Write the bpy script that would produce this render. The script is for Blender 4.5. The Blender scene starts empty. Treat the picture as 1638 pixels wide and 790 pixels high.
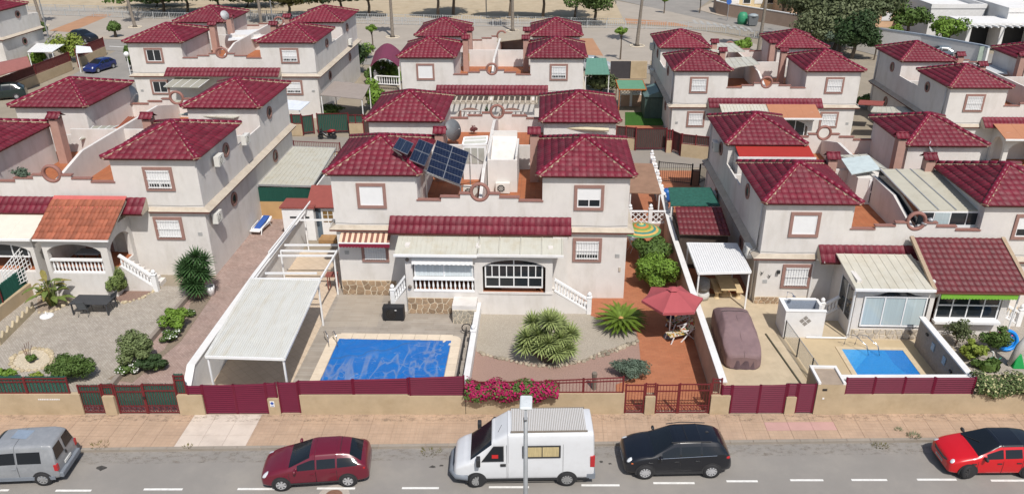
import bpy, bmesh, math, random
from math import sin, cos, pi, sqrt, radians, atan2, hypot
from mathutils import Vector, Matrix
random.seed(7)
S = bpy.context.scene
COL = S.collection

# ---------------------------------------------------------------- camera
H = 22.2
F, TH, YAW, ROLL = 1272.2, .44064, -.04601, -.00776
cf = Vector((sin(YAW)*cos(TH), cos(YAW)*cos(TH), -sin(TH)))
cr = Vector((cos(YAW), -sin(YAW), 0)); cu = cr.cross(cf)
c_, s_ = cos(ROLL), sin(ROLL)
cr, cu = c_*cr+s_*cu, -s_*cr+c_*cu
cam_d = bpy.data.cameras.new('camera'); cam = bpy.data.objects.new('camera', cam_d); COL.objects.link(cam)
m = Matrix((cr, cu, -cf)).transposed().to_4x4(); m.translation = (0, 0, H)
cam.matrix_world = m
cam_d.sensor_width = 36; cam_d.lens = F/1638*36; cam_d.clip_end = 3000; cam_d.clip_start = .5
S.camera = cam
# ---------------------------------------------------------------- sky and sun
SUN_EL, SUN_AZ = radians(55), radians(158)
wd = bpy.data.worlds.new('World'); S.world = wd; wd.use_nodes = True
nt = wd.node_tree; bg = nt.nodes['Background']
sky = nt.nodes.new('ShaderNodeTexSky'); sky.sky_type = 'NISHITA'; sky.sun_disc = False
sky.sun_elevation = SUN_EL; sky.sun_rotation = SUN_AZ; sky.air_density = 1.2; sky.dust_density = 2.0
nt.links.new(sky.outputs[0], bg.inputs[0]); bg.inputs[1].default_value = .1
sl = bpy.data.lights.new('sun', 'SUN'); sl.energy = 4.2; sl.angle = radians(.6); sl.color = (1, .96, .9)
so = bpy.data.objects.new('sun', sl); COL.objects.link(so)
sd = Vector((sin(SUN_AZ)*cos(SUN_EL), cos(SUN_AZ)*cos(SUN_EL), sin(SUN_EL)))
so.rotation_euler = sd.to_track_quat('Z', 'Y').to_euler(); so.location = sd*60
S.view_settings.view_transform = 'Standard'; S.view_settings.look = 'None'; S.view_settings.exposure = 0.0
S.view_settings.gamma = 1

def P(px, py, z=0.0):            # point of the place seen at a pixel of the photograph, at height z
    d = cr*((px-819)/F) + cu*(-(py-395)/F) + cf
    t = (z-H)/d.z
    return Vector((d.x*t, d.y*t, z))

# ---------------------------------------------------------------- materials
MATS = {}
def nodes(name):
    m = bpy.data.materials.new(name); m.use_nodes = True
    return m, m.node_tree, m.node_tree.nodes['Principled BSDF']
def mat(name, col, rough=.8, var=.12, scale=3.0, bump=0.0, bscale=40.0, spec=.4, metal=0.0, coat=0.0, alpha=1.0, dirt=None, dscale=.6, damt=.35, rnd=0.0, stretch=None, dstretch=None):
    if name in MATS: return MATS[name]
    m, t, b = nodes(name); MATS[name] = m
    L = t.links.new; N = t.nodes.new
    b.inputs['Roughness'].default_value = rough; b.inputs['Specular IOR Level'].default_value = spec
    b.inputs['Metallic'].default_value = metal; b.inputs['Coat Weight'].default_value = coat
    b.inputs['Alpha'].default_value = alpha
    geo = N('ShaderNodeNewGeometry')
    vec = geo.outputs['Position']
    if stretch:
        mp = N('ShaderNodeVectorMath'); mp.operation = 'MULTIPLY'; mp.inputs[1].default_value = stretch
        L(vec, mp.inputs[0]); vec = mp.outputs[0]
    nz = N('ShaderNodeTexNoise'); nz.inputs['Scale'].default_value = scale; nz.inputs['Detail'].default_value = 6; nz.inputs['Roughness'].default_value = .65
    L(vec, nz.inputs['Vector'])
    mr = N('ShaderNodeMapRange'); mr.inputs[1].default_value = .3; mr.inputs[2].default_value = .7
    mr.inputs[3].default_value = 1-var; mr.inputs[4].default_value = 1+var
    L(nz.outputs[0], mr.inputs[0])
    vm = N('ShaderNodeVectorMath'); vm.operation = 'SCALE'; vm.inputs[0].default_value = col[:3]
    L(mr.outputs[0], vm.inputs['Scale']); out = vm.outputs[0]
    if rnd:
        oi = N('ShaderNodeObjectInfo'); r2 = N('ShaderNodeMapRange'); r2.inputs[3].default_value = 1-rnd; r2.inputs[4].default_value = 1+rnd
        L(oi.outputs['Random'], r2.inputs[0]); v2 = N('ShaderNodeVectorMath'); v2.operation = 'SCALE'
        L(out, v2.inputs[0]); L(r2.outputs[0], v2.inputs['Scale']); out = v2.outputs[0]
    if dirt:
        n2 = N('ShaderNodeTexNoise'); n2.inputs['Scale'].default_value = dscale; n2.inputs['Detail'].default_value = 8; n2.inputs['Roughness'].default_value = .7
        dv = geo.outputs['Position']
        if dstretch: ds = N('ShaderNodeVectorMath'); ds.operation = 'MULTIPLY'; ds.inputs[1].default_value = dstretch; L(dv, ds.inputs[0]); dv = ds.outputs[0]
        L(dv, n2.inputs['Vector'])
        r3 = N('ShaderNodeMapRange'); r3.inputs[1].default_value = .48; r3.inputs[2].default_value = .78; r3.inputs[3].default_value = 0; r3.inputs[4].default_value = damt
        L(n2.outputs[0], r3.inputs[0]); mx = N('ShaderNodeMix'); mx.data_type = 'RGBA'
        L(r3.outputs[0], mx.inputs[0]); L(out, mx.inputs[6]); mx.inputs[7].default_value = (*dirt[:3], 1); out = mx.outputs[2]
    L(out, b.inputs['Base Color'])
    if bump:
        nb = N('ShaderNodeTexNoise'); nb.inputs['Scale'].default_value = bscale; nb.inputs['Detail'].default_value = 4
        L(vec, nb.inputs['Vector'])
        bp = N('ShaderNodeBump'); bp.inputs['Strength'].default_value = min(1, bump); bp.inputs['Distance'].default_value = .02
        L(nb.outputs[0], bp.inputs['Height']); L(bp.outputs[0], b.inputs['Normal'])
    return m
def brickmat(name, c1, c2, mortar, bw, bh, mw=.02, rot=0.0, off=.5, rough=.85, var=.12, dirt=None, damt=.3, spec=.3, bump=.5, nscale=1.3):
    """fine paving whose joints are too small to pick apart"""
    m, t, b = nodes(name); MATS[name] = m
    L = t.links.new; N = t.nodes.new
    geo = N('ShaderNodeNewGeometry'); mp = N('ShaderNodeMapping'); mp.inputs['Rotation'].default_value = (0, 0, rot)
    L(geo.outputs['Position'], mp.inputs[0])
    br = N('ShaderNodeTexBrick'); br.offset = off; br.inputs['Scale'].default_value = 1
    br.inputs['Brick Width'].default_value = bw; br.inputs['Row Height'].default_value = bh; br.inputs['Mortar Size'].default_value = mw
    br.inputs['Color1'].default_value = (*c1, 1); br.inputs['Color2'].default_value = (*c2, 1); br.inputs['Mortar'].default_value = (*mortar, 1)
    L(mp.outputs[0], br.inputs[0])
    nz = N('ShaderNodeTexNoise'); nz.inputs['Scale'].default_value = nscale; nz.inputs['Detail'].default_value = 7
    L(geo.outputs['Position'], nz.inputs['Vector'])
    mr = N('ShaderNodeMapRange'); mr.inputs[1].default_value = .3; mr.inputs[2].default_value = .7; mr.inputs[3].default_value = 1-var; mr.inputs[4].default_value = 1+var
    L(nz.outputs[0], mr.inputs[0]); vm = N('ShaderNodeVectorMath'); vm.operation = 'SCALE'; L(br.outputs[0], vm.inputs[0]); L(mr.outputs[0], vm.inputs['Scale'])
    out = vm.outputs[0]
    if dirt:
        n2 = N('ShaderNodeTexNoise'); n2.inputs['Scale'].default_value = .45; n2.inputs['Detail'].default_value = 8; n2.inputs['Roughness'].default_value = .7
        L(geo.outputs['Position'], n2.inputs['Vector'])
        r3 = N('ShaderNodeMapRange'); r3.inputs[1].default_value = .45; r3.inputs[2].default_value = .75; r3.inputs[3].default_value = 0; r3.inputs[4].default_value = damt
        L(n2.outputs[0], r3.inputs[0]); mx = N('ShaderNodeMix'); mx.data_type = 'RGBA'
        L(r3.outputs[0], mx.inputs[0]); L(out, mx.inputs[6]); mx.inputs[7].default_value = (*dirt, 1); out = mx.outputs[2]
    L(out, b.inputs['Base Color']); b.inputs['Roughness'].default_value = rough; b.inputs['Specular IOR Level'].default_value = spec
    bp = N('ShaderNodeBump'); bp.inputs['Strength'].default_value = bump; bp.inputs['Distance'].default_value = .01
    L(br.outputs['Fac'], bp.inputs['Height']); bp.invert = True; L(bp.outputs[0], b.inputs['Normal'])
    return m
def h(s):                                    # sRGB hex to linear
    v = [int(s[i:i+2], 16)/255 for i in (0, 2, 4)]
    return tuple(x/12.92 if x < .04045 else ((x+.055)/1.055)**2.4 for x in v)
def gnd(s, k=.74): return tuple(c*k for c in h(s))

M_wall = mat('white_stucco', (.66, .63, .60), .9, .05, 1.2, .35, 60, .2, dirt=(.42, .38, .32), dscale=1.1, damt=.5, dstretch=(1, 1, .3))
M_tile = mat('glazed_maroon_clay', (.145, .012, .026), .56, .2, 2.2, 0, spec=.35, rnd=.14, dirt=(.22, .085, .095), dscale=1.3, damt=.55)
M_tile2 = mat('dark_glazed_clay', (.115, .014, .02), .55, .2, 3, spec=.5, rnd=.12)
M_orange = mat('orange_clay', h('93553f'), .75, .2, 4, rnd=.22, dirt=h('8f4a38'), dscale=2)
M_mortar = mat('cream_mortar', h('a3907a'), .9, .15, 8, .4, 50)
M_cap = mat('ridge_glaze', h('741830'), .4, .15, 4, rnd=.1)
M_cream = mat('cream_plaster', h('b9ae9f'), .9, .12, 2.5, .2, 40, dirt=h('8c7860'), damt=.5)
M_brown = mat('brown_trim', h('6d4238'), .7, .1, 5)
M_pink = mat('pink_brown_surround', h('94736a'), .85, .08, 5, .2, 60)
M_chim = mat('chimney_plaster', h('ac8a7e'), .9, .08, 3, .3, 60)
M_terra = brickmat('terracotta_floor', gnd('b06a48',.8), gnd('b87450',.8), gnd('9c6a4c',.8), .3, .3, .012, 0, 0, .7, .1)
M_white = mat('white_paint', (.78, .78, .78), .45, .04, 3, spec=.5)
M_whitem = mat('white_masonry', (.70, .69, .68), .8, .05, 3, .15, 50, dirt=(.5, .47, .43), damt=.4)
M_glass = mat('window_glass', (.02, .025, .03), .06, .1, 1, spec=.6)
M_shut = mat('roller_shutter', (.72, .72, .72), .55, .03, 3)
M_dark = mat('dark_interior', (.02, .018, .016), .9)
M_black = mat('black_metal', (.025, .022, .022), .5)
M_maroon = mat('maroon_slat_paint', h('640f2c'), .45, .07, 3, spec=.4)
M_redm = mat('red_brown_iron', h('6a2629'), .55, .1, 4)
M_plaster = mat('beige_plaster', h('b3a084'), .92, .08, 1.3, .4, 45, dirt=h('94805f'), dscale=.9, damt=.5)
M_plasterp = mat('beige_pink_plaster', h('b39682'), .92, .08, 1.3, .4, 45, dirt=h('8c7463'), dscale=.9, damt=.5)
M_metal = mat('galvanised', (.45, .46, .47), .45, .08, 3, metal=.6)
M_ac = mat('ac_casing', (.66, .65, .61), .5, .04, 3)
M_sheet = mat('cream_sheet', gnd('c8c6ba',.84), .5, .06, 2, .1, 8, dirt=h('9c8a63'), dscale=1.4, damt=.5, stretch=(6, .6, 1))
M_stone = mat('honey_stone', h('9a836b'), .85, .25, 5, .5, 20, rnd=.28)
M_stoneg = mat('grey_stone', h('a39b8d'), .85, .2, 5, .5, 20, rnd=.2)
M_mort2 = mat('pale_mortar', h('cfc3ae'), .9, .08, 6, .3, 60)
M_reed = mat('green_reed', h('23564a'), .9, .4, 1, .6, 1, stretch=(60, 60, 1.5))
M_reedd = mat('dark_reed', h('4a4440'), .9, .4, 1, .6, 1, stretch=(60, 60, 1.5))

# ---------------------------------------------------------------- mesh building
class MB:
    def __init__(s): s.v = []; s.f = []
    def add(s, vs, fs):
        n = len(s.v); s.v += [tuple(p) for p in vs]; s.f += [tuple(i+n for i in f) for f in fs]; return s
    def box(s, x0, y0, z0, x1, y1, z1):
        if x0 > x1: x0, x1 = x1, x0
        if y0 > y1: y0, y1 = y1, y0
        if z0 > z1: z0, z1 = z1, z0
        return s.add([(x0,y0,z0),(x1,y0,z0),(x1,y1,z0),(x0,y1,z0),(x0,y0,z1),(x1,y0,z1),(x1,y1,z1),(x0,y1,z1)],
                     [(0,3,2,1),(4,5,6,7),(0,1,5,4),(1,2,6,5),(2,3,7,6),(3,0,4,7)])
    def hexa(s, b, t):            # 4 bottom points, 4 top points (ccw from above)
        return s.add(list(b)+list(t), [(0,3,2,1),(4,5,6,7),(0,1,5,4),(1,2,6,5),(2,3,7,6),(3,0,4,7)])
    def beam(s, p, q, w, t=None, up=(0,0,1)):
        p, q = Vector(p), Vector(q); t = t or w; d = q-p
        if d.length < 1e-6: return s
        d.normalize(); up = Vector(up)
        if abs(d.dot(up)) > .98: up = Vector((0,1,0)) if abs(d.y) < .9 else Vector((1,0,0))
        a = d.cross(up).normalized(); b = a.cross(d)
        o = [a*w/2+b*t/2, -a*w/2+b*t/2, -a*w/2-b*t/2, a*w/2-b*t/2]
        return s.add([p+k for k in o]+[q+k for k in o], [(0,1,2,3),(7,6,5,4),(0,4,5,1),(1,5,6,2),(2,6,7,3),(3,7,4,0)])
    def tube(s, pts, r, n=8, cap=True):
        pts = [Vector(p) for p in pts]; rs = r if isinstance(r, (list, tuple)) else [r]*len(pts); base = len(s.v); up = Vector((0,0,1))
        for i, p in enumerate(pts):
            d = (pts[min(i+1, len(pts)-1)]-pts[max(i-1, 0)]).normalized()
            u = up if abs(d.dot(up)) < .95 else Vector((1,0,0))
            a = d.cross(u).normalized(); b = a.cross(d)
            for k in range(n):
                t = 2*pi*k/n; s.v.append(tuple(p+a*cos(t)*rs[i]+b*sin(t)*rs[i]))
        for i in range(len(pts)-1):
            for k in range(n):
                k2 = (k+1) % n; A = base+i*n; B = A+n
                s.f.append((A+k, A+k2, B+k2, B+k))
        if cap: s.f.append(tuple(base+k for k in reversed(range(n)))); s.f.append(tuple(base+(len(pts)-1)*n+k for k in range(n)))
        return s
    def lathe(s, prof, c=(0,0,0), n=12, axis='z'):
        base = len(s.v)
        for r, z in prof:
            for k in range(n):
                t = 2*pi*k/n; x, y = r*cos(t), r*sin(t)
                s.v.append((c[0]+x, c[1]+y, c[2]+z) if axis == 'z' else ((c[0]+x, c[1]-z, c[2]+y) if axis == 'y' else (c[0]+z, c[1]+x, c[2]+y)))
        for i in range(len(prof)-1):
            for k in range(n):
                k2 = (k+1) % n; A = base+i*n; B = A+n; s.f.append((A+k, A+k2, B+k2, B+k))
        loop = prof[0] == prof[-1]
        if prof[0][0] > 1e-4 and not loop and abs(prof[0][1]-prof[1][1]) > 1e-5: s.f.append(tuple(base+k for k in reversed(range(n))))
        if prof[-1][0] > 1e-4 and not loop and abs(prof[-1][1]-prof[-2][1]) > 1e-5: s.f.append(tuple(base+(len(prof)-1)*n+k for k in range(n)))
        return s
    def prism(s, poly, z0, z1, axis='z'):     # poly ccw in plan; axis 'y' extrudes an (x,z) outline from y=z0 to z1; 'x' a (y,z) outline
        n = len(poly); base = len(s.v)
        for z in (z0, z1):
            for a, b in poly: s.v.append((a, b, z) if axis == 'z' else ((a, z, b) if axis == 'y' else (z, a, b)))
        s.f.append(tuple(base+k for k in reversed(range(n)))); s.f.append(tuple(base+n+k for k in range(n)))
        for k in range(n): k2 = (k+1) % n; s.f.append((base+k, base+k2, base+n+k2, base+n+k))
        return s
    def ball(s, c, rx, ry=None, rz=None, n=10, m=6):
        ry = ry or rx; rz = rz or rx; base = len(s.v)
        for i in range(m+1):
            a = -pi/2+pi*i/m
            for k in range(n):
                t = 2*pi*k/n; s.v.append((c[0]+rx*cos(a)*cos(t), c[1]+ry*cos(a)*sin(t), c[2]+rz*sin(a)))
        for i in range(m):
            for k in range(n): k2 = (k+1) % n; A = base+i*n; B = A+n; s.f.append((A+k, A+k2, B+k2, B+k))
        return s
    def torus(s, c, R, r, axis='y', n=20, m=8, a0=0, a1=2*pi):
        base = len(s.v); full = abs(a1-a0-2*pi) < 1e-6; N = n if full else n+1
        for i in range(N):
            a = a0+(a1-a0)*i/n
            for k in range(m):
                b = 2*pi*k/m; rr = R+r*cos(b); p = (rr*cos(a), rr*sin(a), r*sin(b))
                s.v.append((c[0]+p[0], c[1]+p[1], c[2]+p[2]) if axis == 'z' else ((c[0]+p[0], c[1]+p[2], c[2]+p[1]) if axis == 'y' else (c[0]+p[2], c[1]+p[0], c[2]+p[1])))
        for i in range(n):
            for k in range(m):
                k2 = (k+1) % m; A = base+i*m; B = base+((i+1) % N)*m; s.f.append((A+k, A+k2, B+k2, B+k))
        return s
    def mesh(s, name, mt=None, smooth=False, fix=True):
        me = bpy.data.meshes.new(name); me.from_pydata([tuple(v) for v in s.v], [], s.f)
        if fix:
            bm = bmesh.new(); bm.from_mesh(me); bmesh.ops.recalc_face_normals(bm, faces=bm.faces); bm.to_mesh(me); bm.free()
        if smooth: me.polygons.foreach_set('use_smooth', [True]*len(me.polygons))
        if mt: me.materials.append(mt)
        return me
    def build(s, name, mt, parent=None, smooth=False, label=None, kind=None, fix=True, world=False, bev=0):
        o = bpy.data.objects.new(name, s.mesh(name, mt, smooth, fix)); COL.objects.link(o)
        if parent is not None:
            o.parent = parent
            if world: o.matrix_parent_inverse = pmat(parent).inverted()
        if label: o['label'] = label
        if kind: o['kind'] = kind
        if bev:
            b = o.modifiers.new('bevel', 'BEVEL'); b.width = bev; b.segments = 2; b.limit_method = 'ANGLE'
        return o
def pmat(o):
    m = o.matrix_basis.copy()
    return pmat(o.parent) @ o.matrix_parent_inverse @ m if o.parent else m
def tag(o, label, cat, group=None):
    o['label'] = label; o['category'] = cat
    if group: o['group'] = group
    return o
def thing(name, label, cat, loc=(0,0,0), rz=0.0, group=None, scale=(1,1,1)):
    o = bpy.data.objects.new(name, None); COL.objects.link(o); o.empty_display_size = .3
    o.location = loc; o.rotation_euler = (0, 0, rz); o.scale = scale
    return tag(o, label, cat, group)
def inst(name, me, parent, loc=(0,0,0), rot=None, scale=None):
    o = bpy.data.objects.new(name, me); COL.objects.link(o); o.parent = parent
    if rot is not None: o.matrix_basis = Matrix.Translation(loc) @ rot.to_4x4()
    else: o.location = loc
    if scale: o.scale = scale
    return o
def copy_tree(o, parent=None):
    c = o.copy(); COL.objects.link(c); c.parent = parent
    for ch in list(o.children): copy_tree(ch, c)
    return c
def struct(o): o['kind'] = 'structure'; return o
def sheet(name, pts, z, mt, thick=.02, parent=None):
    b = MB(); b.prism([(p[0], p[1]) for p in pts], z-thick, z)
    o = b.build(name, mt, parent)
    if parent is None: struct(o)
    return o
# ================================================================ HOUSES
# local frame of a house: u from the outer wall inwards, v from the street front to the party wall behind
UW, UP, VD, VP, ZE, ZA = 4.7, 8.12, 6.05, 8.1, 7.5, 8.66
TW, TL, TH_ = .375, .43, .046
MC = {}
def tile_mb(w=TW, l=TL, hh=TH_, seg=6):
    """one barrel tile: x across, y up the slope, z out of it; the lower lip stands proud"""
    b = MB(); prof = [(w*i/seg, hh*(.12+.88*sin(pi*min(1, max(0, (i/seg-.1)/.8))))) for i in range(seg+1)]
    lo = [(x, -.05, z+.03) for x, z in prof]; hi = [(x, l, z) for x, z in prof]; dn = [(x, -.05, 0) for x, z in prof]
    n = seg+1; b.v = lo+hi+dn
    for i in range(seg): b.f.append((i, i+1, n+i+1, n+i)); b.f.append((i, 2*n+i, 2*n+i+1, i+1))
    b.f.append((0, n, 2*n)); b.f.append((n-1, 3*n-1, 2*n-1))
    return b
def tile_mesh(mt, w=TW, l=TL):
    k = ('tile', mt.name, w, l)
    if k not in MC: MC[k] = tile_mb(w, l).mesh('tile', mt, True, fix=False)
    return MC[k]
def clip_mb(b, planes):
    bm = bmesh.new(); vs = [bm.verts.new(v) for v in b.v]
    for f in b.f: bm.faces.new([vs[i] for i in f])
    for co, no in planes:
        bmesh.ops.bisect_plane(bm, geom=bm.verts[:]+bm.edges[:]+bm.faces[:], plane_co=co, plane_no=no, clear_outer=True)
    bm.verts.ensure_lookup_table(); r = MB()
    r.v = [tuple(v.co) for v in bm.verts]; r.f = [tuple(v.index for v in f.verts) for f in bm.faces]; bm.free()
    return r
def frame(o, e, s):
    n = Vector(e).cross(Vector(s)).normalized(); mt = Matrix((Vector(e).normalized(), Vector(s).normalized(), n)).transposed().to_4x4(); mt.translation = o
    return mt
def roof_template():
    """tile positions on the four slopes of the tower roof: whole tiles share one mesh, tiles cut at the hips have their own"""
    if 'roof' in MC: return MC['roof']
    x0, x1, y0, y1 = -.27, UW+.27, -.27, VD+.27; apex = Vector(((x0+x1)/2, (y0+y1)/2, ZA)); out = []
    cs = [Vector((x0,y0,ZE)), Vector((x1,y0,ZE)), Vector((x1,y1,ZE)), Vector((x0,y1,ZE))]
    for k in range(4):
        A, B = cs[k], cs[(k+1) % 4]; e = (B-A); Lh = e.length; mid = (A+B)/2; s = apex-mid; Sl = s.length
        fr = frame(A, e, s); nc = round(Lh/TW); w = Lh/nc; nr = math.ceil(Sl/TL)
        for j in range(nr):
            for i in range(nc):
                xa, xb, ya, yb = i*w, (i+1)*w, j*TL, (j+1)*TL
                ins = lambda x, y: 2*Sl*x >= Lh*y-1e-6 and 2*Sl*(Lh-x) >= Lh*y-1e-6
                c4 = [ins(xa, ya), ins(xb, ya), ins(xb, yb), ins(xa, yb)]
                if not any(c4): continue
                if all(c4): out.append((None, fr @ Matrix.Translation((xa, ya, .01)), k)); continue
                pl = [((-xa, -ya, 0), Vector((-2*Sl, Lh, 0)).normalized()), ((Lh-xa, -ya, 0), Vector((2*Sl, Lh, 0)).normalized())]
                cm = clip_mb(tile_mb(w, TL), pl)
                if len(cm.f) > 1: out.append((cm, fr @ Matrix.Translation((xa, ya, .01)), k))
    MC['roof'] = out; return out
def hip_parts():
    if 'hip' in MC: return MC['hip']
    x0, x1, y0, y1 = -.27, UW+.27, -.27, VD+.27; apex = Vector(((x0+x1)/2, (y0+y1)/2, ZA)); caps = []
    for c in ((x0,y0),(x1,y0),(x1,y1),(x0,y1)):
        A = Vector((c[0], c[1], ZE+.03)); d = apex-A; Ln = d.length; d.normalize(); side = d.cross(Vector((0,0,1))).normalized(); up = side.cross(d)
        b = MB(); m_ = MB(); n = 9
        for i in range(n):                     # overlapping half round caps
            p, q = A+d*(Ln*i/n), A+d*(Ln*(i+1)/n+.04); R0, R1 = .15, .125
            v = []
            for pp, R in ((p, R0), (q, R1)):
                for k in range(6): t = pi*k/5; v.append(pp+side*cos(t)*R+up*(.06+sin(t)*R*.9))
            b.add(v, [(k, k+1, k+7, k+6) for k in range(5)]+[tuple(range(6)), tuple(range(11, 5, -1))])
        n = 18                                 # wavy bed of mortar that follows the barrel tiles
        for i in range(n):
            w = .155 if i % 2 else .21
            p, q = A+d*(Ln*i/n), A+d*(Ln*(i+1)/n)
            m_.hexa([p-side*w-up*.05, p+side*w-up*.05, q+side*w-up*.05, q-side*w-up*.05], [p-side*.1+up*.06, p+side*.1+up*.06, q+side*.1+up*.06, q-side*.1+up*.06])
        caps.append((b.mesh('ridge_cap', M_cap, True), m_.mesh('mortar_bed', M_mortar)))
    MC['hip'] = caps; return caps
def cached(key, mt, fn, smooth=False):
    if key not in MC: b = MB(); fn(b); MC[key] = b.mesh(key, mt, smooth)
    return MC[key]
STEP = [(UW, 5.93), (6.0, 5.93), (6.0, 6.13), (7.05, 6.13), (7.05, 6.33), (UP, 6.33)]
def b_wall(b):
    b.box(0, 0, -1.5, UP, VP-.004, 4.84); b.box(0, 0, 4.84, UW, VD, 7.44)
    arc = [(UP-.44*cos(pi/2*k/6), 6.42-.44*sin(pi/2*k/6)) for k in range(7)]
    b.prism([(UW, 4.84), (UP, 4.84)]+arc[::-1]+[(UP-.45, 6.33)]+STEP[::-1][1:], 0, .16, 'y')
def b_party(b):
    b.prism([(.16, 4.84), (VP-.004, 4.84), (VP-.004, 6.7), (3.2, 6.7), (.16, 5.9)], UP-.09, UP-.003, 'x')
    b.box(UW, VP-.09, 4.84, UP-.09, VP-.003, 6.5); b.box(0, VP-.09, 4.84, UW, VP-.003, 6.1); b.box(0, VD, 4.84, .1, VP-.09, 6.1)
def b_cap(b):
    for (a, z), (c, z2) in zip(STEP[0::2], STEP[1::2]): b.box(a-.06, -.05, z, c if c < UP else c-.46, .21, z+.07)
def b_floor(b): b.box(UW, .16, 4.84, UP-.09, VP-.09, 4.9); b.box(.1, VD, 4.84, UW, VP-.09, 4.9)
def b_ledge(b):
    b.hexa([(-.38,-.2,4.2),(3.06,-.2,4.2),(3.06,VP-.01,4.2),(-.38,VP-.01,4.2)], [(-.02,-.02,4.42),(3.06,-.02,4.42),(3.06,VP-.01,4.42),(-.02,VP-.01,4.42)])
def b_ledge2(b): b.box(-.34, -.17, 4.09, 3.06, VP-.02, 4.198)
def b_eaves(b): b.box(-.2, -.2, 7.37, UW+.2, VD+.2, 7.47)
def b_roof(b):
    x0, x1, y0, y1 = -.25, UW+.25, -.25, VD+.25
    b.add([(x0,y0,ZE-.03),(x1,y0,ZE-.03),(x1,y1,ZE-.03),(x0,y1,ZE-.03),(x0,y0,ZE),(x1,y0,ZE),(x1,y1,ZE),(x0,y1,ZE),((x0+x1)/2,(y0+y1)/2,ZA-.01)],
          [(0,3,2,1),(0,1,5,4),(1,2,6,5),(2,3,7,6),(3,0,4,7),(4,5,8),(5,6,8),(6,7,8),(7,4,8)])
def b_chim(b): b.box(4.98, 5.7, 4.9, 5.5, 6.3, 7.85); [b.box(x, y, 7.85, x+.1, y+.1, 8.0) for x in (4.98, 5.4) for y in (5.7, 6.2)]
def b_ring(b): b.torus((UP, .08, 6.42), .47, .1, 'y', 28, 8); b.v = [(x, .08+(y-.08)*1.25, z) for x, y, z in b.v]
def b_oculus(b): b.lathe([(.30,.0),(.30,.07),(.46,.07),(.46,0)], (0,0,0), 20, 'x')
def b_opane(b): b.lathe([(.0,.02),(.31,.02)], (0,0,0), 16, 'x')
def window(parent, u, z, w=1.62, hh=1.46, style='shutter', v=0.0, axis='v', name='window', mw=None, depth=.07):
    """surround > frame, shutter, pane, bars; axis 'v' faces the front, 'u' faces the outer side"""
    key = (w, hh, style, axis)
    def T(b):
        if axis == 'u': b.v = [(y, x, z_) for x, y, z_ in b.v]
        return b
    if ('win',)+key not in MC:
        a = w/2; c = hh/2; t = .17
        f = MB()
        for bx in ((-a,-c,a,-c+t), (-a,c-t,a,c), (-a,-c+t,-a+t,c-t), (a-t,-c+t,a,c-t)): f.box(bx[0], -depth, bx[1], bx[2], .02, bx[3])
        ms = [T(f).mesh(name, mw or M_pink)]
        a -= t; c -= t; g = MB()
        for bx in ((-a,-c,a,-c+.06), (-a,c-.06,a,c), (-a,-c+.06,-a+.06,c-.06), (a-.06,-c+.06,a,c-.06)): g.box(bx[0], -.035, bx[1], bx[2], .01, bx[3])
        lo = {'shutter': -c+.06, 'half': -c+(hh*.3), 'low': -c+.27, 'glass': c-.06, 'bars': -c+.27, 'barshut': -c+.06, 'none': c-.06}[style]
        if style != 'shutter': g.box(-.025, -.035, -c+.06, .025, .0, lo)
        ms.append(T(g).mesh('frame', M_white))
        if lo < c-.07:
            sh = MB(); n = max(3, int((c-.06-lo)/.055)); dz = (c-.06-lo)/n
            for i in range(n): z0 = lo+i*dz; sh.hexa([(-a+.06,-.028,z0),(a-.06,-.028,z0),(a-.06,-.004,z0),(-a+.06,-.004,z0)], [(-a+.06,-.018,z0+dz*.93),(a-.06,-.018,z0+dz*.93),(a-.06,-.004,z0+dz*.93),(-a+.06,-.004,z0+dz*.93)])
            ms.append(T(sh).mesh('shutter', M_shut))
        p = MB(); p.box(-a+.06, -.004, -c+.06, a-.06, .004, c-.06); ms.append(T(p).mesh('pane', M_glass))
        if style in ('bars', 'barshut', 'low'):
            r = MB(); n = 9
            for i in range(n): x = -a+.06+(2*a-.12)*i/(n-1); r.box(x-.012, -.12, -c, x+.012, -.1, c)
            for z_ in (-c+.03, c-.05, 0): r.box(-a, -.122, z_, a, -.1, z_+.03)
            for x in (-a, a-.03): r.box(x, -.12, -c, x+.03, .0, -c+.03); r.box(x, -.12, c-.05, x+.03, .0, c-.02)
            ms.append(T(r).mesh('bars', M_white))
        MC[('win',)+key] = ms
    ms = MC[('win',)+key]
    r = inst(name, ms[0], parent, (u, v, z) if axis == 'v' else (v, u, z))
    for q in ms[1:]: inst(q.name.split('.')[0], q, r)
    return r
def ac_unit(label, loc, rz=0.0, group='air conditioner casings on the houses', dark=False):
    """local -y is the fan face"""
    t = thing('air_conditioner', label, 'air conditioner', loc, rz, group)
    if 'ac' not in MC or dark:
        a = MB(); a.box(-.42, -.16, 0, .42, .16, .62)
        g = MB(); g.torus((-.1, -.175, .31), .24, .012, 'y', 18, 5); g.torus((-.1, -.175, .31), .12, .01, 'y', 14, 5)
        for k in range(8): an = pi*k/4; g.box(-.1, -.185, .305, -.09, -.175, .315); g.beam((-.1,-.178,.31), (-.1+.24*cos(an), -.178, .31+.24*sin(an)), .012)
        d = MB(); d.lathe([(0,0),(.23,0)], (-.1,-.164,.31), 16, 'y')
        r = MB(); r.beam((-.35,-.16,-.02), (-.35,.2,-.02), .04); r.beam((.35,-.16,-.02), (.35,.2,-.02), .04)
        ms = [a.mesh('casing', M_ac if not dark else mat('anthracite_casing', h('2b2c2e'), .45)), d.mesh('fan', M_dark), g.mesh('fan_grille', M_ac if not dark else M_black), r.mesh('bracket', M_metal)]
        if not dark: MC['ac'] = ms
    else: ms = MC['ac']
    for q in ms: inst(q.name.split('.')[0], q, t)
    return t
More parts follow.
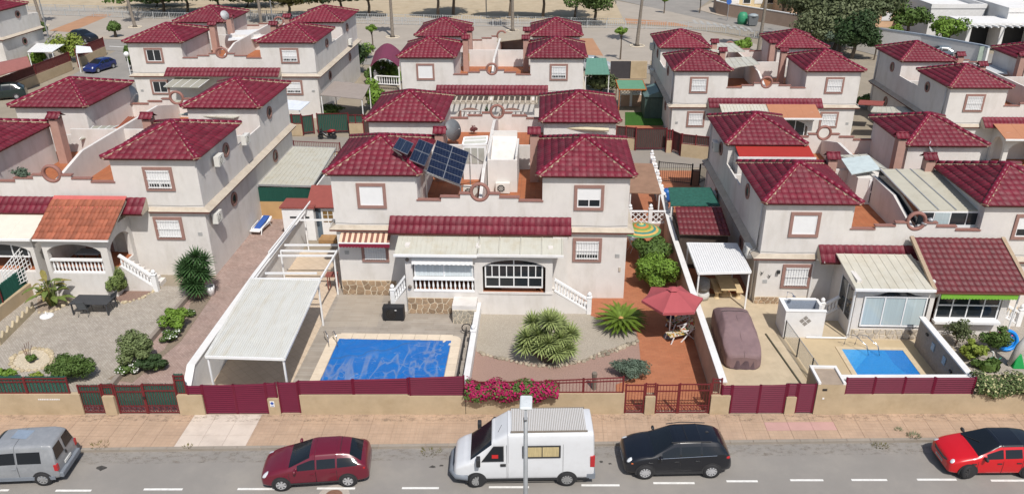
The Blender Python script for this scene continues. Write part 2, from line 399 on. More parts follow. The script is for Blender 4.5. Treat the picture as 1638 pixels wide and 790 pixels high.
def strip_roof(root, u0=3.1, u1=UP, mt=None):
    mt = mt or M_tile
    b = MB(); b.prism([(0, 4.99), (-.86, 4.36), (-.86, 4.24), (-.72, 4.22), (0, 4.3)], u0, u1-.002, 'x'); pr = b.build('porch_roof', M_cream, root)
    s = Vector((0, .86, .63)); A = Vector((u0, -.88, 4.37)); n = round((u1-u0)/.335); w = (u1-u0)/n; l = s.length/2
    fr = frame(A, (1,0,0), s)
    for j in range(2):
        for i in range(n):
            mm = fr @ Matrix.Translation((i*w, j*l, .01)); o = inst('tile', tile_mesh(mt, round(w, 3), round(l, 3)), pr); o.matrix_basis = mm
    e = MB(); e.beam((u0, -.84, 4.28), (u1-.004, -.84, 4.28), .06, .1); e.build('fascia', M_brown, root)
    return pr
HOUSES = {}
def house(key, label, x0, y0, k=1.0, sx=1, sy=1, dz=0.0, tiles='all', win=('shutter','barshut'), chim=True, strip='tiles', ky=None, ring=None, group='white houses with pyramid roofs of maroon tiles'):
    root = thing('house', label, 'house', (x0, y0, dz), 0, group, (sx*k, sy*(ky or k), 1))
    HOUSES[key] = root
    inst('wall', cached('wall', M_wall, b_wall), root); inst('party_wall', cached('party_wall', M_wall, b_party), root)
    inst('parapet_cap', cached('parapet_cap', M_brown2, b_cap), root); inst('terrace_floor', cached('terrace_floor', M_terra, b_floor), root)
    inst('ledge', cached('ledge', M_cream, b_ledge), root); inst('ledge_band', cached('ledge_band', M_brown, b_ledge2), root)
    inst('eaves', cached('eaves', M_brown, b_eaves), root)
    if ring if ring is not None else sx > 0: inst('round_ornament', cached('round_ornament', M_brown2, b_ring, True), root)
    rf = inst('roof', cached('roof_slab', M_tile, b_roof), root)
    tp = roof_template()
    if tiles == 'all':
        w = (UW+.54)/round((UW+.54)/TW)
        for q, (cm, mt_, side) in enumerate(tp):
            if side == 2: continue                       # the back slope is joined below
            if cm is None: me = tile_mesh(M_tile, w, TL)
            else:
                if ('cut', q) not in MC: MC[('cut', q)] = cm.mesh('tile', M_tile, True, fix=False)
                me = MC[('cut', q)]
            o = inst('tile', me, rf); o.matrix_basis = mt_
    key2 = 'rt_'+tiles
    if key2 not in MC:
        b = MB(); tb = tile_mb((UW+.54)/round((UW+.54)/TW), TL)
        for cm, mt_, side in tp:
            if tiles == 'all' and side != 2: continue
            c = cm or tb; b.add([mt_ @ Vector(v) for v in c.v], c.f)
        MC[key2] = b.mesh('roof_tiles', M_tile, True, fix=False)
    o = inst('roof_tiles', MC[key2], rf); o['kind'] = 'stuff'
    for cp, mo in hip_parts(): inst('mortar_bed', mo, rf); inst('ridge_cap', cp, rf)
    if chim:
        c = inst('chimney', cached('chimney', M_chim, b_chim), root)
        if 'chtiles' not in MC:
            b = MB(); tb = tile_mb(.27, .45)
            for i in range(3):
                for s_, y in ((1, 5.62), (-1, 6.38)):
                    fr = frame(Vector((4.86+.27*i if s_ > 0 else 5.67-.27*i, y, 8.0)), (s_, 0, 0), (0, s_*.38, .26)); b.add([fr @ Vector(v) for v in tb.v], tb.f)
            b.box(4.86, 5.95, 8.24, 5.67, 6.05, 8.34); MC['chtiles'] = b.mesh('chimney_roof', M_tile, True, fix=False)
        inst('chimney_roof', MC['chtiles'], c)
    if win[0]: window(root, 2.17, 6.18, style=win[0])
    if win[1]: window(root, 2.17, 3.06, style=win[1])
    for z in (6.5, 3.2):
        o = inst('round_window', cached('round_window', M_pink, b_oculus), root, (0, 4.1, z), scale=(-1, 1, 1))
        inst('pane', cached('round_pane', M_glass, b_opane), o)
    if strip == 'tiles': strip_roof(root)
    elif strip == 'plain':
        if 'strip' not in MC:
            b = MB(); s = Vector((0, .86, .63)); fr = frame(Vector((3.1, -.88, 4.37)), (1,0,0), s); tb = tile_mb(5.02/15, s.length/2)
            for j in range(2):
                for i in range(15): mm = fr @ Matrix.Translation((i*5.02/15, j*s.length/2, .01)); b.add([mm @ Vector(v) for v in tb.v], tb.f)
            MC['strip'] = b.mesh('porch_tiles', M_tile, True, fix=False)
            b = MB(); b.prism([(0, 4.99), (-.86, 4.36), (-.86, 4.24), (-.72, 4.22), (0, 4.3)], 3.1, UP-.002, 'x'); MC['stripb'] = b.mesh('porch_roof', M_cream)
        pr = inst('porch_roof', MC['stripb'], root); o = inst('porch_tiles', MC['strip'], pr); o['kind'] = 'stuff'
    return root
M_brown2 = mat('brown_coping', h('8e665d'), .8, .1, 4)
def block(key, x0, y0, k, dz, labels, **kw):
    """four dwellings back to back; labels: front left, front right, rear left, rear right"""
    W2 = 2*UP*k; Y2 = 2*VP*k
    opt = kw.get('opt', {})
    for i, (n, sx, sy, x, y) in enumerate((('fl',1,1,x0,y0), ('fr',-1,1,x0+W2,y0), ('rl',1,-1,x0,y0+Y2), ('rr',-1,-1,x0+W2,y0+Y2))):
        if labels[i] is None: continue
        o = dict(tiles='joined', strip='plain'); o.update(kw.get('base', {})); o.update(opt.get(n, {}))
        house(key+n, labels[i], x, y, k, sx, sy, dz, **o)
T_ = dict(tiles='all', strip='tiles')
block('C', -11.72, 40.3, 1.0, 0, [
    'house with solar panels leaning over its roof behind the blue covered pool',
    'house with white stuccoed front behind the big yucca and the red parasol',
    'house behind the solar panel house with a satellite dish on its terrace',
    'house behind the parasol house, rolled cream awning under its eaves'],
    opt={'fl': dict(win=('shutter', None), **T_), 'fr': dict(win=('half', 'low'), **T_), 'rl': dict(chim=False, win=(None, None)), 'rr': dict(chim=False, win=(None, None))})
block('L', -20.1-2*UP*1.07, 42.5, 1.07, 0.05, [
    'house at the left edge with a large white dish beside its terrace door',
    'house with an orange tiled porch roof beside the paved driveway',
    'house at far left with a barred terrace door behind the pink chimney',
    'house with a white awning frame, directly behind the orange porch house'],
    opt={'fr': dict(win=('low', 'barshut'), **T_), 'fl': dict(strip='tiles', chim=True), 'rl': dict(win=(None,None), chim=False), 'rr': dict(win=(None,None), chim=False)})
block('R', 11.82, 39.95, .99, -1.3, [
    'house beside the covered car with metal sunroom roof and small blue pool in front',
    'house at right edge with dark maroon porch roof and green awning',
    'house with a flat red awning, behind the one beside the covered car',
    'house behind the grey terrace enclosure, with a small satellite dish on its wall'],
    opt={'fl': dict(win=('shutter', 'barshut'), **T_), 'fr': dict(win=('half', None), **T_), 'rl': dict(win=(None,None), chim=False), 'rr': dict(win=(None,None))})
block('C2', -12.95, 70.1, .993, 0, [
    'house of the second row above the pool, washing hung by its chimney',
    'second row house with half raised shutter, left of the green roofed carport',
    'rear house of the middle far block, left one, next to the esplanade',
    'rear house of the middle far block, right one, with a parked silver car beside it'],
    opt={'fl': dict(win=('shutter', None)), 'fr': dict(win=('low', None))})
block('R2', 11.35, 70.95, 1.0, -1.3, [
    'second row house beside the small green garden shed and artificial lawn',
    'second row house right of the white arched porch, below the big olive tree',
    'far house behind the one with the green garden shed',
    'far house beneath the leaning palm trunk near the big dark tree'],
    opt={'fl': dict(win=('barshut', 'barshut')), 'fr': dict(win=('barshut', 'barshut'))})
block('L2', -40.9, 76.8, 1.13, 0, [
    'second row house at left with barred glass window, beside the blue car',
    'second row house with a stone faced side wall and white sail awning',
    'far left house with a dish on its chimney, near the railings',
    'far house with stone strips on its side, near the round topiary trees'],
    opt={'fl': dict(win=('glass', 'glass')), 'fr': dict(win=('low', 'low'))})
block('RR', 32.7, 65.2, .97, -1.3, [
    'right hand far house with two shutters seen above the carport and red tiled strip',
    'house cut off by the right edge of the photo in the second row',
    'house with air conditioners on its side, in front of the white boundary wall',
    'far house at right edge with glittering roof, beside the white modern villa'],
    opt={'fl': dict(win=('barshut', None))})
house('FL', 'house in the top left corner with two round windows on its cream ledged side', -66.2, 95.2, 1.05, -1, 1, 0, tiles='joined', strip='plain')
# ================================================================ GROUND
def Yw(x): return 29.2+.035*x
def Yk(x): return 27.1+.0527*x
M_ground = mat('sandy_ground', gnd('a89c8a'), .95, .12, .4, .3, 20, dirt=gnd('8d8170'))
b = MB(); b.box(-900, -300, -.5, 900, 1500, -.03); struct(b.build('ground', M_ground))
M_asph = mat('asphalt', (.262, .244, .224), .9, .07, .35, .5, 120, .25, dirt=(.33, .30, .262), dscale=.35, damt=.6)
sheet('road', [(-60, 10), (60, 10), (60, Yk(60)), (-60, Yk(-60))], 0, M_asph)
# pavement of scored slabs between kerb and walls
M_slab = brickmat('pink_pavement_slab', gnd('c2a68e',.84), gnd('bca088',.84), gnd('b49c86',.84), .2, .2, .009, .0, .0, .9, .09, gnd('a89080',.84), .4)
M_slabw = mat('white_pavement_slab', gnd('d8cabd',.86), .9, .06, 1.5, .3, 70, .2, rnd=.03, dirt=gnd('a8968a'), dscale=.9, damt=.4)
M_slabr = mat('rose_pavement_slab', gnd('c8a098',.84), .9, .06, 1.5, .3, 70, .2)
M_joint = mat('joint_sand', gnd('b9a28e',.82), .95, .1, 4)
pv = sheet('pavement', [(-60, Yk(-60)+.16), (60, Yk(60)+.16), (60, Yw(60)+.3), (-60, Yw(-60)+.3)], .1, M_joint, .4)
SW = 1.02
slabm = {}
i = 0
x = -29.0
while x < 27:
    for j in range(3):
        def yy(xx, t): a, c = Yk(xx)+.17, Yw(xx)+.02; return a+(c-a)*t
        g = .006
        x1 = x+SW
        pts = [(x+g, yy(x, j/3)+g), (x1-g, yy(x1, j/3)+g), (x1-g, yy(x1, (j+1)/3)-g), (x+g, yy(x, (j+1)/3)-g)]
        zt = .118+random.uniform(-.002, .002)
        px = x+SW/2
        mm = M_slabw if -16.2 < px < -12.2 else (M_slabr if 10.2 < px < 13 and j == 1+0 else M_slab)
        b = MB(); b.prism(pts, .09, zt); b.build('slab', mm, pv)
    x += SW
M_kerb = mat('kerb_concrete', gnd('a99f93'), .9, .08, 2, .3, 60, rnd=.06, dirt=gnd('8a7d6c'))
kb = sheet('kerb', [(-60, Yk(-60)+.01), (60, Yk(60)+.01), (60, Yk(60)+.17), (-60, Yk(-60)+.17)], .1, M_joint, .4)
x = -29.0
while x < 27:
    x1 = x+1.0
    b = MB(); b.prism([(x+.008, Yk(x)-.0), (x1-.008, Yk(x1)-.0), (x1-.008, Yk(x1)+.165), (x+.008, Yk(x)+.165)], -.02, .123); b.build('kerb_stone', M_kerb, kb); x = x1
# painted dashes of the parking line
M_paint = mat('road_paint', (.72, .71, .68), .7, .06, 6, dirt=(.35,.33,.31), dscale=5, damt=.5)
road = bpy.data.objects['road']
for a, c, yr in ((0, 14, 783.5), (89, 146, 784), (230, 292, 782), (380, 440, 781.5), (507, 568, 780.5), (643, 702, 780), (782, 846, 778.5), (930, 991, 775.5), (1045, 1111, 772), (1162, 1212, 769), (1264, 1317, 767.3), (1362, 1419, 767), (1467, 1530, 766.5), (1585, 1650, 768), (-140, -60, 786)):
    p, q = P(a, yr), P(c, yr); b = MB(); b.prism([(p.x, p.y-.055), (q.x, q.y-.055), (q.x, q.y+.055), (p.x, p.y+.055)], 0, .004); b.build('lane_dash', M_paint, road)
p = P(535, 789); b = MB(); b.lathe([(0, .006), (.34, .006), (.36, 0)], (p.x, p.y-.12, 0), 24); b.build('manhole_cover', mat('rust_iron', h('7a5a4a'), .8, .2, 8), road)
b = MB(); b.lathe([(0, .003), (.62, .003)], (p.x, p.y-.12, 0), 24); b.build('manhole_surround', mat('pale_concrete', h('a89f95'), .9), road)
def dustmat():
    m, t, b = nodes('drifted_dust'); L = t.links.new; N = t.nodes.new; geo = N('ShaderNodeNewGeometry'); mp = N('ShaderNodeMapping'); mp.inputs['Scale'].default_value = (1.2, 2.0, 1); L(geo.outputs['Position'], mp.inputs[0]); n = N('ShaderNodeTexNoise'); n.inputs['Scale'].default_value = 2.2; n.inputs['Detail'].default_value = 12; n.inputs['Roughness'].default_value = .85; L(mp.outputs[0], n.inputs['Vector'])
    r = N('ShaderNodeMapRange'); r.inputs[1].default_value = .5; r.inputs[2].default_value = .72; r.inputs[3].default_value = 0; r.inputs[4].default_value = .6; L(n.outputs[0], r.inputs[0]); L(r.outputs[0], b.inputs['Alpha']); b.inputs['Base Color'].default_value = (.30, .235, .17, 1); b.inputs['Roughness'].default_value = .95; return m
M_dust = dustmat()
b = MB(); b.prism([(-60, Yk(-60)-.75), (60, Yk(60)-.75), (60, Yk(60)-.02), (-60, Yk(-60)-.02)], 0, .006); b.build('kerb_dust', M_dust, road)
b = MB(); b.prism([(-40, Yw(-40)-.5), (40, Yw(40)-.5), (40, Yw(40)-.01), (-40, Yw(-40)-.01)], .12, .124); b.build('pavement_dust', M_dust, bpy.data.objects['pavement'])
M_oil = mat('oil_stain', (.06, .055, .05), .6, .3, 6); M_patch = mat('tar_patch', (.13, .125, .118), .85, .1, 4)
rs_ = random.Random(12)
for px, py, r_ in ((1100,690,.0),(163,748,.22),(545,768,.0),(693,746,.13),(706,744,.08),(962,738,.1),(976,741,.08),(1250,745,.0),(1640,745,.2)):
    if r_ == 0: continue
    c = P(px, py); k = [(c.x+r_*rs_.uniform(.5, 1.5)*cos(a*.7), c.y+r_*.6*rs_.uniform(.5, 1.5)*sin(a*.7)) for a in range(9)]; b = MB(); b.prism(k, 0, .007); b.build('oil_stain', M_oil, road)
M_weed = mat('dry_weed', gnd('7a7440'), .9, .3, 9)
def weed(label, px, py, r=.25, n=60, z=.12, mt=None, hh=.14):
    c = P(px, py, z); b = MB()
    for i in range(n):
        a = random.uniform(0, 2*pi); d = r*sqrt(random.random()); x, y = c.x+d*cos(a), c.y+d*sin(a)*.7; hh_ = hh*random.uniform(.3, 1); t = random.uniform(0, 2*pi); w = .02
        b.add([(x-w*cos(t), y-w*sin(t), z-.02), (x+w*cos(t), y+w*sin(t), z-.02), (x+.08*cos(a), y+.08*sin(a), z+hh_)], [(0,1,2)])
    return tag(b.build('weed_tuft', mt or M_weed, fix=False), label, 'weed', 'weeds in the pavement joints')
weed('dry weeds at the kerb right of the silver car', 160, 712, .4)
weed('small weed tuft in the kerb joint before the white slabs', 300, 714, .2, 30)
weed('weed tuft on the pavement left of the red car', 1462, 697, .28, 90, mt=mat('grey_weed', h('7f8468'), .9), hh=.2)
weed('smaller grey weed on sandy patch of the pavement', 1437, 687, .16, 40, mt=mat('grey_weed', h('7f8468'), .9))
weed('dry grass blown against the kerb left of the red car', 1408, 712, .35, 60, 0.02)
weed('dry weeds at the kerb right of the dark red car', 690, 722, .5, 60, 0.02)
weed('green weed growing at the foot of the low wall', 915, 656, .3, 90, .12, mt=mat('green_weed', h('6f8a4a'), .9), hh=.5)

# plot surfaces
M_pav_g = brickmat('grey_block_paving', gnd('b5ada2',.88), gnd('a39a8f',.88), gnd('978d82',.88), .2, .1, .008, .78, .5, .9, .1, gnd('b5ab9c'))
M_pav_p = brickmat('pink_block_paving', gnd('b49c92',.86), gnd('a38a80',.86), gnd('97857c',.86), .2, .1, .008, .78, .5, .9, .12, gnd('9a9088'))
M_tarmac = mat('lane_concrete', gnd('a29a90'), .95, .08, .6, .4, 60, dirt=gnd('877e74'))
M_gravel = mat('pale_gravel', gnd('bdb3a4'), .95, .3, 22, .9, 60, .2, dirt=gnd('a39684'))
M_gravelp = mat('pink_gravel', gnd('b29487'), .95, .25, 22, .9, 60, .2)
M_terr = brickmat('terracotta_paving', gnd('bc7a58',.8), gnd('b47252',.8), gnd('a06c52',.8), .3, .15, .006, 0, .5, .8, .09, gnd('c08a6c',.8))
M_peach = brickmat('peach_diagonal_tile', gnd('dcc8b0',.78), gnd('d6c2aa',.78), gnd('c4ae96',.78), .4, .4, .01, .785, 0, .7, .06)
M_deckp = brickmat('grey_plank_tile', gnd('aea59a',.84), gnd('a2988c',.84), gnd('8f857a',.84), 1.2, .2, .006, 0, .33, .6, .12)
M_deckl = brickmat('pale_plank_tile', gnd('bcb1a3'), gnd('b5a99a'), gnd('a39889'), 1.2, .2, .005, 0, .33, .6, .05)
M_stamp = mat('stamped_concrete', gnd('c8b79c',.84), .8, .1, 1.0, .4, 8, .3, dirt=gnd('9a8a72'), dscale=1.2)
M_lawn = mat('artificial_lawn', gnd('3d6a22'), .95, .15, 3, .6, 90)
XL, XC, XR = -16.15, -3.55, 8.3
sheet('back_lane', [(-60, 60.6), (60, 64.2), (60, 70.5), (-60, 70.5)], .0, M_tarmac)
sheet('left_garden_paving', [(-40, Yw(-40)), (-20.6, Yw(-20)), (-20.6, 41), (-40, 41)], .005, M_pav_g)
sheet('left_driveway', [(-20.6, Yw(-20)), (-15.9, Yw(-16)), (-15.9, 60), (-20.2, 60), (-20.3, 42.3), (-20.6, 41)], .006, M_pav_p)
sheet('carport_floor', [(-16.0, 29.05), (-12.1, Yw(-12)), (-12.1, 46), (-16.0, 46)], .008, M_peach)
sheet('pool_terrace', [(-12.1, Yw(-12)), (-3.7, Yw(-3.7)), (-3.7, 41), (-12.1, 41)], .009, M_deckp)
p = [P(603-56, 457), P(615+4, 457), P(601, 522), P(524, 522)]
sheet('pale_terrace_panel', [P(549, 457), P(617, 458), P(603, 523), P(525, 522)], .014, M_deckl)
sheet('pink_gravel_garden', [(-3.5, Yw(-3.5)), (5.0, Yw(5)), (5.0, 41), (-3.5, 41)], .006, M_gravelp)
sheet('pale_gravel_bed', [P(762, 480), P(905, 488), P(1005, 505), P(1018, 540), P(1022, 546), P(985, 556), P(955, 566), P(930, 577), P(895, 583), P(860, 583), P(800, 572), P(762, 562)], .012, M_gravel)
sheet('terracotta_drive', [P(1000, 418), P(1020, 418), P(1040, 448), P(1080, 448), P(1165, 660), P(985, 660), P(985, 615), P(1027, 600), P(1022, 548), P(1018, 530), P(945, 505), P(945, 477), P(1000, 477)], .016, M_terr)
sheet('side_alley_soil', [(4.4, 40.3), (8.2, 40.3), (8.2, 62), (4.4, 62)], .010, M_terr)
sheet('right_yard', [(8.3, Yw(8.3)), (16.0, Yw(16)), (30, Yw(30)), (30, 41), (8.3, 41)], .006, M_stamp)
sheet('right_side_passage', [(8.3, 41), (12, 41), (12, 62), (8.3, 62)], .007, M_terr)
sheet('far_right_yard_paving', [P(1558, 598), P(1480, 500), P(1640, 500), P(1700, 600)], .012, M_pav_g)
# ================================================================ STREET WALLS, FENCES AND GATES
def X_(px): return P(px, 664.5).x
def yw(x, o=0.0): return Yw(x)+o
def wall_run(label, xa, xb, z1, mt=None, parent=None, name='boundary_wall', th=.2, segs=1, z0=-.2):
    r = thing(name, label, 'wall', (xa, yw(xa), 0)) if parent is None else parent
    b = MB(); b.prism([(xa, yw(xa)), (xb, yw(xb)), (xb, yw(xb)+th), (xa, yw(xa)+th)], z0, z1); b.build('wall', mt or M_plaster, r, world=True)
    return r
def pillar(label, xa, xb, z1, th=.34, group='rendered pillars of the street wall'):
    b = MB(); b.prism([(xa, yw(xa)-.02), (xb, yw(xb)-.02), (xb, yw(xb)+th), (xa, yw(xa)+th)], -.2, z1); b.box(xa+.03, yw(xa)+.02, z1, xb-.03, yw(xa)+th-.05, z1+.015)
    return tag(b.build('pillar', M_plaster), label, 'pillar', group)
def slats(r, xa, xb, z0a, z0b, z1a, z1b, off=.06, n=None, mt=None, bottom=True):
    """maroon horizontal slats between posts; each slat its own piece"""
    mt = mt or M_maroon; n = n or max(3, round(((z1a-z0a)+(z1b-z0b))/2/.105)); A, B = Vector((xa, yw(xa)+off, 0)), Vector((xb, yw(xb)+off, 0))
    for i in range(n):
        t0, t1 = (i+.14)/n, (i+.8)/n; v = []
        za0, za1 = z0a+(z1a-z0a)*t0, z0a+(z1a-z0a)*t1; zb0, zb1 = z0b+(z1b-z0b)*t0, z0b+(z1b-z0b)*t1
        b = MB(); b.hexa([(A.x,A.y-.02,za0),(B.x,B.y-.02,zb0),(B.x,B.y+.03,zb0),(A.x,A.y+.03,za0)], [(A.x,A.y+.022,za1),(B.x,B.y+.022,zb1),(B.x,B.y+.052,zb1),(A.x,A.y+.052,za1)])
        b.build('slat', mt, r, world=True)
    for X, za, zb in ((xa, z0a, z1a), (xb, z0b, z1b)):
        b = MB(); b.box(X-.035, yw(X)+off-.02, za-.02, X+.035, yw(X)+off+.06, zb+.02); b.build('post', mt, r, world=True)
    b = MB(); b.prism([(xa, yw(xa)+off+.065), (xb, yw(xb)+off+.065), (xb, yw(xb)+off+.075), (xa, yw(xa)+off+.075)], min(z0a, z0b), min(z1a, z1b)-.02); b.build('gap_shade', mat('maroon_shade', h('32081a'), .6), r, world=True)  # added dark sheet behind the slats, stands in for shade in the gaps
def iron(r, xa, xb, z0, z1, off=.1, mt=None, reed=None, step=.16, scroll=False, mid=True, reedtop=.04, zb=None):
    """iron frame with upright bars, rails and posts, optionally backed with reed screening"""
    mt = mt or M_redm; zb = z1 if zb is None else zb; f = MB()
    Y = lambda x: yw(x)+off
    Z = lambda x: z1+(zb-z1)*(x-xa)/(xb-xa)
    for z_ in ([0, 1] if not mid else [0, .78, 1]):
        f = MB(); f.beam((xa, Y(xa), z0+(Z(xa)-z0)*z_), (xb, Y(xb), z0+(Z(xb)-z0)*z_), .035, .05); f.build('rail', mt, r, world=True)
    for X in (xa, xb):
        b = MB(); b.box(X-.035, Y(X)-.03, z0-.05, X+.035, Y(X)+.03, Z(X)+.06); b.build('post', mt, r, world=True)
    n = max(2, int((xb-xa)/step)); b = MB()
    for i in range(1, n): X = xa+(xb-xa)*i/n; b.box(X-.009, Y(X)-.009, z0, X+.009, Y(X)+.009, Z(X))
    b.build('bars', mt, r, world=True)
    if scroll:
        b = MB(); zs = z0+(z1-z0)*.24
        b.beam((xa, Y(xa), zs), (xb, Y(xb), zs), .03, .04); k = int((xb-xa)/.24)
        for i in range(k): X = xa+(xb-xa)*(i+.5)/k; b.torus((X, Y(X), (z0+zs)/2), .1, .014, 'y', 10, 4); b.torus((X+.06, Y(X), (z0+zs)/2), .05, .012, 'y', 8, 4)
        b.build('scrollwork', mt, r, world=True)
    if reed:
        zr0 = z0+.03+((z1-z0)*.24 if scroll else 0); b = MB(); n = int((xb-xa)/.03)
        for i in range(n):
            X = xa+(xb-xa)*(i+.5)/n; t = Z(X)+reedtop+random.uniform(-.03, .03); b.prism([(X-.015, Y(X)+.035), (X, Y(X)+.022), (X+.015, Y(X)+.035)], zr0, t)
        o = b.build('reed_screen', reed, r, world=True); o['kind'] = 'stuff'
xs = lambda *a: [X_(v) for v in a]
# left plot
a, c, d, e = xs(-80, 55, 122, 138)
r = wall_run('beige street wall with red iron fence and green reeds, at the far left', a, e, 1.22)
iron(r, a, c, 1.24, 2.0, reed=M_reed, reedtop=.13); iron(r, c+.04, d, 1.24, 2.02, reed=M_reed, reedtop=.1)
b = MB(); random.seed(3)
X = X_(72)
for i in range(13):
    w = random.choice((.05, .035, .06)); b.box(X, yw(X)-.006, .93, X+w, yw(X)+.01, 1.0); X += w+.025
b.build('house_lettering', M_white, r, world=True)
g = thing('pedestrian_gate', 'red iron pedestrian gate with green reeds, between street wall and small pillar', 'gate', (X_(138), yw(-21), 0)); iron(g, X_(137), X_(171), .2, 1.62, reed=M_reed, scroll=True, step=.11)
pillar('beige pillar between the two red gates with green reeds', X_(173), X_(191), 1.1)
g2 = thing('fence_insert', 'small red iron fence piece with reeds on top of the pillar between the gates', 'fence', (X_(173), yw(-19.5), 1.1)); iron(g2, X_(174), X_(190), 1.12, 1.66, off=.12, reed=M_reed, step=.1)
g = thing('driveway_gate', 'red iron double gate with green reeds across the paved driveway', 'gate', (X_(193), yw(-19), 0))
iron(g, X_(194), X_(237), .18, 1.62, reed=M_reed, scroll=True, step=.11); iron(g, X_(239), X_(289), .18, 1.68, reed=M_reed, scroll=True, step=.11)
b = MB(); b.box(X_(236), yw(-17.7)+.02, .95, X_(240), yw(-17.7)+.1, 1.05); b.build('lock', M_black, g, world=True)
pillar('wide beige pillar between the reed gate and the maroon slatted gate', X_(291), X_(331), 1.15)
g2 = thing('fence_insert', 'short red iron fence piece with reeds on the wide pillar by the white wall', 'fence', (X_(290), yw(-16), 1.15)); iron(g2, X_(290), X_(305), 1.17, 2.1, off=.14, reed=M_reed, step=.1, reedtop=.12)
# pool plot
g = thing('sliding_gate', 'wide maroon slatted gate across the white pavement slabs', 'gate', (X_(333), yw(-15), 0))
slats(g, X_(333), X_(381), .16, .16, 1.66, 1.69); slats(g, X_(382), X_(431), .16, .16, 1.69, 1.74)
g2 = thing('slatted_infill', 'maroon slatted fence piece above the wide pillar left of the slatted gate', 'fence', (X_(309), yw(-15.7), 1.17)); slats(g2, X_(309), X_(331), 1.2, 1.2, 1.62, 1.64, n=4)
pillar('beige pillar carrying the blue parking sign between the maroon gates', X_(433), X_(451), .98)
g2 = thing('slatted_infill', 'small maroon slatted infill above the pillar with the blue sign', 'fence', (X_(433), yw(-12), 1)); slats(g2, X_(432.5), X_(448), 1.02, 1.02, 1.76, 1.78, n=7)
s_ = thing('parking_sign', 'white plate with blue disc on the pillar between the maroon gates', 'sign', (X_(440), yw(-12)-.03, .72))
b = MB(); b.box(-.1, -.012, -.15, .1, 0, .15); b.build('plate', M_white, s_)
b = MB(); b.lathe([(0, .016), (.075, .016)], (0, 0, .045), 18, 'y'); b.build('disc', mat('sign_blue', h('2a4fa0'), .5), s_); b = MB(); b.box(-.07, -.017, -.11, .07, -.012, -.08); b.build('lettering', mat('sign_blue', h('2a4fa0'), .5), s_)
g = thing('pedestrian_gate', 'maroon slatted pedestrian gate right of the blue sign', 'gate', (X_(452), yw(-11.5), 0)); slats(g, X_(452), X_(482), .2, .2, 1.8, 1.82)
b = MB(); b.box(X_(452), yw(-11.5), -.1, X_(484), yw(-11.5)+.3, .17); b.build('threshold', M_slab, g, world=True)
r = wall_run('beige street wall in front of the covered pool, topped with maroon slats', X_(484), X_(745), 1.1)
b = MB(); b.prism([(X_(484), yw(X_(484))+.002), (X_(655), yw(X_(655))+.002), (X_(655), yw(X_(655))+.198), (X_(484), yw(X_(484))+.198)], 1.0, 1.17); b.build('wall_step', M_plaster, r, world=True)
f = thing('slatted_fence', 'long maroon slatted fence screening the covered pool', 'fence', (X_(484), yw(-10.8), 1.17))
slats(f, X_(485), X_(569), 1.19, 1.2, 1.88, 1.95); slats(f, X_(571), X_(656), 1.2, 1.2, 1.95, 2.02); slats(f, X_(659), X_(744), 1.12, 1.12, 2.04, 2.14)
r = wall_run('beige street wall below the pink bougainvillea and the iron railing', X_(746), X_(997), 1.1)
b = MB(); b.prism([(X_(870), yw(X_(870))+.002), (X_(997), yw(X_(997))+.002), (X_(997), yw(X_(997))+.198), (X_(870), yw(X_(870))+.198)], 1.0, 1.22); b.build('wall_step', M_plaster, r, world=True)
f = thing('iron_railing', 'dark red iron railing on the low wall right of the bougainvillea', 'fence', (X_(746), yw(0), 1.2))
iron(f, X_(748), X_(872), 1.14, 1.8, step=.14); iron(f, X_(873), X_(931), 1.25, 1.86, step=.14, zb=1.93); iron(f, X_(932), X_(994), 1.25, 1.93, step=.14, zb=2.03)
g = thing('pedestrian_gate', 'open barred dark red pedestrian gate before the terracotta paving', 'gate', (X_(998), yw(4), 0)); iron(g, X_(999), X_(1028), .18, 1.62, scroll=True, step=.12)
pillar('beige pillar between the two barred red gates', X_(1030), X_(1046), 1.05)
g2 = thing('fence_insert', 'barred red iron piece without reeds on the pillar between barred gates', 'fence', (X_(1030), yw(5), 1.05)); iron(g2, X_(1030.5), X_(1045), 1.08, 1.66, off=.12, step=.1)
g = thing('driveway_gate', 'barred dark red double gate before the terracotta driveway', 'gate', (X_(1047), yw(6), 0)); iron(g, X_(1048), X_(1082), .16, 1.62, scroll=True, step=.13); iron(g, X_(1084), X_(1132), .16, 1.66, scroll=True, step=.13)
pillar('wide beige pillar between the barred gate and the maroon gate on the right', X_(1134), X_(1164), 1.1)
g2 = thing('fence_insert', 'dark iron piece on the pillar beside the white dividing wall', 'fence', (X_(1134), yw(8), 1.1)); iron(g2, X_(1135), X_(1149), 1.12, 1.9, off=.14, step=.1)
g = thing('sliding_gate', 'maroon slatted double gate in front of the covered car', 'gate', (X_(1166), yw(9), 0)); slats(g, X_(1167), X_(1210), .16, .16, 1.6, 1.62); slats(g, X_(1211), X_(1251), .16, .16, 1.62, 1.66)
g2 = thing('slatted_infill', 'short maroon slatted piece at the end of the white dividing wall', 'fence', (X_(1152), yw(8), 1.1)); slats(g2, X_(1151), X_(1165), 1.13, 1.13, 1.6, 1.6, n=4)
pillar('narrow beige pillar between the maroon gates on the right', X_(1253), X_(1269), 1.02)
g2 = thing('slatted_infill', 'small maroon slatted infill above the narrow right pillar', 'fence', (X_(1253), yw(12), 1)); slats(g2, X_(1254), X_(1268), 1.05, 1.05, 1.68, 1.68, n=6)
g = thing('pedestrian_gate', 'maroon slatted pedestrian gate beside the box shaped pillar', 'gate', (X_(1270), yw(12), 0)); slats(g, X_(1271), X_(1297), .18, .18, 1.68, 1.68)
pl = thing('box_pillar', 'big box shaped beige pillar with white rimmed grey top and intercom', 'pillar', (X_(1300), yw(12.5), 0))
xa, xb = X_(1299), X_(1342); ya = yw(12.5); b = MB(); b.box(xa, ya-.03, -.2, xb, ya+1.35, 1.72); b.build('body', M_plaster, pl, world=True)
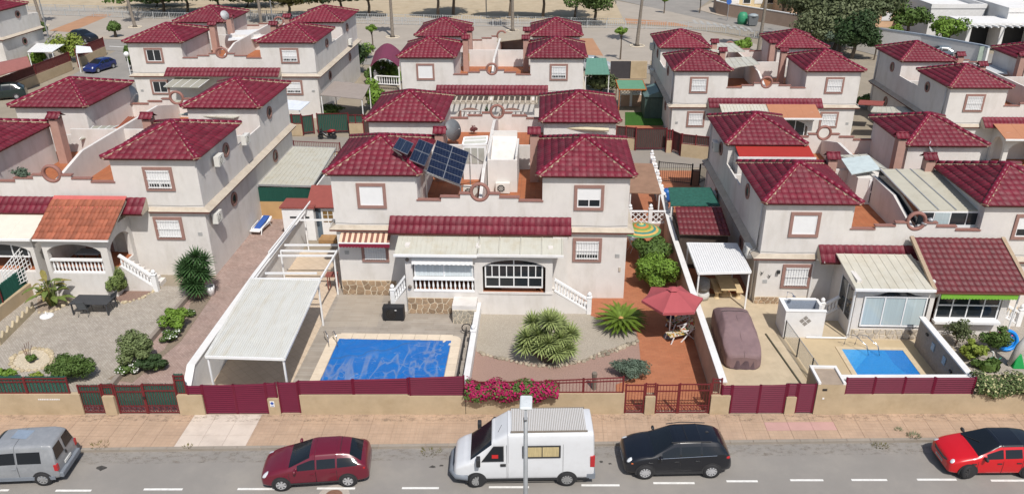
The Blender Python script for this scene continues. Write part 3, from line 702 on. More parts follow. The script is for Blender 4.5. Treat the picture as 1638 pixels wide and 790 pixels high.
b = MB(); [b.box(*v) for v in ((xa, ya+1.2, 1.72, xb, ya+1.35, 1.82), (xa, ya-.02, 1.72, xa+.12, ya+1.2, 1.82), (xb-.12, ya-.02, 1.72, xb, ya+1.2, 1.82))]; b.build('rim', M_whitem, pl, world=True)
b = MB(); b.box(xa+.12, ya-.03, 1.72, xb-.12, ya+1.2, 1.74); b.build('top', M_mort2g if 'M_mort2g' in globals() else mat('grey_render', h('9c8c7c'), .9), pl, world=True)
b = MB(); b.box(xa+.22, ya-.05, 1.4, xa+.42, ya-.03, 1.5); b.build('mailbox_slot', M_black, pl, world=True); b = MB(); b.box(xa+.28, ya-.05, .95, xa+.36, ya-.03, 1.03); b.build('bell', M_white, pl, world=True)
r = wall_run('beige street wall below the maroon slats of the small pool', X_(1343), X_(1700), 1.16)
f = thing('slatted_fence', 'maroon slatted fence in front of the small open pool', 'fence', (X_(1343), yw(14), 1.2))
for a_, c_2, z_ in ((1344, 1388, 1.18), (1389, 1435, 1.2), (1436, 1481, 1.2), (1483, 1545, 1.06)): slats(f, X_(a_), X_(c_2), z_, z_, 2.0, 2.02)
# dividing walls between plots
def low_wall(label, pts, z, th, mt, cap=None, name='dividing_wall', capw=None, zs=None):
    r = thing(name, label, 'wall', tuple(pts[0]) if len(pts[0]) == 3 else (*pts[0], 0))
    for (p, q), i in zip(zip(pts[:-1], pts[1:]), range(99)):
        p, q = Vector(p[:2]), Vector(q[:2]); d = (q-p).normalized(); nn = Vector((-d.y, d.x))*th/2; z0, z1 = (zs[i], zs[i+1]) if zs else (z, z)
        b = MB(); b.hexa([(*(p-nn), -.1), (*(q-nn), -.1), (*(q+nn), -.1), (*(p+nn), -.1)], [(*(p-nn), z0), (*(q-nn), z1), (*(q+nn), z1), (*(p+nn), z0)]); b.build('wall', mt, r, world=True)
        if cap:
            nn = nn*(capw or 1.2); b = MB(); b.hexa([(*(p-nn), z0), (*(q-nn), z1), (*(q+nn), z1), (*(p+nn), z0)], [(*(p-nn), z0+.06), (*(q-nn), z1+.06), (*(q+nn), z1+.06), (*(p+nn), z0+.06)]); b.build('coping', cap, r, world=True)
    return r
low_wall('tall white wall with broad coping between the driveway and the carport', [(-16.1, 29.15), (-16.1, 29.9), (-16.12, 39), (-15.95, 47.5)], 0, .3, M_whitem, M_whitem, capw=1.25, zs=[1.2, 1.9, 1.95, 1.95])
low_wall('light grey dividing wall between terracotta driveway and covered car', [(7.95, 29.6), (7.95, 46), (8.2, 54)], 1.72, .26, M_plasterp, M_whitem, capw=1.25)
wl = low_wall('low white wall with small post between pool deck and gravel garden', [(-3.62, 29.4), (-3.62, 38.2)], .72, .22, M_whitem, M_whitem, capw=1.3)
bal = None
def bal_mesh():
    if 'bal' not in MC:
        b = MB(); b.lathe([(.055,0),(.055,.06),(.03,.1),(.065,.25),(.06,.32),(.03,.5),(.035,.58),(.055,.6),(.055,.66)], n=8); MC['bal'] = b.mesh('baluster', M_white, True)
    return MC['bal']
def newel(parent, x, y, z0, z1, w=.24, world=False, ball=True):
    b = MB(); b.box(x-w/2, y-w/2, z0, x+w/2, y+w/2, z1); b.box(x-w*.6, y-w*.6, z1, x+w*.6, y+w*.6, z1+.05)
    if ball: b.lathe([(.06, 0), (.05, .04), (.12, .12), (.12, .18), (.06, .26), (0, .29)], (x, y, z1+.05), 10)
    return b.build('newel', M_white, parent, world=world)
def balus(parent, p, q, z0, z1, hh=.7, step=.2, w=.16, world=False):
    """balusters between two rails, from p at height z0 to q at height z1"""
    p, q = Vector((*p[:2], z0)), Vector((*q[:2], z1)); b = MB(); b.beam(p+Vector((0,0,.04)), q+Vector((0,0,.04)), w, .08); b.build('bottom_rail', M_white, parent, world=world)
    b = MB(); b.beam(p+Vector((0,0,hh+.03)), q+Vector((0,0,hh+.03)), w*1.25, .1); b.build('top_rail', M_white, parent, world=world)
    n = max(2, round((q-p).length/step)); s = (hh-.06)/.66
    for i in range(n):
        c = p.lerp(q, (i+.5)/n); o = inst('baluster', bal_mesh(), parent, (c.x, c.y, c.z+.06), scale=(1, 1, s))
        if world: o.matrix_parent_inverse = pmat(parent).inverted()
newel(wl, -3.62, 29.62, .6, 1.35, .3, True); newel(wl, -3.62, 34.9, .7, 1.0, .26, True)
w4 = thing('dividing_wall', 'tall grey textured wall with white coping beside the small open pool', 'wall', (19, 30.3, 0))
pts = [Vector((13.35, 30.35)), Vector((19.15, 30.55)), Vector((19.15, 35.7))]
for p, q in zip(pts[:-1], pts[1:]):
    d = (q-p).normalized(); n_ = Vector((-d.y, d.x))*.12
    b = MB(); b.prism([tuple(p-n_), tuple(q-n_), tuple(q+n_), tuple(p+n_)], -.1, 1.58); b.build('wall', mat('grey_textured_wall', h('978a7e'), .95, .15, 6, .6, 25), w4, world=True)
    n_ *= 1.3; b = MB(); b.prism([tuple(p-n_-d*.05), tuple(q-n_+d*.15), tuple(q+n_+d*.15), tuple(p+n_-d*.05)], 1.58, 1.66 if p is pts[0] else 1.664); b.build('coping', M_whitem, w4, world=True)
for y_, z_ in ((34.6, 1.25), (31.9, .9)):
    b = MB(); b.box(18.95, y_, z_, 19.02, y_+.2, z_+.1); b.build('wall_lamp', M_black, w4, world=True)
for y_ in (33.8, 32.6):
    b = MB(); b.box(18.99, y_, .85, 19.02, y_+.3, 1.25); b.build('tile_picture', mat('blue_tile_picture', h('8fa3b0'), .4, .4, 12), w4, world=True)
# low planted border wall between left garden and driveway
low_wall('low grey kerb wall between left garden bed and driveway', [(-21.9, 29.6), (-20.65, 29.75), (-20.6, 41.2)], .28, .22, mat('grey_kerb', h('8d8379'), .9, .1, 3))
low_wall('beige base of the green reed fence beside the left garden', [(-30.2, 29.6), (-30.0, 40.2)], .75, .25, M_plaster)
rf = thing('reed_fence', 'dark green reed screen between left garden and neighbouring porch', 'fence', (-30.1, 34, .7))
b = MB()
for i in range(240): y = 30+i*.042; b.prism([(-30.16, y), (-30.1, y+.02), (-30.16, y+.04)], .7, 1.75+random.uniform(-.04, .04))
o = b.build('reed_screen', M_reed, rf, world=True); o['kind'] = 'stuff'
b = MB(); [b.box(-30.09, y, .6, -30.04, y+.05, 1.8) for y in (30.2, 32.6, 35, 37.4, 39.9)]; b.build('post', M_redm, rf, world=True)
# ================================================================ PORCHES
def stones(parent, pt, wd, ht, cell=.42, mt=None, seed=1, world=False, thick=.035, jit=.33):
    """irregular flat stones on a wall: pt(a, b, d) maps wall coordinates and depth to a point"""
    rnd = random.Random(seed); pts = []; nx, nz = max(1, round(wd/cell)), max(1, round(ht/(cell*.8)))
    for i in range(-1, nx+1):
        for j in range(-1, nz+1): pts.append(((i+.5+rnd.uniform(-jit, jit)+(j % 2)*.4)*wd/nx, (j+.5+rnd.uniform(-jit, jit))*ht/nz))
    for p in pts:
        poly = [(0,0),(wd,0),(wd,ht),(0,ht)]
        for q in pts:
            if q is p or abs(q[0]-p[0])+abs(q[1]-p[1]) > cell*4: continue
            mx, my = (p[0]+q[0])/2, (p[1]+q[1])/2; dx, dy = q[0]-p[0], q[1]-p[1]; ln = hypot(dx, dy); dx /= ln; dy /= ln; mx -= dx*.022; my -= dy*.022
            out = []
            for k in range(len(poly)):
                a, c = poly[k-1], poly[k]; da = (a[0]-mx)*dx+(a[1]-my)*dy; dc = (c[0]-mx)*dx+(c[1]-my)*dy
                if (da < 0) != (dc < 0): t = da/(da-dc); out.append((a[0]+(c[0]-a[0])*t, a[1]+(c[1]-a[1])*t))
                if dc < 0: out.append(c)
            poly = out
            if len(poly) < 3: break
        if len(poly) < 3: continue
        cx = sum(a[0] for a in poly)/len(poly); cz = sum(a[1] for a in poly)/len(poly); T = thick*rnd.uniform(.7, 1.3)
        b = MB(); n = len(poly); b.v = [tuple(pt(a, c, 0)) for a, c in poly]+[tuple(pt(cx+(a-cx)*.9, cz+(c-cz)*.9, T)) for a, c in poly]
        b.f = [tuple(range(n, 2*n))]+[(k, (k+1) % n, n+(k+1) % n, n+k) for k in range(n)]
        b.build('stone', mt or M_stone, parent, world=world)
def glazing(root, ua, ub, v, za, zb, cols, rows=(), mt=None, name='window', fr=.07, sub=True):
    f = MB(); f.box(ua, v-.05, za, ub, v+.04, za+fr); f.box(ua, v-.05, zb-fr, ub, v+.04, zb); f.box(ua, v-.05, za+fr, ua+fr, v+.04, zb-fr); f.box(ub-fr, v-.05, za+fr, ub, v+.04, zb-fr)
    r = f.build(name, M_white, root)
    m_ = MB()
    for i in range(1, cols): x = ua+(ub-ua)*i/cols; m_.box(x-.03, v-.04, za+fr, x+.03, v+.03, zb-fr)
    for z_ in rows: m_.box(ua+fr, v-.045, z_-.035, ub-fr, v+.035, z_+.035)
    if m_.f: m_.build('mullion', M_white, r)
    rz = [za+fr]+list(rows)+[zb-fr]
    for k in range(len(rz)-1):
        for i in range(cols):
            p = MB(); p.box(ua+(ub-ua)*i/cols+.03, v-.004, rz[k]+.03, ua+(ub-ua)*(i+1)/cols-.03, v+.004, rz[k+1]-.03); p.build('pane', mt or M_glass, r)
    return r
def arch_beam(b, ua, ub, v0, v1, zs, zc, zt, n=14):
    poly = [(ua, zt)]
    poly += [(ua+(ub-ua)*i/n, zs+(zc-zs)*sin(pi*i/n)**.6) for i in range(n+1)]
    poly += [(ub, zt)]
    for i in range(n):
        x0, x1 = poly[1+i][0], poly[2+i][0]; b.hexa([(x0,v0,poly[1+i][1]),(x1,v0,poly[2+i][1]),(x1,v1,poly[2+i][1]),(x0,v1,poly[1+i][1])], [(x0,v0,zt),(x1,v0,zt),(x1,v1,zt),(x0,v1,zt)])
def porch(root, u0, u1, v1, zf, zt, zside=None, zs=None, w=.38, side_open=True):
    b = MB(); b.box(u0, v1, -1.5, u1, -.01, zf); b.build('porch_base', M_wall, root)
    b = MB(); b.box(u0+.1, v1+.25, zf, u1-.1, -.01, zf+.02); b.build('porch_floor', M_terra, root)
    zs = zs or zt-.75; a = MB(); a.box(u0, v1, zf, u0+w, v1+.28, zt); a.box(u1-w*.6, v1, zf, u1, v1+.28, zt); arch_beam(a, u0+w, u1-w*.6, v1, v1+.28, zs, zt-.32, zt)
    a.box(u1-.12, v1+.28, zf, u1, -.01, zt+.3)
    a.box(u0, -.35, zf, u0+.28, -.01, zt+.3)
    if side_open:                               # arch in the outer side, turned
        k = MB(); arch_beam(k, v1+.28, -.35, u0, u0+.28, zs, zt-.3, zt+.3); a.add([(y, x, z) for x, y, z in k.v], k.f)
    else: a.box(u0, v1+.28, zf, u0+.25, -.35, zt+.3)
    return a.build('porch_wall', M_wall, root)
def sheet_roof(root, u0, u1, va, za, vb, zb, n=10, mt=None, name='sheet_roof', th=.04, ribs=True, rib=.03, edge=None):
    """sloping sheet from (va, za) at the house down to (vb, zb), with standing ribs"""
    b = MB(); b.hexa([(u0,vb,zb),(u1,vb,zb),(u1,va,za),(u0,va,za)], [(u0,vb,zb+th),(u1,vb,zb+th),(u1,va,za+th),(u0,va,za+th)]); r = b.build(name, mt or M_sheet, root)
    g = MB()
    for i in range(n+1):
        x = u0+(u1-u0)*i/n; x = min(max(x, u0+rib), u1-rib); g.hexa([(x-rib,vb,zb+th),(x+rib,vb,zb+th),(x+rib,va,za+th),(x-rib,va,za+th)], [(x-rib*.4,vb,zb+th+rib),(x+rib*.4,vb,zb+th+rib),(x+rib*.4,va,za+th+rib),(x-rib*.4,va,za+th+rib)])
    g.build('rib', mt or M_sheet, r)
    e = MB(); e.beam((u0-.02, vb-.06, zb), (u1+.02, vb-.06, zb), .11, .12); e.build('gutter', edge or M_white, r)
    return r
def stairs(root, ua, ub, va, vb, zf, zg, n=6, side='wall', bal=True):
    """flight from the porch side (ua, height zf) outwards to (ub, height zg)"""
    for i in range(n):
        t0, t1 = i/n, (i+1)/n; b = MB(); b.box(ua+(ub-ua)*t0, va, zg-.6, ua+(ub-ua)*t1, vb, zf-(zf-zg)*(i+1)/(n+1)); b.build('step', M_wall, root)
    b = MB(); x0, x1 = sorted((ua, ub)); z0, z1 = (zg+.1, zf+.1) if ub < ua else (zf+.1, zg+.1)
    b.hexa([(x0,va-.14,zg-.6),(x1,va-.14,zg-.6),(x1,va-.002,zg-.6),(x0,va-.002,zg-.6)], [(x0,va-.14,z0),(x1,va-.14,z1),(x1,va-.002,z1),(x0,va-.002,z0)]); b.build('stair_wall', M_wall, root)
    if bal:
        balus(root, (ua-.1*(1 if ua > ub else -1), va-.07), (ub, va-.07), zf+.1, zg+.1, .68, .2)
        newel(root, ub, va-.07, zg-.1, zg+1.0)
HC = HOUSES
C1, C2_, L2_, L1_, R1_, R2_ = HC['Cfl'], HC['Cfr'], HC['Lfr'], HC['Lfl'], HC['Rfl'], HC['Rfr']
M_net = mat('white_curtain', (.55, .6, .62), .9, .15, 1, stretch=(14, 14, .4))
M_awnw = mat('white_canvas', (.68, .67, .66), .8, .04, 3)
# -- solar house porch
porch(C1, 4.15, UP, -2.05, 1.38, 3.72, side_open=False)
g = glazing(C1, 4.6, 7.85, -1.85, 2.15, 3.4, 2, (), M_net)
balus(C1, (4.55, -1.98), (7.9, -1.98), 1.38, 1.38, .74, .235, .18)
b = MB()
for i in range(26): x = 4.55+3.3*i/26; b.hexa([(x,-2.5,3.2),(x+.127,-2.5,3.2),(x+.127,-2.49,3.2),(x,-2.49,3.2)] if 0 else [(x,-2.28,3.12+.04*(i%2)),(x+.127,-2.28,3.12+.04*((i+1)%2)),(x+.127,-2.265,3.12+.04*((i+1)%2)),(x,-2.265,3.12+.04*(i%2))], [(x,-2.12,3.52),(x+.127,-2.12,3.52),(x+.127,-2.1,3.52),(x,-2.1,3.52)])
b.build('awning', M_awnw, C1)
for z_, u_ in ((3.35, 4.3), (1.7, 4.35)):
    b = MB(); b.ball((u_, -2.14, z_), .11, .09, .11, 8, 5); b.build('porch_lamp', mat('brown_lamp', h('6a6058'), .5), C1)
sheet_roof(C1, 3.65, 8.08, -.62, 4.16, -2.32, 3.72, 16, rib=.015)
pz = lambda a, c, d: (4.2+a, -2.06-d, .02+c)
b = MB(); b.box(4.16, -2.066, -.1, 6.75, -2.05, 1.0); b.build('stone_mortar', M_mort2, C1); stones(C1, lambda a, c, d: (4.17+a, -2.066-d, .0+c), 2.55, .98, .36, M_stone, 3)
b = MB(); b.box(6.75, -3.1, -.1, 8.05, -2.06, 1.1); b.build('low_store', M_wall, C1); b = MB(); b.box(6.76, -3.116, -.1, 8.04, -3.1, .85); b.build('stone_mortar', M_mort2, C1)
stones(C1, lambda a, c, d: (6.77+a, -3.116-d, .0+c), 1.26, .84, .26, M_stoneg, 5)
b = MB(); b.box(-.01, -.018, -.1, 3.2, -.002, .95); b.build('stone_mortar', M_mort2, C1)
stones(C1, lambda a, c, d: (.0+a, -.018-d, .0+c), 3.15, .93, .38, M_stone, 8)
stairs(C1, 4.15, 3.3, -1.75, -.9, 1.38, .35, 4)
# striped awning over its small ground floor window
window(C1, 2.1, 2.7, 1.55, 1.1, 'barshut')
aw = thing('striped_awning', 'small red and cream striped awning over a ground floor window', 'awning', (-11.4, 40.2, 3.4))
MS = mat('awning_cream', h('d8b8a0'), .85, .05); MR = mat('awning_red', h('7c1c34'), .85, .08); MD = mat('awning_stripe', h('7d5448'), .85)
for i in range(18):
    x = -11.45+i*.157; b = MB(); b.hexa([(x,39.6,3.66),(x+.157,39.6,3.66),(x+.157,39.62,3.64),(x,39.62,3.64)], [(x,40.25,3.98),(x+.157,40.25,3.98),(x+.157,40.27,3.96),(x,40.27,3.96)]); b.build('stripe', MD if i % 2 else MS, aw, world=True)
b = MB(); b.beam((-11.48, 39.57, 3.64), (-8.6, 39.57, 3.64), .06); b.build('front_bar', M_white, aw, world=True)
b = MB(); [b.prism([(x_, 3.61), (x_, 3.42), (x_+.05, 3.38), (x_+.13, 3.38), (x_+.18, 3.42), (x_+.18, 3.61)], 39.55, 39.565, 'y') for x_ in [-11.46+.178*i for i in range(16)]]; b.build('valance', MR, aw, world=True)
# -- house with the red parasol
porch(C2_, 4.1, UP, -2.05, 1.3, 3.68, side_open=False)
g = glazing(C2_, 4.62, 7.78, -1.87, 1.62, 3.02, 4, (2.25,)); b = MB()
for i in range(1, 8, 2): b.box(4.62+3.16*i/8-.025, -1.9, 2.28, 4.62+3.16*i/8+.025, -1.83, 2.98)
b.build('mullion', M_white, g)
b = MB(); arch_beam(b, 4.62, 7.78, -1.88, -1.82, 3.0, 3.33, 3.0); b = MB(); b.box(6.17, -1.9, 3.02, 6.23, -1.8, 3.36); b.build('mullion', M_white, g)
b = MB(); b.box(4.6, -1.86, 3.02, 7.8, -1.85, 3.4); b.build('pane', M_glass, g)
b = MB(); b.box(4.05, -2.09, 1.3, UP-.01, -2.05, 1.42); b.build('sill', M_wall, C2_)
b = MB(); b.box(5.0, -1.6, 1.32, 6.9, -.9, 1.75); b.build('sofa', mat('brown_sofa', h('a0705c'), .9, .2), C2_); b = MB(); [b.ball((5.0+.35*i, -1.5, 1.85), .2, .12, .18, 8, 5) for i in range(3)]; b.build('cushion', mat('cushion_white', (.6,.6,.6), .9), C2_)
sheet_roof(C2_, 3.55, 8.12, -.62, 4.16, -2.25, 3.74, 4, rib=.05, edge=M_whitem)
b = MB(); b.box(3.3, -.88, 3.0-3.5, 4.1, -.01, 4.2); b.build('porch_side_wall', M_wall, C2_)
stairs(C2_, 4.1, 2.05, -1.72, -.75, 1.3, 0.02, 7)
b = MB(); b.box(-.06, -.06, 2.0, .0, .0, 2.2); 
b = MB(); b.box(.25, -.05, 1.75, .36, -.005, 2.0); b.build('letter_plate', M_cream, C2_)
# -- orange porch house (left)
v1 = -2.72
porch(L2_, 4.35, UP-.25, v1, 1.45, 3.62, zs=2.85)
b = MB(); s = Vector((0, 2.42, 1.33)); A = Vector((4.02, v1-.2, 3.72)); n = 18; w = (UP-4.02)/n; nr = 6; l = s.length/nr
b = MB(); b.hexa([(4.05,v1-.18,3.6),(UP-.02,v1-.18,3.6),(UP-.02,-.4,4.86),(4.05,-.4,4.86)], [(4.05,v1-.18,3.7),(UP-.02,v1-.18,3.7),(UP-.02,-.4,4.96),(4.05,-.4,4.96)]); pr = b.build('porch_roof', M_cream, L2_)
fr = frame(A, (1,0,0), s)
for j in range(nr):
    for i in range(n): o = inst('tile', tile_mesh(M_orange, round(w, 3), round(l, 3)), pr); o.matrix_basis = fr @ Matrix.Translation((i*w, j*l, .01))
b = MB(); b.hexa([(4.05,-1.2,4.64),(UP-.02,-1.2,4.64),(UP-.02,-.25,5.16),(4.05,-.25,5.16)], [(4.05,-1.2,4.7),(UP-.02,-1.2,4.7),(UP-.02,-.25,5.2),(4.05,-.25,5.2)]); b.build('felt_strip', mat('salmon_felt', h('b8605c'), .9, .1, 2), pr)
b = MB(); b.beam((4.0, v1-.26, 3.66), (UP-.05, v1-.26, 3.66), .1); b.build('gutter', M_white, L2_)
balus(L2_, (4.75, v1+.1), (UP-.5, v1+.1), 1.45, 1.45, .8, .2, .18)
stairs(L2_, 4.35, 2.55, -1.9, -.8, 1.45, .02, 7)
b = MB(); b.box(5.6, -.06, 1.5, 7.2, -.01, 3.3); b.build('inner_window_surround', M_pink, L2_); b = MB(); b.box(5.75, -.08, 1.9, 7.05, -.06, 3.1); b.build('inner_window', M_glass, L2_)
b = MB(); b.box(4.5, -.06, 1.45, 5.4, -.01, 3.55); b.build('door', mat('grey_door', h('b9b4ae'), .6), L2_)
tb = thing('dining_table', 'grey table and dark chairs standing inside the orange roofed porch', 'table', (-26.7, 41.0, 1.5)); b = MB(); b.box(-.7, -.4, .7, .7, .4, .74); b.build('tabletop', mat('grey_table', h('8f9498'), .5), tb)
for a_, c_2 in ((-.6,-.3),(.6,-.3),(-.6,.3),(.6,.3)): b = MB(); b.box(a_-.03, c_2-.03, 0, a_+.03, c_2+.03, .7); b.build('leg', M_black, tb)
# stone lining of the porch back wall
# -- far left neighbour: sheet roofed porch
porch(L1_, 4.2, UP-.3, -2.6, 1.45, 3.5)
sheet_roof(L1_, 4.0, 7.95, -.5, 4.3, -2.8, 3.6, 3, mat('off_white_canvas', h('cfcabd'), .8, .05, 2), rib=.02)
glazing(L1_, 4.7, 7.4, -2.4, 2.3, 3.3, 3)
# -- house beside the covered car
porch(R1_, 4.15, UP, -3.6, 1.95, 4.25, zs=3.7, side_open=False)
g = glazing(R1_, 4.55, 7.75, -3.63, 2.05, 3.82, 3, (), M_netg if 'M_netg' in globals() else mat('blind_glass', (.42, .5, .52), .12, .12, 1, spec=.8, stretch=(22, 22, .3)))
b = MB(); n = 12
for i in range(n):
    x0, x1 = 5.2+2.0*i/n, 5.2+2.0*(i+1)/n; z0, z1 = .28*sin(pi*i/n), .28*sin(pi*(i+1)/n); b.hexa([(x0,-3.62,3.84),(x1,-3.62,3.84),(x1,-3.61,3.84),(x0,-3.61,3.84)], [(x0,-3.62,3.84+z0),(x1,-3.62,3.84+z1),(x1,-3.61,3.84+z1),(x0,-3.61,3.84+z0)])
b.build('fanlight', M_glass, R1_)
b = MB(); b.box(4.13, -3.3, 2.15, 4.15, -1.5, 3.9); b.build('side_pane', M_glass, R1_); b = MB(); [b.box(4.1, y, 2.1, 4.16, y+.07, 3.95) for y in (-3.35, -2.5, -1.5)]; b.build('side_frame', M_white, R1_)
sheet_roof(R1_, 3.9, 7.9, -.6, 4.72, -3.85, 4.3, 9, mat('cream_metal', h('bdb9ac'), .5, .08, 1.5, dirt=h('9d8c66'), dscale=1.2), rib=.025)
b = MB(); b.box(4.2, -3.616, 1.2, UP-.1, -3.6, 1.85); b.build('stone_mortar', M_mort2, R1_)
stones(R1_, lambda a, c, d: (4.25+a, -3.616-d, 1.3+c), 3.7, .55, .3, mat('pale_stone', h('b5aca0'), .85, .15, 5, rnd=.15), 11)
b = MB(); b.box(.0, -.018, 1.2, 3.1, -.002, 1.75); b.build('stone_mortar', M_mort2, R1_)
stones(R1_, lambda a, c, d: (.0+a, -.018-d, 1.3+c), 3.1, .42, .3, M_stone, 12)
stairs(R1_, 4.15, 3.2, -1.7, -.8, 1.95, 1.35, 3)
b = MB(); b.tube([(3.25, -.95, 4.4), (3.1, -.2, 4.2), (3.0, -.08, 4.0), (3.0, -.08, 1.4)], .045, 6); b.build('downpipe', M_whitem, R1_)
b = MB(); b.tube([(3.95, -3.9, 4.25), (4.0, -3.7, 4.1), (4.02, -3.68, 1.35), (4.02, -3.68, 1.34)], .045, 6); b.tube([(4.0,-3.75,1.38),(1.9,-3.75,1.38)], .045, 6); b.build('downpipe', M_white, R1_)
# -- house at the right edge, dark maroon porch roof
porch(R2_, 4.0, UP-.02, -3.1, 1.95, 4.2, side_open=False)
g = glazing(R2_, 4.5, 7.7, -3.13, 2.3, 4.0, 2, (3.1,)); b = MB(); [b.box(4.5+3.2*t-.03, -3.17, 2.35, 4.5+3.2*t+.03, -3.1, 3.95) for t in (.25, .75)]; b.build('mullion', M_white, g)
b = MB(); b.box(4.4, -3.5, 2.15, 7.75, -3.11, 2.28); b.build('sill', M_white, R2_)
s = Vector((0, 3.55, 1.35)); A = Vector((3.55, -3.75, 4.22)); n = 15; w = (8.35-3.55)/n; nr = 10; l = s.length/nr
b = MB(); b.hexa([(3.58,-3.72,4.08),(8.3,-3.72,4.08),(8.3,-.2,5.44),(3.58,-.2,5.44)], [(3.58,-3.72,4.2),(8.3,-3.72,4.2),(8.3,-.2,5.54),(3.58,-.2,5.54)]); pr = b.build('porch_roof', M_cream, R2_)
fr = frame(A, (1,0,0), s)
for j in range(nr):
    for i in range(n): o = inst('tile', tile_mesh(M_tile2, round(w, 3), round(l, 3)), pr); o.matrix_basis = fr @ Matrix.Translation((i*w, j*l, .01))
for x in (3.5, 8.32): b = MB(); b.beam((x, -3.75, 4.27), (x, -.2, 5.62), .2, .14); b.build('mortar_edge', M_mortar, pr)
b = MB(); b.beam((3.5, -3.8, 4.15), (8.3, -3.8, 4.15), .09); b.build('gutter', M_brown, R2_)
ga = thing('green_awning', 'bright green scalloped awning edge under the dark maroon porch roof', 'awning', (22, 36.5, 2.7)); b = MB()
for i in range(24): x = 20.05+i*.158; b.prism([(x, 2.8), (x, 2.54), (x+.04, 2.49), (x+.118, 2.49), (x+.158, 2.54), (x+.158, 2.8)], 36.2, 36.22, 'y')
b.build('valance', mat('lime_canvas', h('74a83a'), .8, .05), ga, world=True); b = MB(); b.beam((20.03, 36.24, 2.8), (23.86, 36.24, 2.8), .1, .08); b.build('cassette', mat('lime_canvas', h('74a83a'), .8, .05), ga, world=True)
b = MB(); b.tube([(3.7, -3.9, 4.1), (3.75, -3.3, 3.9), (3.78, -3.25, 1.3)], .045, 6); b.build('downpipe', M_white, R2_)
stairs(R2_, 4.0, 2.6, -2.0, -1.1, 1.95, 1.3, 4)
# ================================================================ VEHICLES
M_tyre = mat('tyre_rubber', (.022, .022, .024), .8, .15, 8); M_rim = mat('alloy_rim', (.42, .42, .43), .4, .05, 5, metal=.1)
M_cglass = mat('car_glass', (.01, .013, .017), .12, .05, 1, spec=.5); M_trim = mat('black_plastic', (.03, .03, .032), .6)
M_lamp = mat('headlamp_glass', (.55, .57, .6), .12, .1, 9, spec=.9); M_rlamp = mat('red_lamp', (.42, .015, .02), .2, .1, 5, spec=.8); M_chrome = mat('chrome', (.6, .6, .62), .15, metal=1)
M_plate = mat('number_plate', (.65, .65, .63), .5)
def paint(name, col, rough=.32, dirt=None): return mat('paint_'+name, col, rough, .03, 1.5, spec=.5, coat=.55, dirt=dirt, dscale=3, damt=.25)
def cr1(p0, p1, p2, p3, t): return .5*((2*p1)+(-p0+p2)*t+(2*p0-5*p1+4*p2-p3)*t*t+(-p0+3*p1-3*p2+p3)*t**3)
def car_shell(st, ns=5, nr=4, crown=.03):
    """interpolate stations into a dense grid; returns grid of points, station coordinate per row, ring coordinate per column"""
    rings = []
    for x, zs, zb, zt, w, wt in st:
        zm = (zs+zb)*.5
        rings.append([(x, w*.86, zs), (x, w*.985, zs+(zb-zs)*.12), (x, w, zm), (x, w*.965, zb), (x, wt, zt-(zt-zb)*.12-.01), (x, wt*.86, zt), (x, wt*.45, zt+crown*.8), (x, 0, zt+crown)])
    R = []; rc = []
    for i in range(len(rings)-1):
        a, b_, c, d = rings[max(i-1, 0)], rings[i], rings[i+1], rings[min(i+2, len(rings)-1)]
        for k in range(ns+(1 if i == len(rings)-2 else 0)):
            t = k/ns; R.append([tuple(cr1(a[j][q], b_[j][q], c[j][q], d[j][q], t)*.75+.25*(b_[j][q]*(1-t)+c[j][q]*t) for q in range(3)) for j in range(8)]); rc.append(i+t)
    G = []; cc = []
    for r in R:
        row = []
        for j in range(7):
            a, b_, c, d = r[max(j-1, 0)], r[j], r[j+1], (r[j+2] if j < 6 else (r[5][0], -r[5][1], r[5][2]))
            for k in range(nr+(1 if j == 6 else 0)):
                t = k/nr; u = .55; row.append(tuple((cr1(a[q], b_[q], c[q], d[q], t)*u+(1-u)*(b_[q]*(1-t)+c[q]*t)) for q in range(3)))
        G.append(row)
    cc = [j+k/nr for j in range(7) for k in range(nr)]+[7]
    return G, rc, cc
def grid_part(G, sel, off=0.0, both=True):
    b = MB(); idx = {}
    def vid(i, j, s):
        if (i, j, s) not in idx: p = G[i][j]; idx[(i, j, s)] = len(b.v); b.v.append((p[0], p[1]*s, p[2]))
        return idx[(i, j, s)]
    for i in range(len(G)-1):
        for j in range(len(G[0])-1):
            if not sel(i, j): continue
            for s in ((1, -1) if both else (1,)): b.f.append((vid(i,j,s), vid(i+1,j,s), vid(i+1,j+1,s), vid(i,j+1,s)) if s == -1 else (vid(i,j,s), vid(i,j+1,s), vid(i+1,j+1,s), vid(i+1,j,s)))
    return b
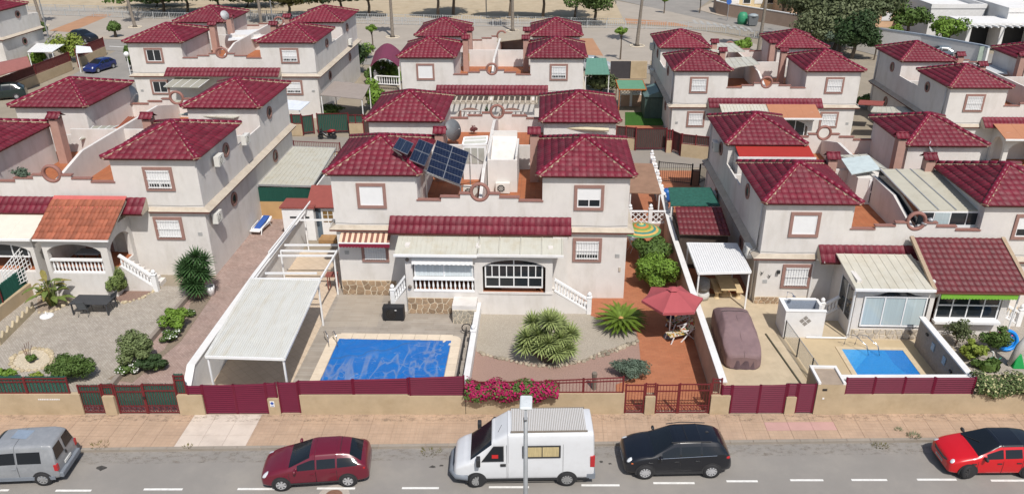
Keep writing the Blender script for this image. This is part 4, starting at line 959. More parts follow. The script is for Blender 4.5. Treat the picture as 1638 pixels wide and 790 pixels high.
def wheel_meshes(r, w, rim, spokes):
    k = ('wheel', r, w, rim.name, spokes)
    if k in MC: return MC[k]
    t = MB(); t.lathe([(r*.66, -w/2), (r*.93, -w/2), (r, -w*.36), (r, w*.36), (r*.93, w/2), (r*.66, w/2), (r*.66, -w/2)], n=28, axis='y')
    m_ = MB(); m_.lathe([(r*.66, -w*.4), (r*.60, -w*.46), (r*.58, -w*.2), (.0, -w*.2)], n=24, axis='y'); m_.lathe([(r*.67, -w*.45), (r*.67, w*.3), (r*.6, w*.3), (r*.6, -w*.45), (r*.67, -w*.45)], n=24, axis='y')
    d = MB(); d.lathe([(0, -w*.14), (r*.6, -w*.14)], n=20, axis='y')
    s = MB()
    for q in range(spokes):
        a = 2*pi*q/spokes; p0 = Vector((cos(a)*r*.1, 0, sin(a)*r*.1)); p1 = Vector((cos(a)*r*.62, 0, sin(a)*r*.62)); tn = Vector((-sin(a), 0, cos(a))); y0, y1 = w*.2, w*.46; wa, wb = r*.075, r*(.95/spokes)
        s.add([p0-tn*wa+Vector((0,y0,0)), p1-tn*wb+Vector((0,y0,0)), p1+tn*wb+Vector((0,y0,0)), p0+tn*wa+Vector((0,y0,0)), p0-tn*wa+Vector((0,y1,0)), p1-tn*wb+Vector((0,y1,0)), p1+tn*wb+Vector((0,y1,0)), p0+tn*wa+Vector((0,y1,0))], [(0,3,2,1),(4,5,6,7),(0,1,5,4),(1,2,6,5),(2,3,7,6),(3,0,4,7)])
    s.lathe([(r*.15, -w*.5), (r*.15, -w*.2)], n=12, axis='y'); s.lathe([(0, -w*.52), (r*.1, -w*.52)], n=10, axis='y')
    rr = MB(); rr.torus((0, w*.4, 0), r*.63, r*.035, 'y', 24, 6)
    MC[k] = (t.mesh('tyre', M_tyre, True), d.mesh('wheel_dish', M_trim), s.mesh('rim', rim), rr.mesh('rim_edge', rim, True)); return MC[k]
def car(label, cat, pf, pr, st, col, wb=(1.3, -1.3), wr=.31, spokes=6, rim=None, side=((3, 5),), ws=(4, 5), rw=(8, 9), roofm=None, steer=0.0, name='parked_car', nside=1, zsill=.34, extra=None, seams=(), mirror=None, group='cars parked along the kerb', lamps=True, hl=None, rl=None, pos=None, rz=None, glassm=None, near=1):
    w0 = max(s[4] for s in st)
    if pos is None:
        pf, pr = Vector(pf[:2]), Vector(pr[:2]); d = (pf-pr).normalized(); rz = atan2(d.y, d.x); left = Vector((-d.y, d.x)); mid = (pf+pr)/2; c = mid-d*((wb[0]+wb[1])/2)-left*(w0-.06)*near
        t = thing(name, label, cat, (c.x, c.y, .0), rz, group)
    else: t = thing(name, label, cat, pos, rz, group)
    G, rc, cc = car_shell(st)
    def reg(i, j):
        r, c_ = (rc[i]+rc[i+1])/2, (cc[j]+cc[j+1])/2
        if ws and ws[0] < r < ws[1] and c_ > 4.0: return 'windscreen'
        if rw and rw[0] < r < rw[1] and c_ > 4.15: return 'rear_window'
        if 3.1 < c_ < 3.8:
            for q, (a, b_) in enumerate(side):
                if a < r < b_: return 'side_window%d' % q
        if roofm and c_ > 4 and ws[1] < r < rw[0]: return 'roof'
        return 'body'
    body = grid_part(G, lambda i, j: reg(i, j) == 'body')
    for row in (G[0], G[-1]):                      # close both ends
        n = len(row); base = len(body.v); body.v += [(p[0], p[1], p[2]) for p in row]+[(p[0], -p[1], p[2]) for p in row]
        for j in range(n-1): body.f.append((base+j, base+j+1, base+n+j+1, base+n+j))
    body.build('body', col, t, True)
    if roofm: grid_part(G, lambda i, j: reg(i, j) == 'roof').build('roof', roofm, t, True)
    gm = glassm or M_cglass
    for nm in ('windscreen', 'rear_window'):
        b = grid_part(G, lambda i, j: reg(i, j) == nm)
        if b.f: b.build(nm, gm, t, True)
    for q in range(len(side)):
        for s in (1, -1):
            b = grid_part(G, lambda i, j: reg(i, j) == 'side_window%d' % q, both=False)
            if b.f:
                if s < 0: b.v = [(x, -y, z) for x, y, z in b.v]
                b.build('side_window', gm, t, True)
    b = MB(); L0, L1 = st[0][0], st[-1][0]; b.box(L1+.25, -w0*.8, .16, L0-.25, w0*.8, .34); b.build('underbody', M_trim, t)
    ms = wheel_meshes(wr, .2, rim or M_rim, spokes)
    for q, x in enumerate(wb):
        for s in (1, -1):
            an = steer if q == 0 else 0
            o = thing('wheel', '', '', (x, s*(w0-.065), wr), 0); del o['label']; del o['category']; o.parent = t
            o.rotation_euler = (0, 0, an+(0 if s > 0 else pi))
            for me in ms: inst(me.name.split('.')[0], me, o)
            a = MB(); R0, R1 = wr*1.05, wr*1.2; n = 16; yy = s*(w0-.03)
            for k in range(n):                     # wheel arch lip and the dark well behind the tyre
                a0, a1 = -.25+(pi+.5)*k/n, -.25+(pi+.5)*(k+1)/n
                v = [(x+R*cos(a_), Y, wr+R*sin(a_)) for a_ in (a0, a1) for R in (R0, R1) for Y in (yy-.06*s, yy+.038*s)]
                a.add(v, [(0,1,5,4),(2,6,7,3),(1,3,7,5),(0,4,6,2)])
            a.build('wheel_arch', M_trim, t)
            a = MB(); a.lathe([(0, 0), (wr*1.06, 0)], (x, s*(w0+.004), wr), 24, 'y'); a.build('wheel_well', M_trim, t)
    for xs_ in seams:
        i = min(range(len(G)), key=lambda k: abs(G[k][5][0]-xs_)); j1 = max(j for j in range(len(cc)) if cc[j] <= 3.05)
        for s in (1, -1):
            a = MB(); a.tube([(p[0], s*(p[1]+.002), p[2]) for p in G[i][2:j1]], .008, 4); a.build('door_gap', M_trim, t)
            p = G[i][j1-1]; a = MB(); a.box(p[0]+.06, s*p[1]-.0, p[2]-.13, p[0]+.24, s*(p[1]+.035), p[2]-.09); a.build('door_handle', col if not roofm else M_trim, t)
    if mirror:
        for s in (1, -1): a = MB(); a.ball((mirror[0], s*(w0+.08), mirror[1]), .07, .13, .085, 8, 6); a.beam((mirror[0], s*(w0-.1), mirror[1]-.02), (mirror[0], s*(w0+.04), mirror[1]-.02), .05); a.build('mirror', mirror[2] if len(mirror) > 2 else col, t, True)
    for spec, mt_, nm in ((hl, M_lamp, 'headlight'), (rl, M_rlamp, 'tail_light')):
        if spec:
            x, y, z, a_, b_, c_2, rot = spec
            for s in (1, -1):
                k = MB(); k.ball((0,0,0), a_, b_, c_2, 12, 8); o = k.build(nm, mt_, t, True); o.location = (x, s*y, z); o.rotation_euler = (0, rot[0], s*rot[1])
    if extra: extra(t, G)
    return t
WF = lambda px, py: P(px, py)
# --- dark red hatchback
ST_h = [(2.13,.30,.52,.58,.60,.46),(2.04,.22,.62,.70,.74,.58),(1.72,.2,.73,.84,.84,.70),(1.35,.2,.82,.95,.875,.74),(.98,.2,.90,1.04,.88,.74),(.15,.2,.94,1.41,.88,.60),(-.05,.2,.945,1.44,.88,.615),(-.12,.2,.945,1.445,.88,.615),(-.85,.2,.97,1.45,.88,.60),(-.92,.2,.97,1.45,.88,.60),(-1.42,.2,1.0,1.37,.875,.57),(-1.86,.24,1.0,1.10,.85,.66),(-2.05,.28,.88,.95,.80,.64),(-2.13,.34,.62,.66,.70,.52)]
def plate(t, x, z, rear=False, w=.26, rot=.15):
    b = MB(); b.box(-.01, -w, -.055, .01, w, .055); o = b.build('number_plate', M_plate, t); o.location = (x, 0, z); o.rotation_euler = (0, rot, 0)
    b = MB()
    for i in range(7): b.box(.011, -w+.08+i*.062, -.03, .014, -w+.115+i*.062, .03)
    o2 = b.build('plate_lettering', M_trim, o)
def hx(t, G):
    plate(t, 2.13, .42); b = MB(); b.box(2.0, -.5, .24, 2.09, .5, .34); b.build('grille', M_trim, t)
    for s in (1, -1): b = MB(); b.box(-1.0, s*.872, .3, .95, s*.9, .36); b.build('side_moulding', M_trim, t)
    b = MB(); [b.ball((.35-.9*k, s*.35, 1.02), .22, .2, .26, 8, 6) for k in (0,) for s in (1, -1)]; b.build('seat', mat('grey_seat', (.2,.2,.2), .9), t)
    b = MB(); b.tube([(-1.05, -.45, 1.475), (-1.05, .45, 1.475)], .012, 5); b.build('roof_seam', M_trim, t)
    b = MB(); b.beam((.98, -.5, 1.06), (.75, .2, 1.17), .02); b.build('wiper', M_trim, t)
M_wine = paint('wine_red', (.13, .008, .022))
SIDE = ((4.35, 6), (7, 8), (9, 10.55))
car('dark wine red hatchback parked facing left, silver spoked wheels', 'car', WF(450, 783.5), WF(560, 776.5), ST_h, M_wine, (1.32, -1.29), .315, 7, None, SIDE, (4, 5), (10, 11), seams=(.02-.1, -.88, .98), mirror=(.72, 1.0), hl=(1.83,.62,.70,.26,.12,.09,(.35,.5)), rl=(-1.86,.74,.86,.17,.08,.14,(-.2,-.25)), extra=hx)
# --- black crossover
ST_s = [(2.15,.34,.62,.70,.66,.50),(2.05,.26,.76,.86,.80,.62),(1.7,.24,.88,.98,.88,.74),(1.35,.24,.95,1.05,.895,.78),(.98,.24,1.0,1.11,.90,.78),(.22,.24,1.05,1.54,.90,.63),(-.02,.24,1.06,1.58,.90,.64),(-.1,.24,1.06,1.585,.90,.64),(-.85,.24,1.08,1.60,.90,.63),(-.93,.24,1.09,1.595,.90,.63),(-1.6,.24,1.14,1.50,.89,.59),(-1.95,.3,1.1,1.18,.86,.66),(-2.08,.34,.9,.98,.82,.64),(-2.15,.4,.66,.7,.74,.52)]
def sx_(t, G):
    plate(t, 2.16, .5); b = MB()
    b.box(2.0, -.45, .34, 2.13, .45, .6); b.build('grille', M_trim, t)
    for s in (1, -1):
        b = MB(); b.tube([(2.0, s*.62, .75), (2.12, s*.5, .6), (2.13, s*.5, .42), (2.0, s*.7, .3)], .022, 6); b.build('chrome_strip', M_chrome, t)
        b = MB(); b.tube([(.85, s*.895, 1.02), (-1.5, s*.88, 1.12)], .014, 6); b.build('chrome_strip', M_chrome, t)
        b = MB(); b.tube([(.3, s*.6, 1.58), (-.3, s*.63, 1.64), (-1.3, s*.6, 1.6)], .02, 6); b.build('roof_rail', M_trim, t)
        b = MB(); b.box(-1.0, s*.86, .24, 1.0, s*.905, .36); b.build('sill', M_trim, t)
        b = MB(); b.ball((1.84, s*.8, .75), .09, .05, .05, 8, 5); b.build('indicator', mat('orange_lens', (.5,.12,.03), .3), t)
    b = MB(); b.box(-.35, -.5, 1.632, -.335, .5, 1.64); b.build('sunroof_edge', M_trim, t)
    b = MB(); b.ball((-1.25, .0, 1.6), .08, .03, .05); b.build('antenna_fin', M_trim, t)
car('black crossover parked facing left with chrome strips and orange indicator', 'car', WF(1031, 764.5), WF(1136, 762.5), ST_s, paint('black', (.006, .0075, .012), .3), (1.33, -1.34), .345, 10, None, SIDE, (4, 5), (10, 11), seams=(-.06, -.89, .98), mirror=(.75, 1.1), hl=(1.9,.66,.84,.2,.1,.07,(.3,.5)), rl=(-1.92,.78,.98,.14,.08,.1,(-.2,-.2)), extra=sx_)
# --- red small car with black roof
M_red = paint('bright_red', (.55, .006, .012))
ST_r = [(2.0,.3,.56,.64,.60,.46),(1.92,.22,.66,.76,.76,.58),(1.6,.2,.78,.88,.85,.70),(1.25,.2,.86,.96,.865,.74),(.92,.2,.92,1.04,.87,.74),(.1,.2,.95,1.41,.87,.62),(-.05,.2,.96,1.43,.87,.62),(-.12,.2,.96,1.435,.87,.62),(-.8,.2,.98,1.44,.87,.61),(-.88,.2,.98,1.435,.87,.61),(-1.45,.22,1.02,1.36,.86,.58),(-1.8,.26,1.0,1.1,.83,.64),(-1.93,.3,.85,.92,.78,.6),(-2.0,.34,.62,.66,.70,.5)]
def rx_(t, G):
    plate(t, 2.0, .42); b = MB(); b.tube([(1.93, -.52, .66), (2.02, -.3, .66), (2.03, .3, .66), (1.93, .52, .66)], .045, 6); b.build('grille', M_trim, t)
    b = MB(); b.box(1.84, -.6, .24, 1.975, .6, .34); b.build('bumper_intake', M_trim, t)
    b = MB(); b.lathe([(0, 0), (.05, 0)], (1.97, 0, .7), 12, 'x'); b.build('badge', M_chrome, t)
    b = MB(); b.beam((.95, -.6, 1.05), (.6, .1, 1.24), .02); b.build('wiper', M_trim, t)
rp, rf_ = P(1640, 763), P(1545, 763.5)
car('bright red hatchback with black roof at the right edge', 'car', rf_, rp, ST_r, M_red, (1.25, -1.2), .33, 9, mat('dark_alloy', (.07,.07,.075), .4, metal=.5), SIDE, (4, 5), (10, 11), roofm=paint('black', (.006, .0075, .012), .3), seams=(-.08, -.85, .92), mirror=(.7, 1.02, M_trim), steer=.35, hl=(1.78,.62,.74,.2,.1,.06,(.3,.55)), rl=(-1.75,.72,.85,.1,.08,.12,(0,0)), extra=rx_)
# --- white van
M_van = paint('van_white', (.62, .63, .65), .4, dirt=(.36,.35,.34))
ST_v = [(2.78,.42,.70,.78,.78,.60),(2.68,.34,.88,.98,.92,.72),(2.4,.32,1.02,1.13,.985,.82),(2.1,.32,1.12,1.26,1.0,.84),(1.25,.32,1.2,2.03,1.0,.78),(1.12,.32,1.2,2.1,1.0,.8),(.62,.32,1.22,2.42,1.0,.82),(.5,.32,1.22,2.44,1.0,.84),(-1.1,.32,1.24,2.46,1.0,.86),(-2.6,.32,1.24,2.46,1.0,.86),(-2.72,.34,1.2,2.40,.985,.82),(-2.78,.4,1.1,2.2,.96,.74)]
def vx(t, G):
    plate(t, 2.8, .5)
    b = MB(); b.tube([(2.2, -.96, .5), (2.66, -.86, .48), (2.84, -.55, .46), (2.84, .55, .46), (2.66, .86, .48), (2.2, .96, .5)], .15, 8); b.build('bumper', mat('grey_plastic', (.18,.2,.23), .6, .1, 4), t, True)
    b = MB(); b.box(2.7, -.5, .72, 2.8, .5, .84); b.build('grille', M_trim, t)
    rp = MB(); rp.box(-2.45, -.72, 2.475, .45, .72, 2.5); pn = rp.build('roof_panel', mat('van_rib_shade', (.3,.27,.24), .8), t)  # panel colour darkened to stand in for shade between the ribs
    for i in range(42): x = -2.43+i*.0695; q = MB(); q.box(x, -.72, 2.5, x+.045, .72, 2.525); q.build('rib', mat('weathered_white', (.56,.55,.54), .7, .1, 6, dirt=(.3,.26,.22), dscale=6, damt=.5), pn)
    q = MB(); [q.box(-2.5, s*.72, 2.47, .5, s*.755, 2.54) for s in (1, -1)]; q.build('edge', mat('dull_brown', (.2,.17,.14), .8), pn)
    for s in (1, -1):
        b = MB(); b.prism([(1.6, 1.32), (.82, 1.32), (.82, 1.92), (1.2, 1.92)], s*1.0-.006, s*1.0+.006, 'y'); b.v = [(x, y-(z-1.3)*.11*s, z) for x, y, z in b.v]; b.build('side_window', M_cglass, t)
        b = MB(); b.prism([(1.66, 1.28), (.78, 1.28), (.78, 1.96), (1.18, 1.96)], s*1.0-.016, s*1.0-.001, 'y'); b.v = [(x, y-(z-1.3)*.11*s+.003*s, z) for x, y, z in b.v]; b.build('window_seal', M_trim, t)
        for xx in (.66, -.15, -1.55):
            b = MB(); b.tube([(xx, s*1.002, .4), (xx, s*1.004, .8), (xx, s*.98, 1.25), (xx, s*.9, 2.0)], .008, 4); b.build('door_gap', mat('seam_grey', (.2,.2,.2), .8), t)
        b = MB(); b.box(.7, s*1.0, 1.05, .92, s*1.03, 1.16); b.build('door_handle', M_trim, t)
        b = MB(); b.box(-2.6, s*.99, .34, 2.3, s*1.012, .4); b.build('side_moulding', M_trim, t)
        b = MB(); b.box(1.7, s*1.0, 1.22, 1.86, s*1.28, 1.58); b.build('mirror', M_trim, t, bev=.03)
    def W(x0, x1, z0, z1, mt_, nm, o, par=t):
        b = MB(); b.box(x0, 1.0-.01, z0, x1, 1.0+o, z1); b.v = [(x, y-(z-1.3)*.09, z) for x, y, z in b.v]; return b.build(nm, mt_, par, bev=.015)
    wn = W(-1.45, -.1+.15, 1.42, 1.98, M_trim, 'side_window', .015); W(-1.38, -.02, 1.48, 1.92, mat('beige_curtain', h('b0a078'), .7, .2, 2, stretch=(12,1,1)), 'pane', .02, wn); W(-.74, -.70, 1.45, 1.95, M_trim, 'mullion', .03, wn)
    b = MB(); b.ball((1.05, .6, 1.45), .12, .16, .2, 10, 8); b.box(1.0, 1.012-.02, 1.36, 1.25, .985, 1.6); b.build('red_jacket', mat('red_cloth', (.5,.02,.02), .8), t)
    for s in (1, -1): b = MB(); b.box(-2.8, s*.9, .95, -2.62, s*1.0, 1.45); b.build('tail_light', M_rlamp, t); b = MB(); b.box(-2.84, s*.6, .35, -2.5, s*1.0, .6); b.build('bumper_corner', mat('grey_plastic', (.18,.2,.23), .6), t)
    b = MB(); b.tube([(1.0, .35, 2.2), (.85, .35, 2.55)], .008, 4); b.build('antenna', M_trim, t)
car('white high roof van with ribbed roof panel and curtained side window', 'van', WF(762, 777), WF(907, 775), ST_v, M_van, (1.88, -1.72), .34, 10, mat('steel_wheel', (.3,.3,.3), .5, metal=.1), (), (3, 4), None, steer=.3, hl=(2.55,.74,.86,.16,.12,.12,(.3,.5)), rl=None, name='parked_van', extra=vx)
# --- silver leisure van at the left
ST_b = [(2.05,.34,.62,.72,.66,.5),(1.95,.28,.8,.9,.78,.62),(1.6,.26,.92,1.02,.84,.72),(1.2,.26,1.0,1.14,.85,.74),(.5,.26,1.06,1.66,.86,.66),(.3,.26,1.06,1.74,.86,.67),(.22,.26,1.06,1.75,.86,.67),(-.5,.26,1.08,1.80,.86,.68),(-.58,.26,1.08,1.80,.86,.68),(-1.5,.26,1.08,1.81,.86,.68),(-1.62,.26,1.08,1.80,.86,.67),(-1.95,.28,1.1,1.72,.85,.64),(-2.03,.32,1.06,1.2,.84,.7),(-2.07,.36,.8,.86,.8,.66)]
M_silver = paint('silver', (.24, .25, .265), .4, dirt=(.5,.5,.52))
def bx_(t, G):
    b = MB(); b.box(-2.2, -.78, .32, -2.0, .78, .56); b.build('rear_bumper', mat('grey_plastic', (.18,.2,.23), .6), t, bev=.04)
    for s in (1, -1):
        b = MB(); b.prism([(s*.08, 1.16), (s*.7, 1.16), (s*.6, 1.66), (s*.08, 1.66)], 0, .02, 'x'); b.v = [(-2.045+(z-1.16)*.17+x*-1, y, z) for x, y, z in b.v]; b.build('rear_window', M_cglass, t)
        b = MB(); b.box(-2.09, s*.72, .72, -1.95, s*.86, 1.0); b.build('tail_light', M_rlamp, t)
        b = MB(); b.box(-1.9, s*.85, .3, 1.3, s*.88, .46); b.build('side_moulding', mat('grey_plastic', (.18,.2,.23), .6), t)
    b = MB(); b.box(-2.1, -.03, .95, -2.06, .03, 1.1); b.build('door_handle', M_trim, t)
    b = MB(); b.box(-2.1, -.26, .62, -2.07, .26, .74); b.build('number_plate', M_plate, t)
    b = MB(); b.prism([(-.9,-.35),(-.2,-.42),(-.15,.1),(-.8,.2)], 1.835, 1.838); b.build('roof_patch', mat('blue_grey_patch', (.22,.27,.34), .5), t)
rr_ = P(73, 774.5); dd = Vector((-cos(radians(5.5)), -sin(radians(5.5)), 0))
car('silver leisure van with worn roof cut off by the left edge', 'van', rr_+dd*2.69, rr_, ST_b, M_silver, (1.3, -1.39), .32, 8, mat('steel_wheel', (.3,.3,.3), .5, metal=.1), ((3.4, 5.2), (6, 7), (8, 9)), (4, 5), None, seams=(.26, -.54), mirror=(.95, 1.15, M_trim), name='parked_van', hl=(1.8,.6,.8,.2,.1,.1,(.3,.5)), extra=bx_)
# --- cars further back
ST_m = [(a[0]*1.05, a[1], a[2]*1.12, a[3]*1.16, a[4]*1.02, a[5]*1.05) for a in ST_h]
def far_car(label, pf, pr, st, col, wb=(1.32, -1.29), near=1, **k):
    return car(label, 'car', pf, pr, st, col, wb, .31, 7, None, SIDE, (4, 5), (10, 11), seams=(-.08,), mirror=(.7, 1.0), hl=(1.85,.62,.74,.2,.1,.08,(.3,.5)), rl=(-1.9,.7,.88,.12,.08,.13,(0,0)), group='cars parked in the back streets', near=near, **k)
c0 = P(135, 62)
far_car('black people carrier parked on the far road at top left', P(147, 70), P(109, 66), ST_m, paint('black', (.006,.0075,.013), .2), near=-1)
far_car('dark blue hatchback parked in the lane at upper left', P(158, 117), P(181, 110), ST_h, paint('deep_blue', (.008, .02, .12), .25), near=1)
far_car('dark green car half hidden behind the left roof in the lane', None, None, ST_m, paint('dark_green', (.01, .022, .022), .25), pos=tuple(P(8, 158)), rz=radians(205))
far_car('white and dark car behind the second row house near the green carport', None, None, ST_m, paint('pale_silver', (.4,.42,.44), .3), pos=tuple(P(948, 112)), rz=radians(-8))
far_car('grey car parked behind the far white house at upper right', None, None, ST_h, paint('blue_grey', (.12,.16,.2), .3), pos=tuple(P(1120, 88)), rz=radians(160))
far_car('small grey car beside the white boundary wall at top right', None, None, ST_h, paint('blue_grey', (.12,.16,.2), .3), pos=tuple(P(1500, 92)), rz=radians(170))
# --- covered car
cv = thing('covered_car', 'car under a fitted dusky brown cover in the right front yard', 'car', (9.85, 35.5, 0), radians(-91.5))
ST_c = [(2.25,.06,.55,.66,.66,.52),(2.12,.05,.72,.82,.84,.66),(1.6,.05,.84,.95,.93,.78),(1.0,.05,.95,1.08,.96,.82),(.15,.05,1.0,1.40,.97,.70),(-.7,.05,1.02,1.44,.97,.69),(-1.35,.05,1.02,1.36,.96,.68),(-1.85,.05,1.0,1.12,.93,.72),(-2.15,.05,.85,.98,.84,.66),(-2.25,.06,.6,.7,.7,.54)]
G, rc, cc = car_shell(ST_c, 7, 4); rnd = random.Random(4)
for i, row in enumerate(G):
    for j, p in enumerate(row):
        f = max(0, 1-cc[j]/3.2); g_ = .012*sin(p[0]*23+cc[j])*f+.008*sin(p[0]*5+cc[j]*2.2); row[j] = (p[0], p[1]+g_, p[2]+.008*sin(p[0]*9+p[1]*12))
b = grid_part(G, lambda i, j: True)
for row in (G[0], G[-1]):
    n = len(row); base = len(b.v); b.v += [tuple(p) for p in row]+[(p[0], -p[1], p[2]) for p in row]
    for j in range(n-1): b.f.append((base+j, base+j+1, base+n+j+1, base+n+j))
b.build('cover', mat('dusky_cover', h('7c6667'), .75, .12, 3, .3, 25, rnd=0, dirt=h('6a5860'), dscale=2), cv, True)
b = MB(); n = 90; pts = []
for i in range(n):
    a = 2*pi*i/n; r = 1/((abs(cos(a))/2.28)**5+(abs(sin(a))/.985)**5)**.2; r += .022*sin(a*34); pts.append((r*cos(a), r*sin(a)))
for i in range(n):
    p, q = pts[i], pts[(i+1) % n]; b.add([(p[0], p[1], .02), (q[0], q[1], .02), (q[0]*.985, q[1]*.97, .5), (p[0]*.985, p[1]*.97, .5)], [(0,1,2,3)])
b.build('cover_skirt', mat('dark_cover_hem', h('5a4a50'), .8, .2, 3), cv)
b = MB(); b.tube([(-.95, -.66, 1.44), (-.95, -.3, 1.49), (-.95, .3, 1.49), (-.95, .66, 1.44)], .012, 5); b.build('seam', M_trim, cv)
# --- scooter in the lane
sc = thing('scooter', 'black scooter with red seat parked in the back lane', 'scooter', tuple(P(524, 223)), radians(2))
for x in (-.62, .62):
    b = MB(); b.torus((x, 0, .27), .2, .07, 'y', 18, 8); b.lathe([(0, -.04), (.15, -.04), (.15, .04), (0, .04)], (x, 0, .27), 12, 'y'); b.build('wheel', M_tyre, sc, True)
b = MB(); b.tube([(-.75, 0, .5), (-.4, 0, .62), (0, 0, .3), (.35, 0, .28)], [.1, .17, .12, .1], 8); b.tube([(-.5, 0, .9), (-.62, 0, .5)], [.12, .1], 8); b.build('body', mat('black_scooter', (.01,.01,.012), .3, coat=.5), sc, True)
b = MB(); b.tube([(.05, 0, .72), (.4, 0, .8), (.8, 0, .85)], [.1, .16, .08], 8); b.build('seat', mat('red_seat', (.3,.012,.02), .4), sc, True)
b = MB(); b.tube([(.1, 0, .5), (.85, 0, .62)], [.14, .1], 8); b.build('tail', mat('black_scooter', (.01,.01,.012), .3), sc, True)
b = MB(); b.tube([(-.62, 0, .3), (-.48, 0, 1.0)], .03, 6); b.tube([(-.46, -.32, 1.05), (-.5, 0, 1.0), (-.46, .32, 1.05)], .02, 6); b.tube([(-.5, .2, 1.05), (-.5, .3, 1.3)], .012, 5); b.ball((-.5, .3, 1.32), .03, .08, .06); b.build('handlebar', M_black, sc)
# ================================================================ YARD THINGS
def T(name, label, cat, loc=(0,0,0), rz=0.0, group=None): return thing(name, label, cat, tuple(loc), rz, group)
def canopy(label, corners, z, mt, name='canopy', cat='canopy', posts=(), ribs=0, ribm=None, th=.06, postm=None, dz=(0,0,0,0), group=None, part='roof_sheet', edge=None):
    """corners: four pixels (near left, near right, far right, far left) at height z"""
    q = [P(c[0], c[1], z+d) for c, d in zip(corners, dz)]; r = T(name, label, cat, (q[0].x, q[0].y, 0), group=group)
    up = Vector((0,0,th)); b = MB(); b.hexa(q, [p+up for p in q]); b.build(part, mt, r, world=True)
    if ribs:
        for i in range(ribs+1):
            t = i/ribs; p0, p1 = q[0].lerp(q[1], t)+up, q[3].lerp(q[2], t)+up; b = MB(); b.beam(p0, p1, .05, .05); b.build('rib', ribm or mt, r, world=True)
    if edge:
        for a, c in ((0,1),(1,2),(2,3),(3,0)): b = MB(); b.beam(q[a]+up*.3, q[c]+up*.3, .08, .12); b.build('frame', edge, r, world=True)
    for s, t in posts:
        p = q[0].lerp(q[1], s).lerp(q[3].lerp(q[2], s), t); b = MB(); b.box(p.x-.04, p.y-.04, -.05, p.x+.04, p.y+.04, p.z); b.build('post', postm or M_white, r, world=True)
    return r, q
# carport of the pool plot
r, q = canopy('big white ribbed carport roof over peach tiles beside the covered pool', ((329,571),(455,575),(512,450),(402,447)), 2.62, mat('white_ribbed_sheet', (.58,.58,.55), .5, .05, 1.5, dirt=h('a8956a'), dscale=1.0, damt=.45, dstretch=(3, .35, 1)), 'carport', 'carport', ((.02,.01),(.98,.01),(.98,.98),(.02,.98)), 34, edge=M_white)
# pergola frame behind it
pg = T('pergola', 'bare white pergola frame between the carport and the garden playhouse', 'pergola', P(440,440,0))
A, B, Cc, D = P(404,446,2.5), P(513,446,2.5), P(560,348,2.5), P(487,346,2.5)
D = Vector((-15.6, 49.2, 2.5)); Cc = Vector((-12.05, 48.6, 2.5))
for p, q_ in ((A, B), (A, D), (B, Vector((-11.95, 43, 2.5))), (D, Cc), (P(424,437,2.5), P(507,437,2.5)), (P(449,401,2.5), P(538,402,2.5)), (P(445,409,2.5), P(534,409,2.5)), (P(455,392,2.5), P(540,392,2.5)), (P(480,352,2.5), P(535,352,2.5)), (P(472,352,2.5), P(430,404,2.5))):
    b = MB(); b.beam(p, q_, .08, .1); b.build('beam', M_white, pg, world=True)
for p in (P(449,401,2.5), P(487,346,2.5), P(534,409,2.5)): b = MB(); b.box(p.x-.04, p.y-.04, 0, p.x+.04, p.y+.04, 2.5); b.build('post', M_white, pg, world=True)
# playhouse
ph = T('garden_shed', 'small garden playhouse with brown felt roof, white door and dark shutters', 'shed', (-14.3, 47.6, 0))
b = MB(); b.box(-15.6, 48.2, 0, -12.4, 51.0, 2.3); b.build('wall', mat('slate_boards', h('5d6a76'), .7, .1, 2), ph, world=True)
b = MB(); b.hexa([(-15.8,47.9,2.25),(-12.3,47.9,2.25),(-12.3,49.7,3.1),(-15.8,49.7,3.1)], [(-15.8,47.9,2.32),(-12.3,47.9,2.32),(-12.3,49.7,3.18),(-15.8,49.7,3.18)]); b.hexa([(-15.8,49.7,3.1),(-12.3,49.7,3.1),(-12.3,51.5,2.25),(-15.8,51.5,2.25)], [(-15.8,49.7,3.18),(-12.3,49.7,3.18),(-12.3,51.5,2.32),(-15.8,51.5,2.32)]); b.build('roof', mat('brown_felt', h('8a4a44'), .9, .1, 3), ph, world=True)
b = MB(); b.box(-14.9, 48.14, 0, -14.0, 48.2, 2.1); dr = b.build('door', M_white, ph, world=True)
for i in range(2):
    for j in range(3): b = MB(); b.box(-14.78+.36*i, 48.12, 1.15+.28*j, -14.48+.36*i, 48.139, 1.38+.28*j); b.build('pane', mat('ochre_pane', h('7a6038'), .3), dr, world=False)
for o in dr.children: o.matrix_parent_inverse = pmat(dr).inverted()
for x in (-15.45, -13.95+.1): b = MB(); b.box(x, 48.13, .9, x+.35, 48.2, 2.1); b.build('shutter', mat('dark_shutter', h('39424c'), .6), ph, world=True)
b = MB(); b.box(-13.3, 48.1, 1.1, -12.5, 48.2, 1.9); w_ = b.build('window', M_white, ph, world=True)
for i in range(2): b = MB(); b.box(-13.24+.37*i, 48.08, 1.15, -12.93+.37*i, 48.1, 1.85); o = b.build('pane', M_glass, w_, world=True)
b = MB(); b.box(-15.0, 47.2, 0, -13.8, 48.1, .25); b.build('step', mat('timber', h('9c7a54'), .8, .2, 5), ph, world=True)
wb_ = T('white_shed', 'small white box shed with dark roof glimpsed behind the brown roofed playhouse', 'shed', P(470,345,0)); p = P(476,330,2.2)
b = MB(); b.box(p.x-.9, p.y-.6, 0, p.x+1.2, p.y+.8, 2.3); b.build('wall', M_white, wb_, world=True); b = MB(); b.box(p.x-1.0, p.y-.7, 2.3, p.x+1.3, p.y+.9, 2.42); b.build('roof', mat('brown_felt', h('8a4a44'), .9), wb_, world=True)
b = MB(); b.box(p.x-.4, p.y-.62, 1.6, p.x+.9, p.y-.6, 1.72); b.build('window', M_glass, wb_, world=True)
bq = T('side_table', 'small reddish brown bird table beside the stone faced wall', 'stand', P(534,462))
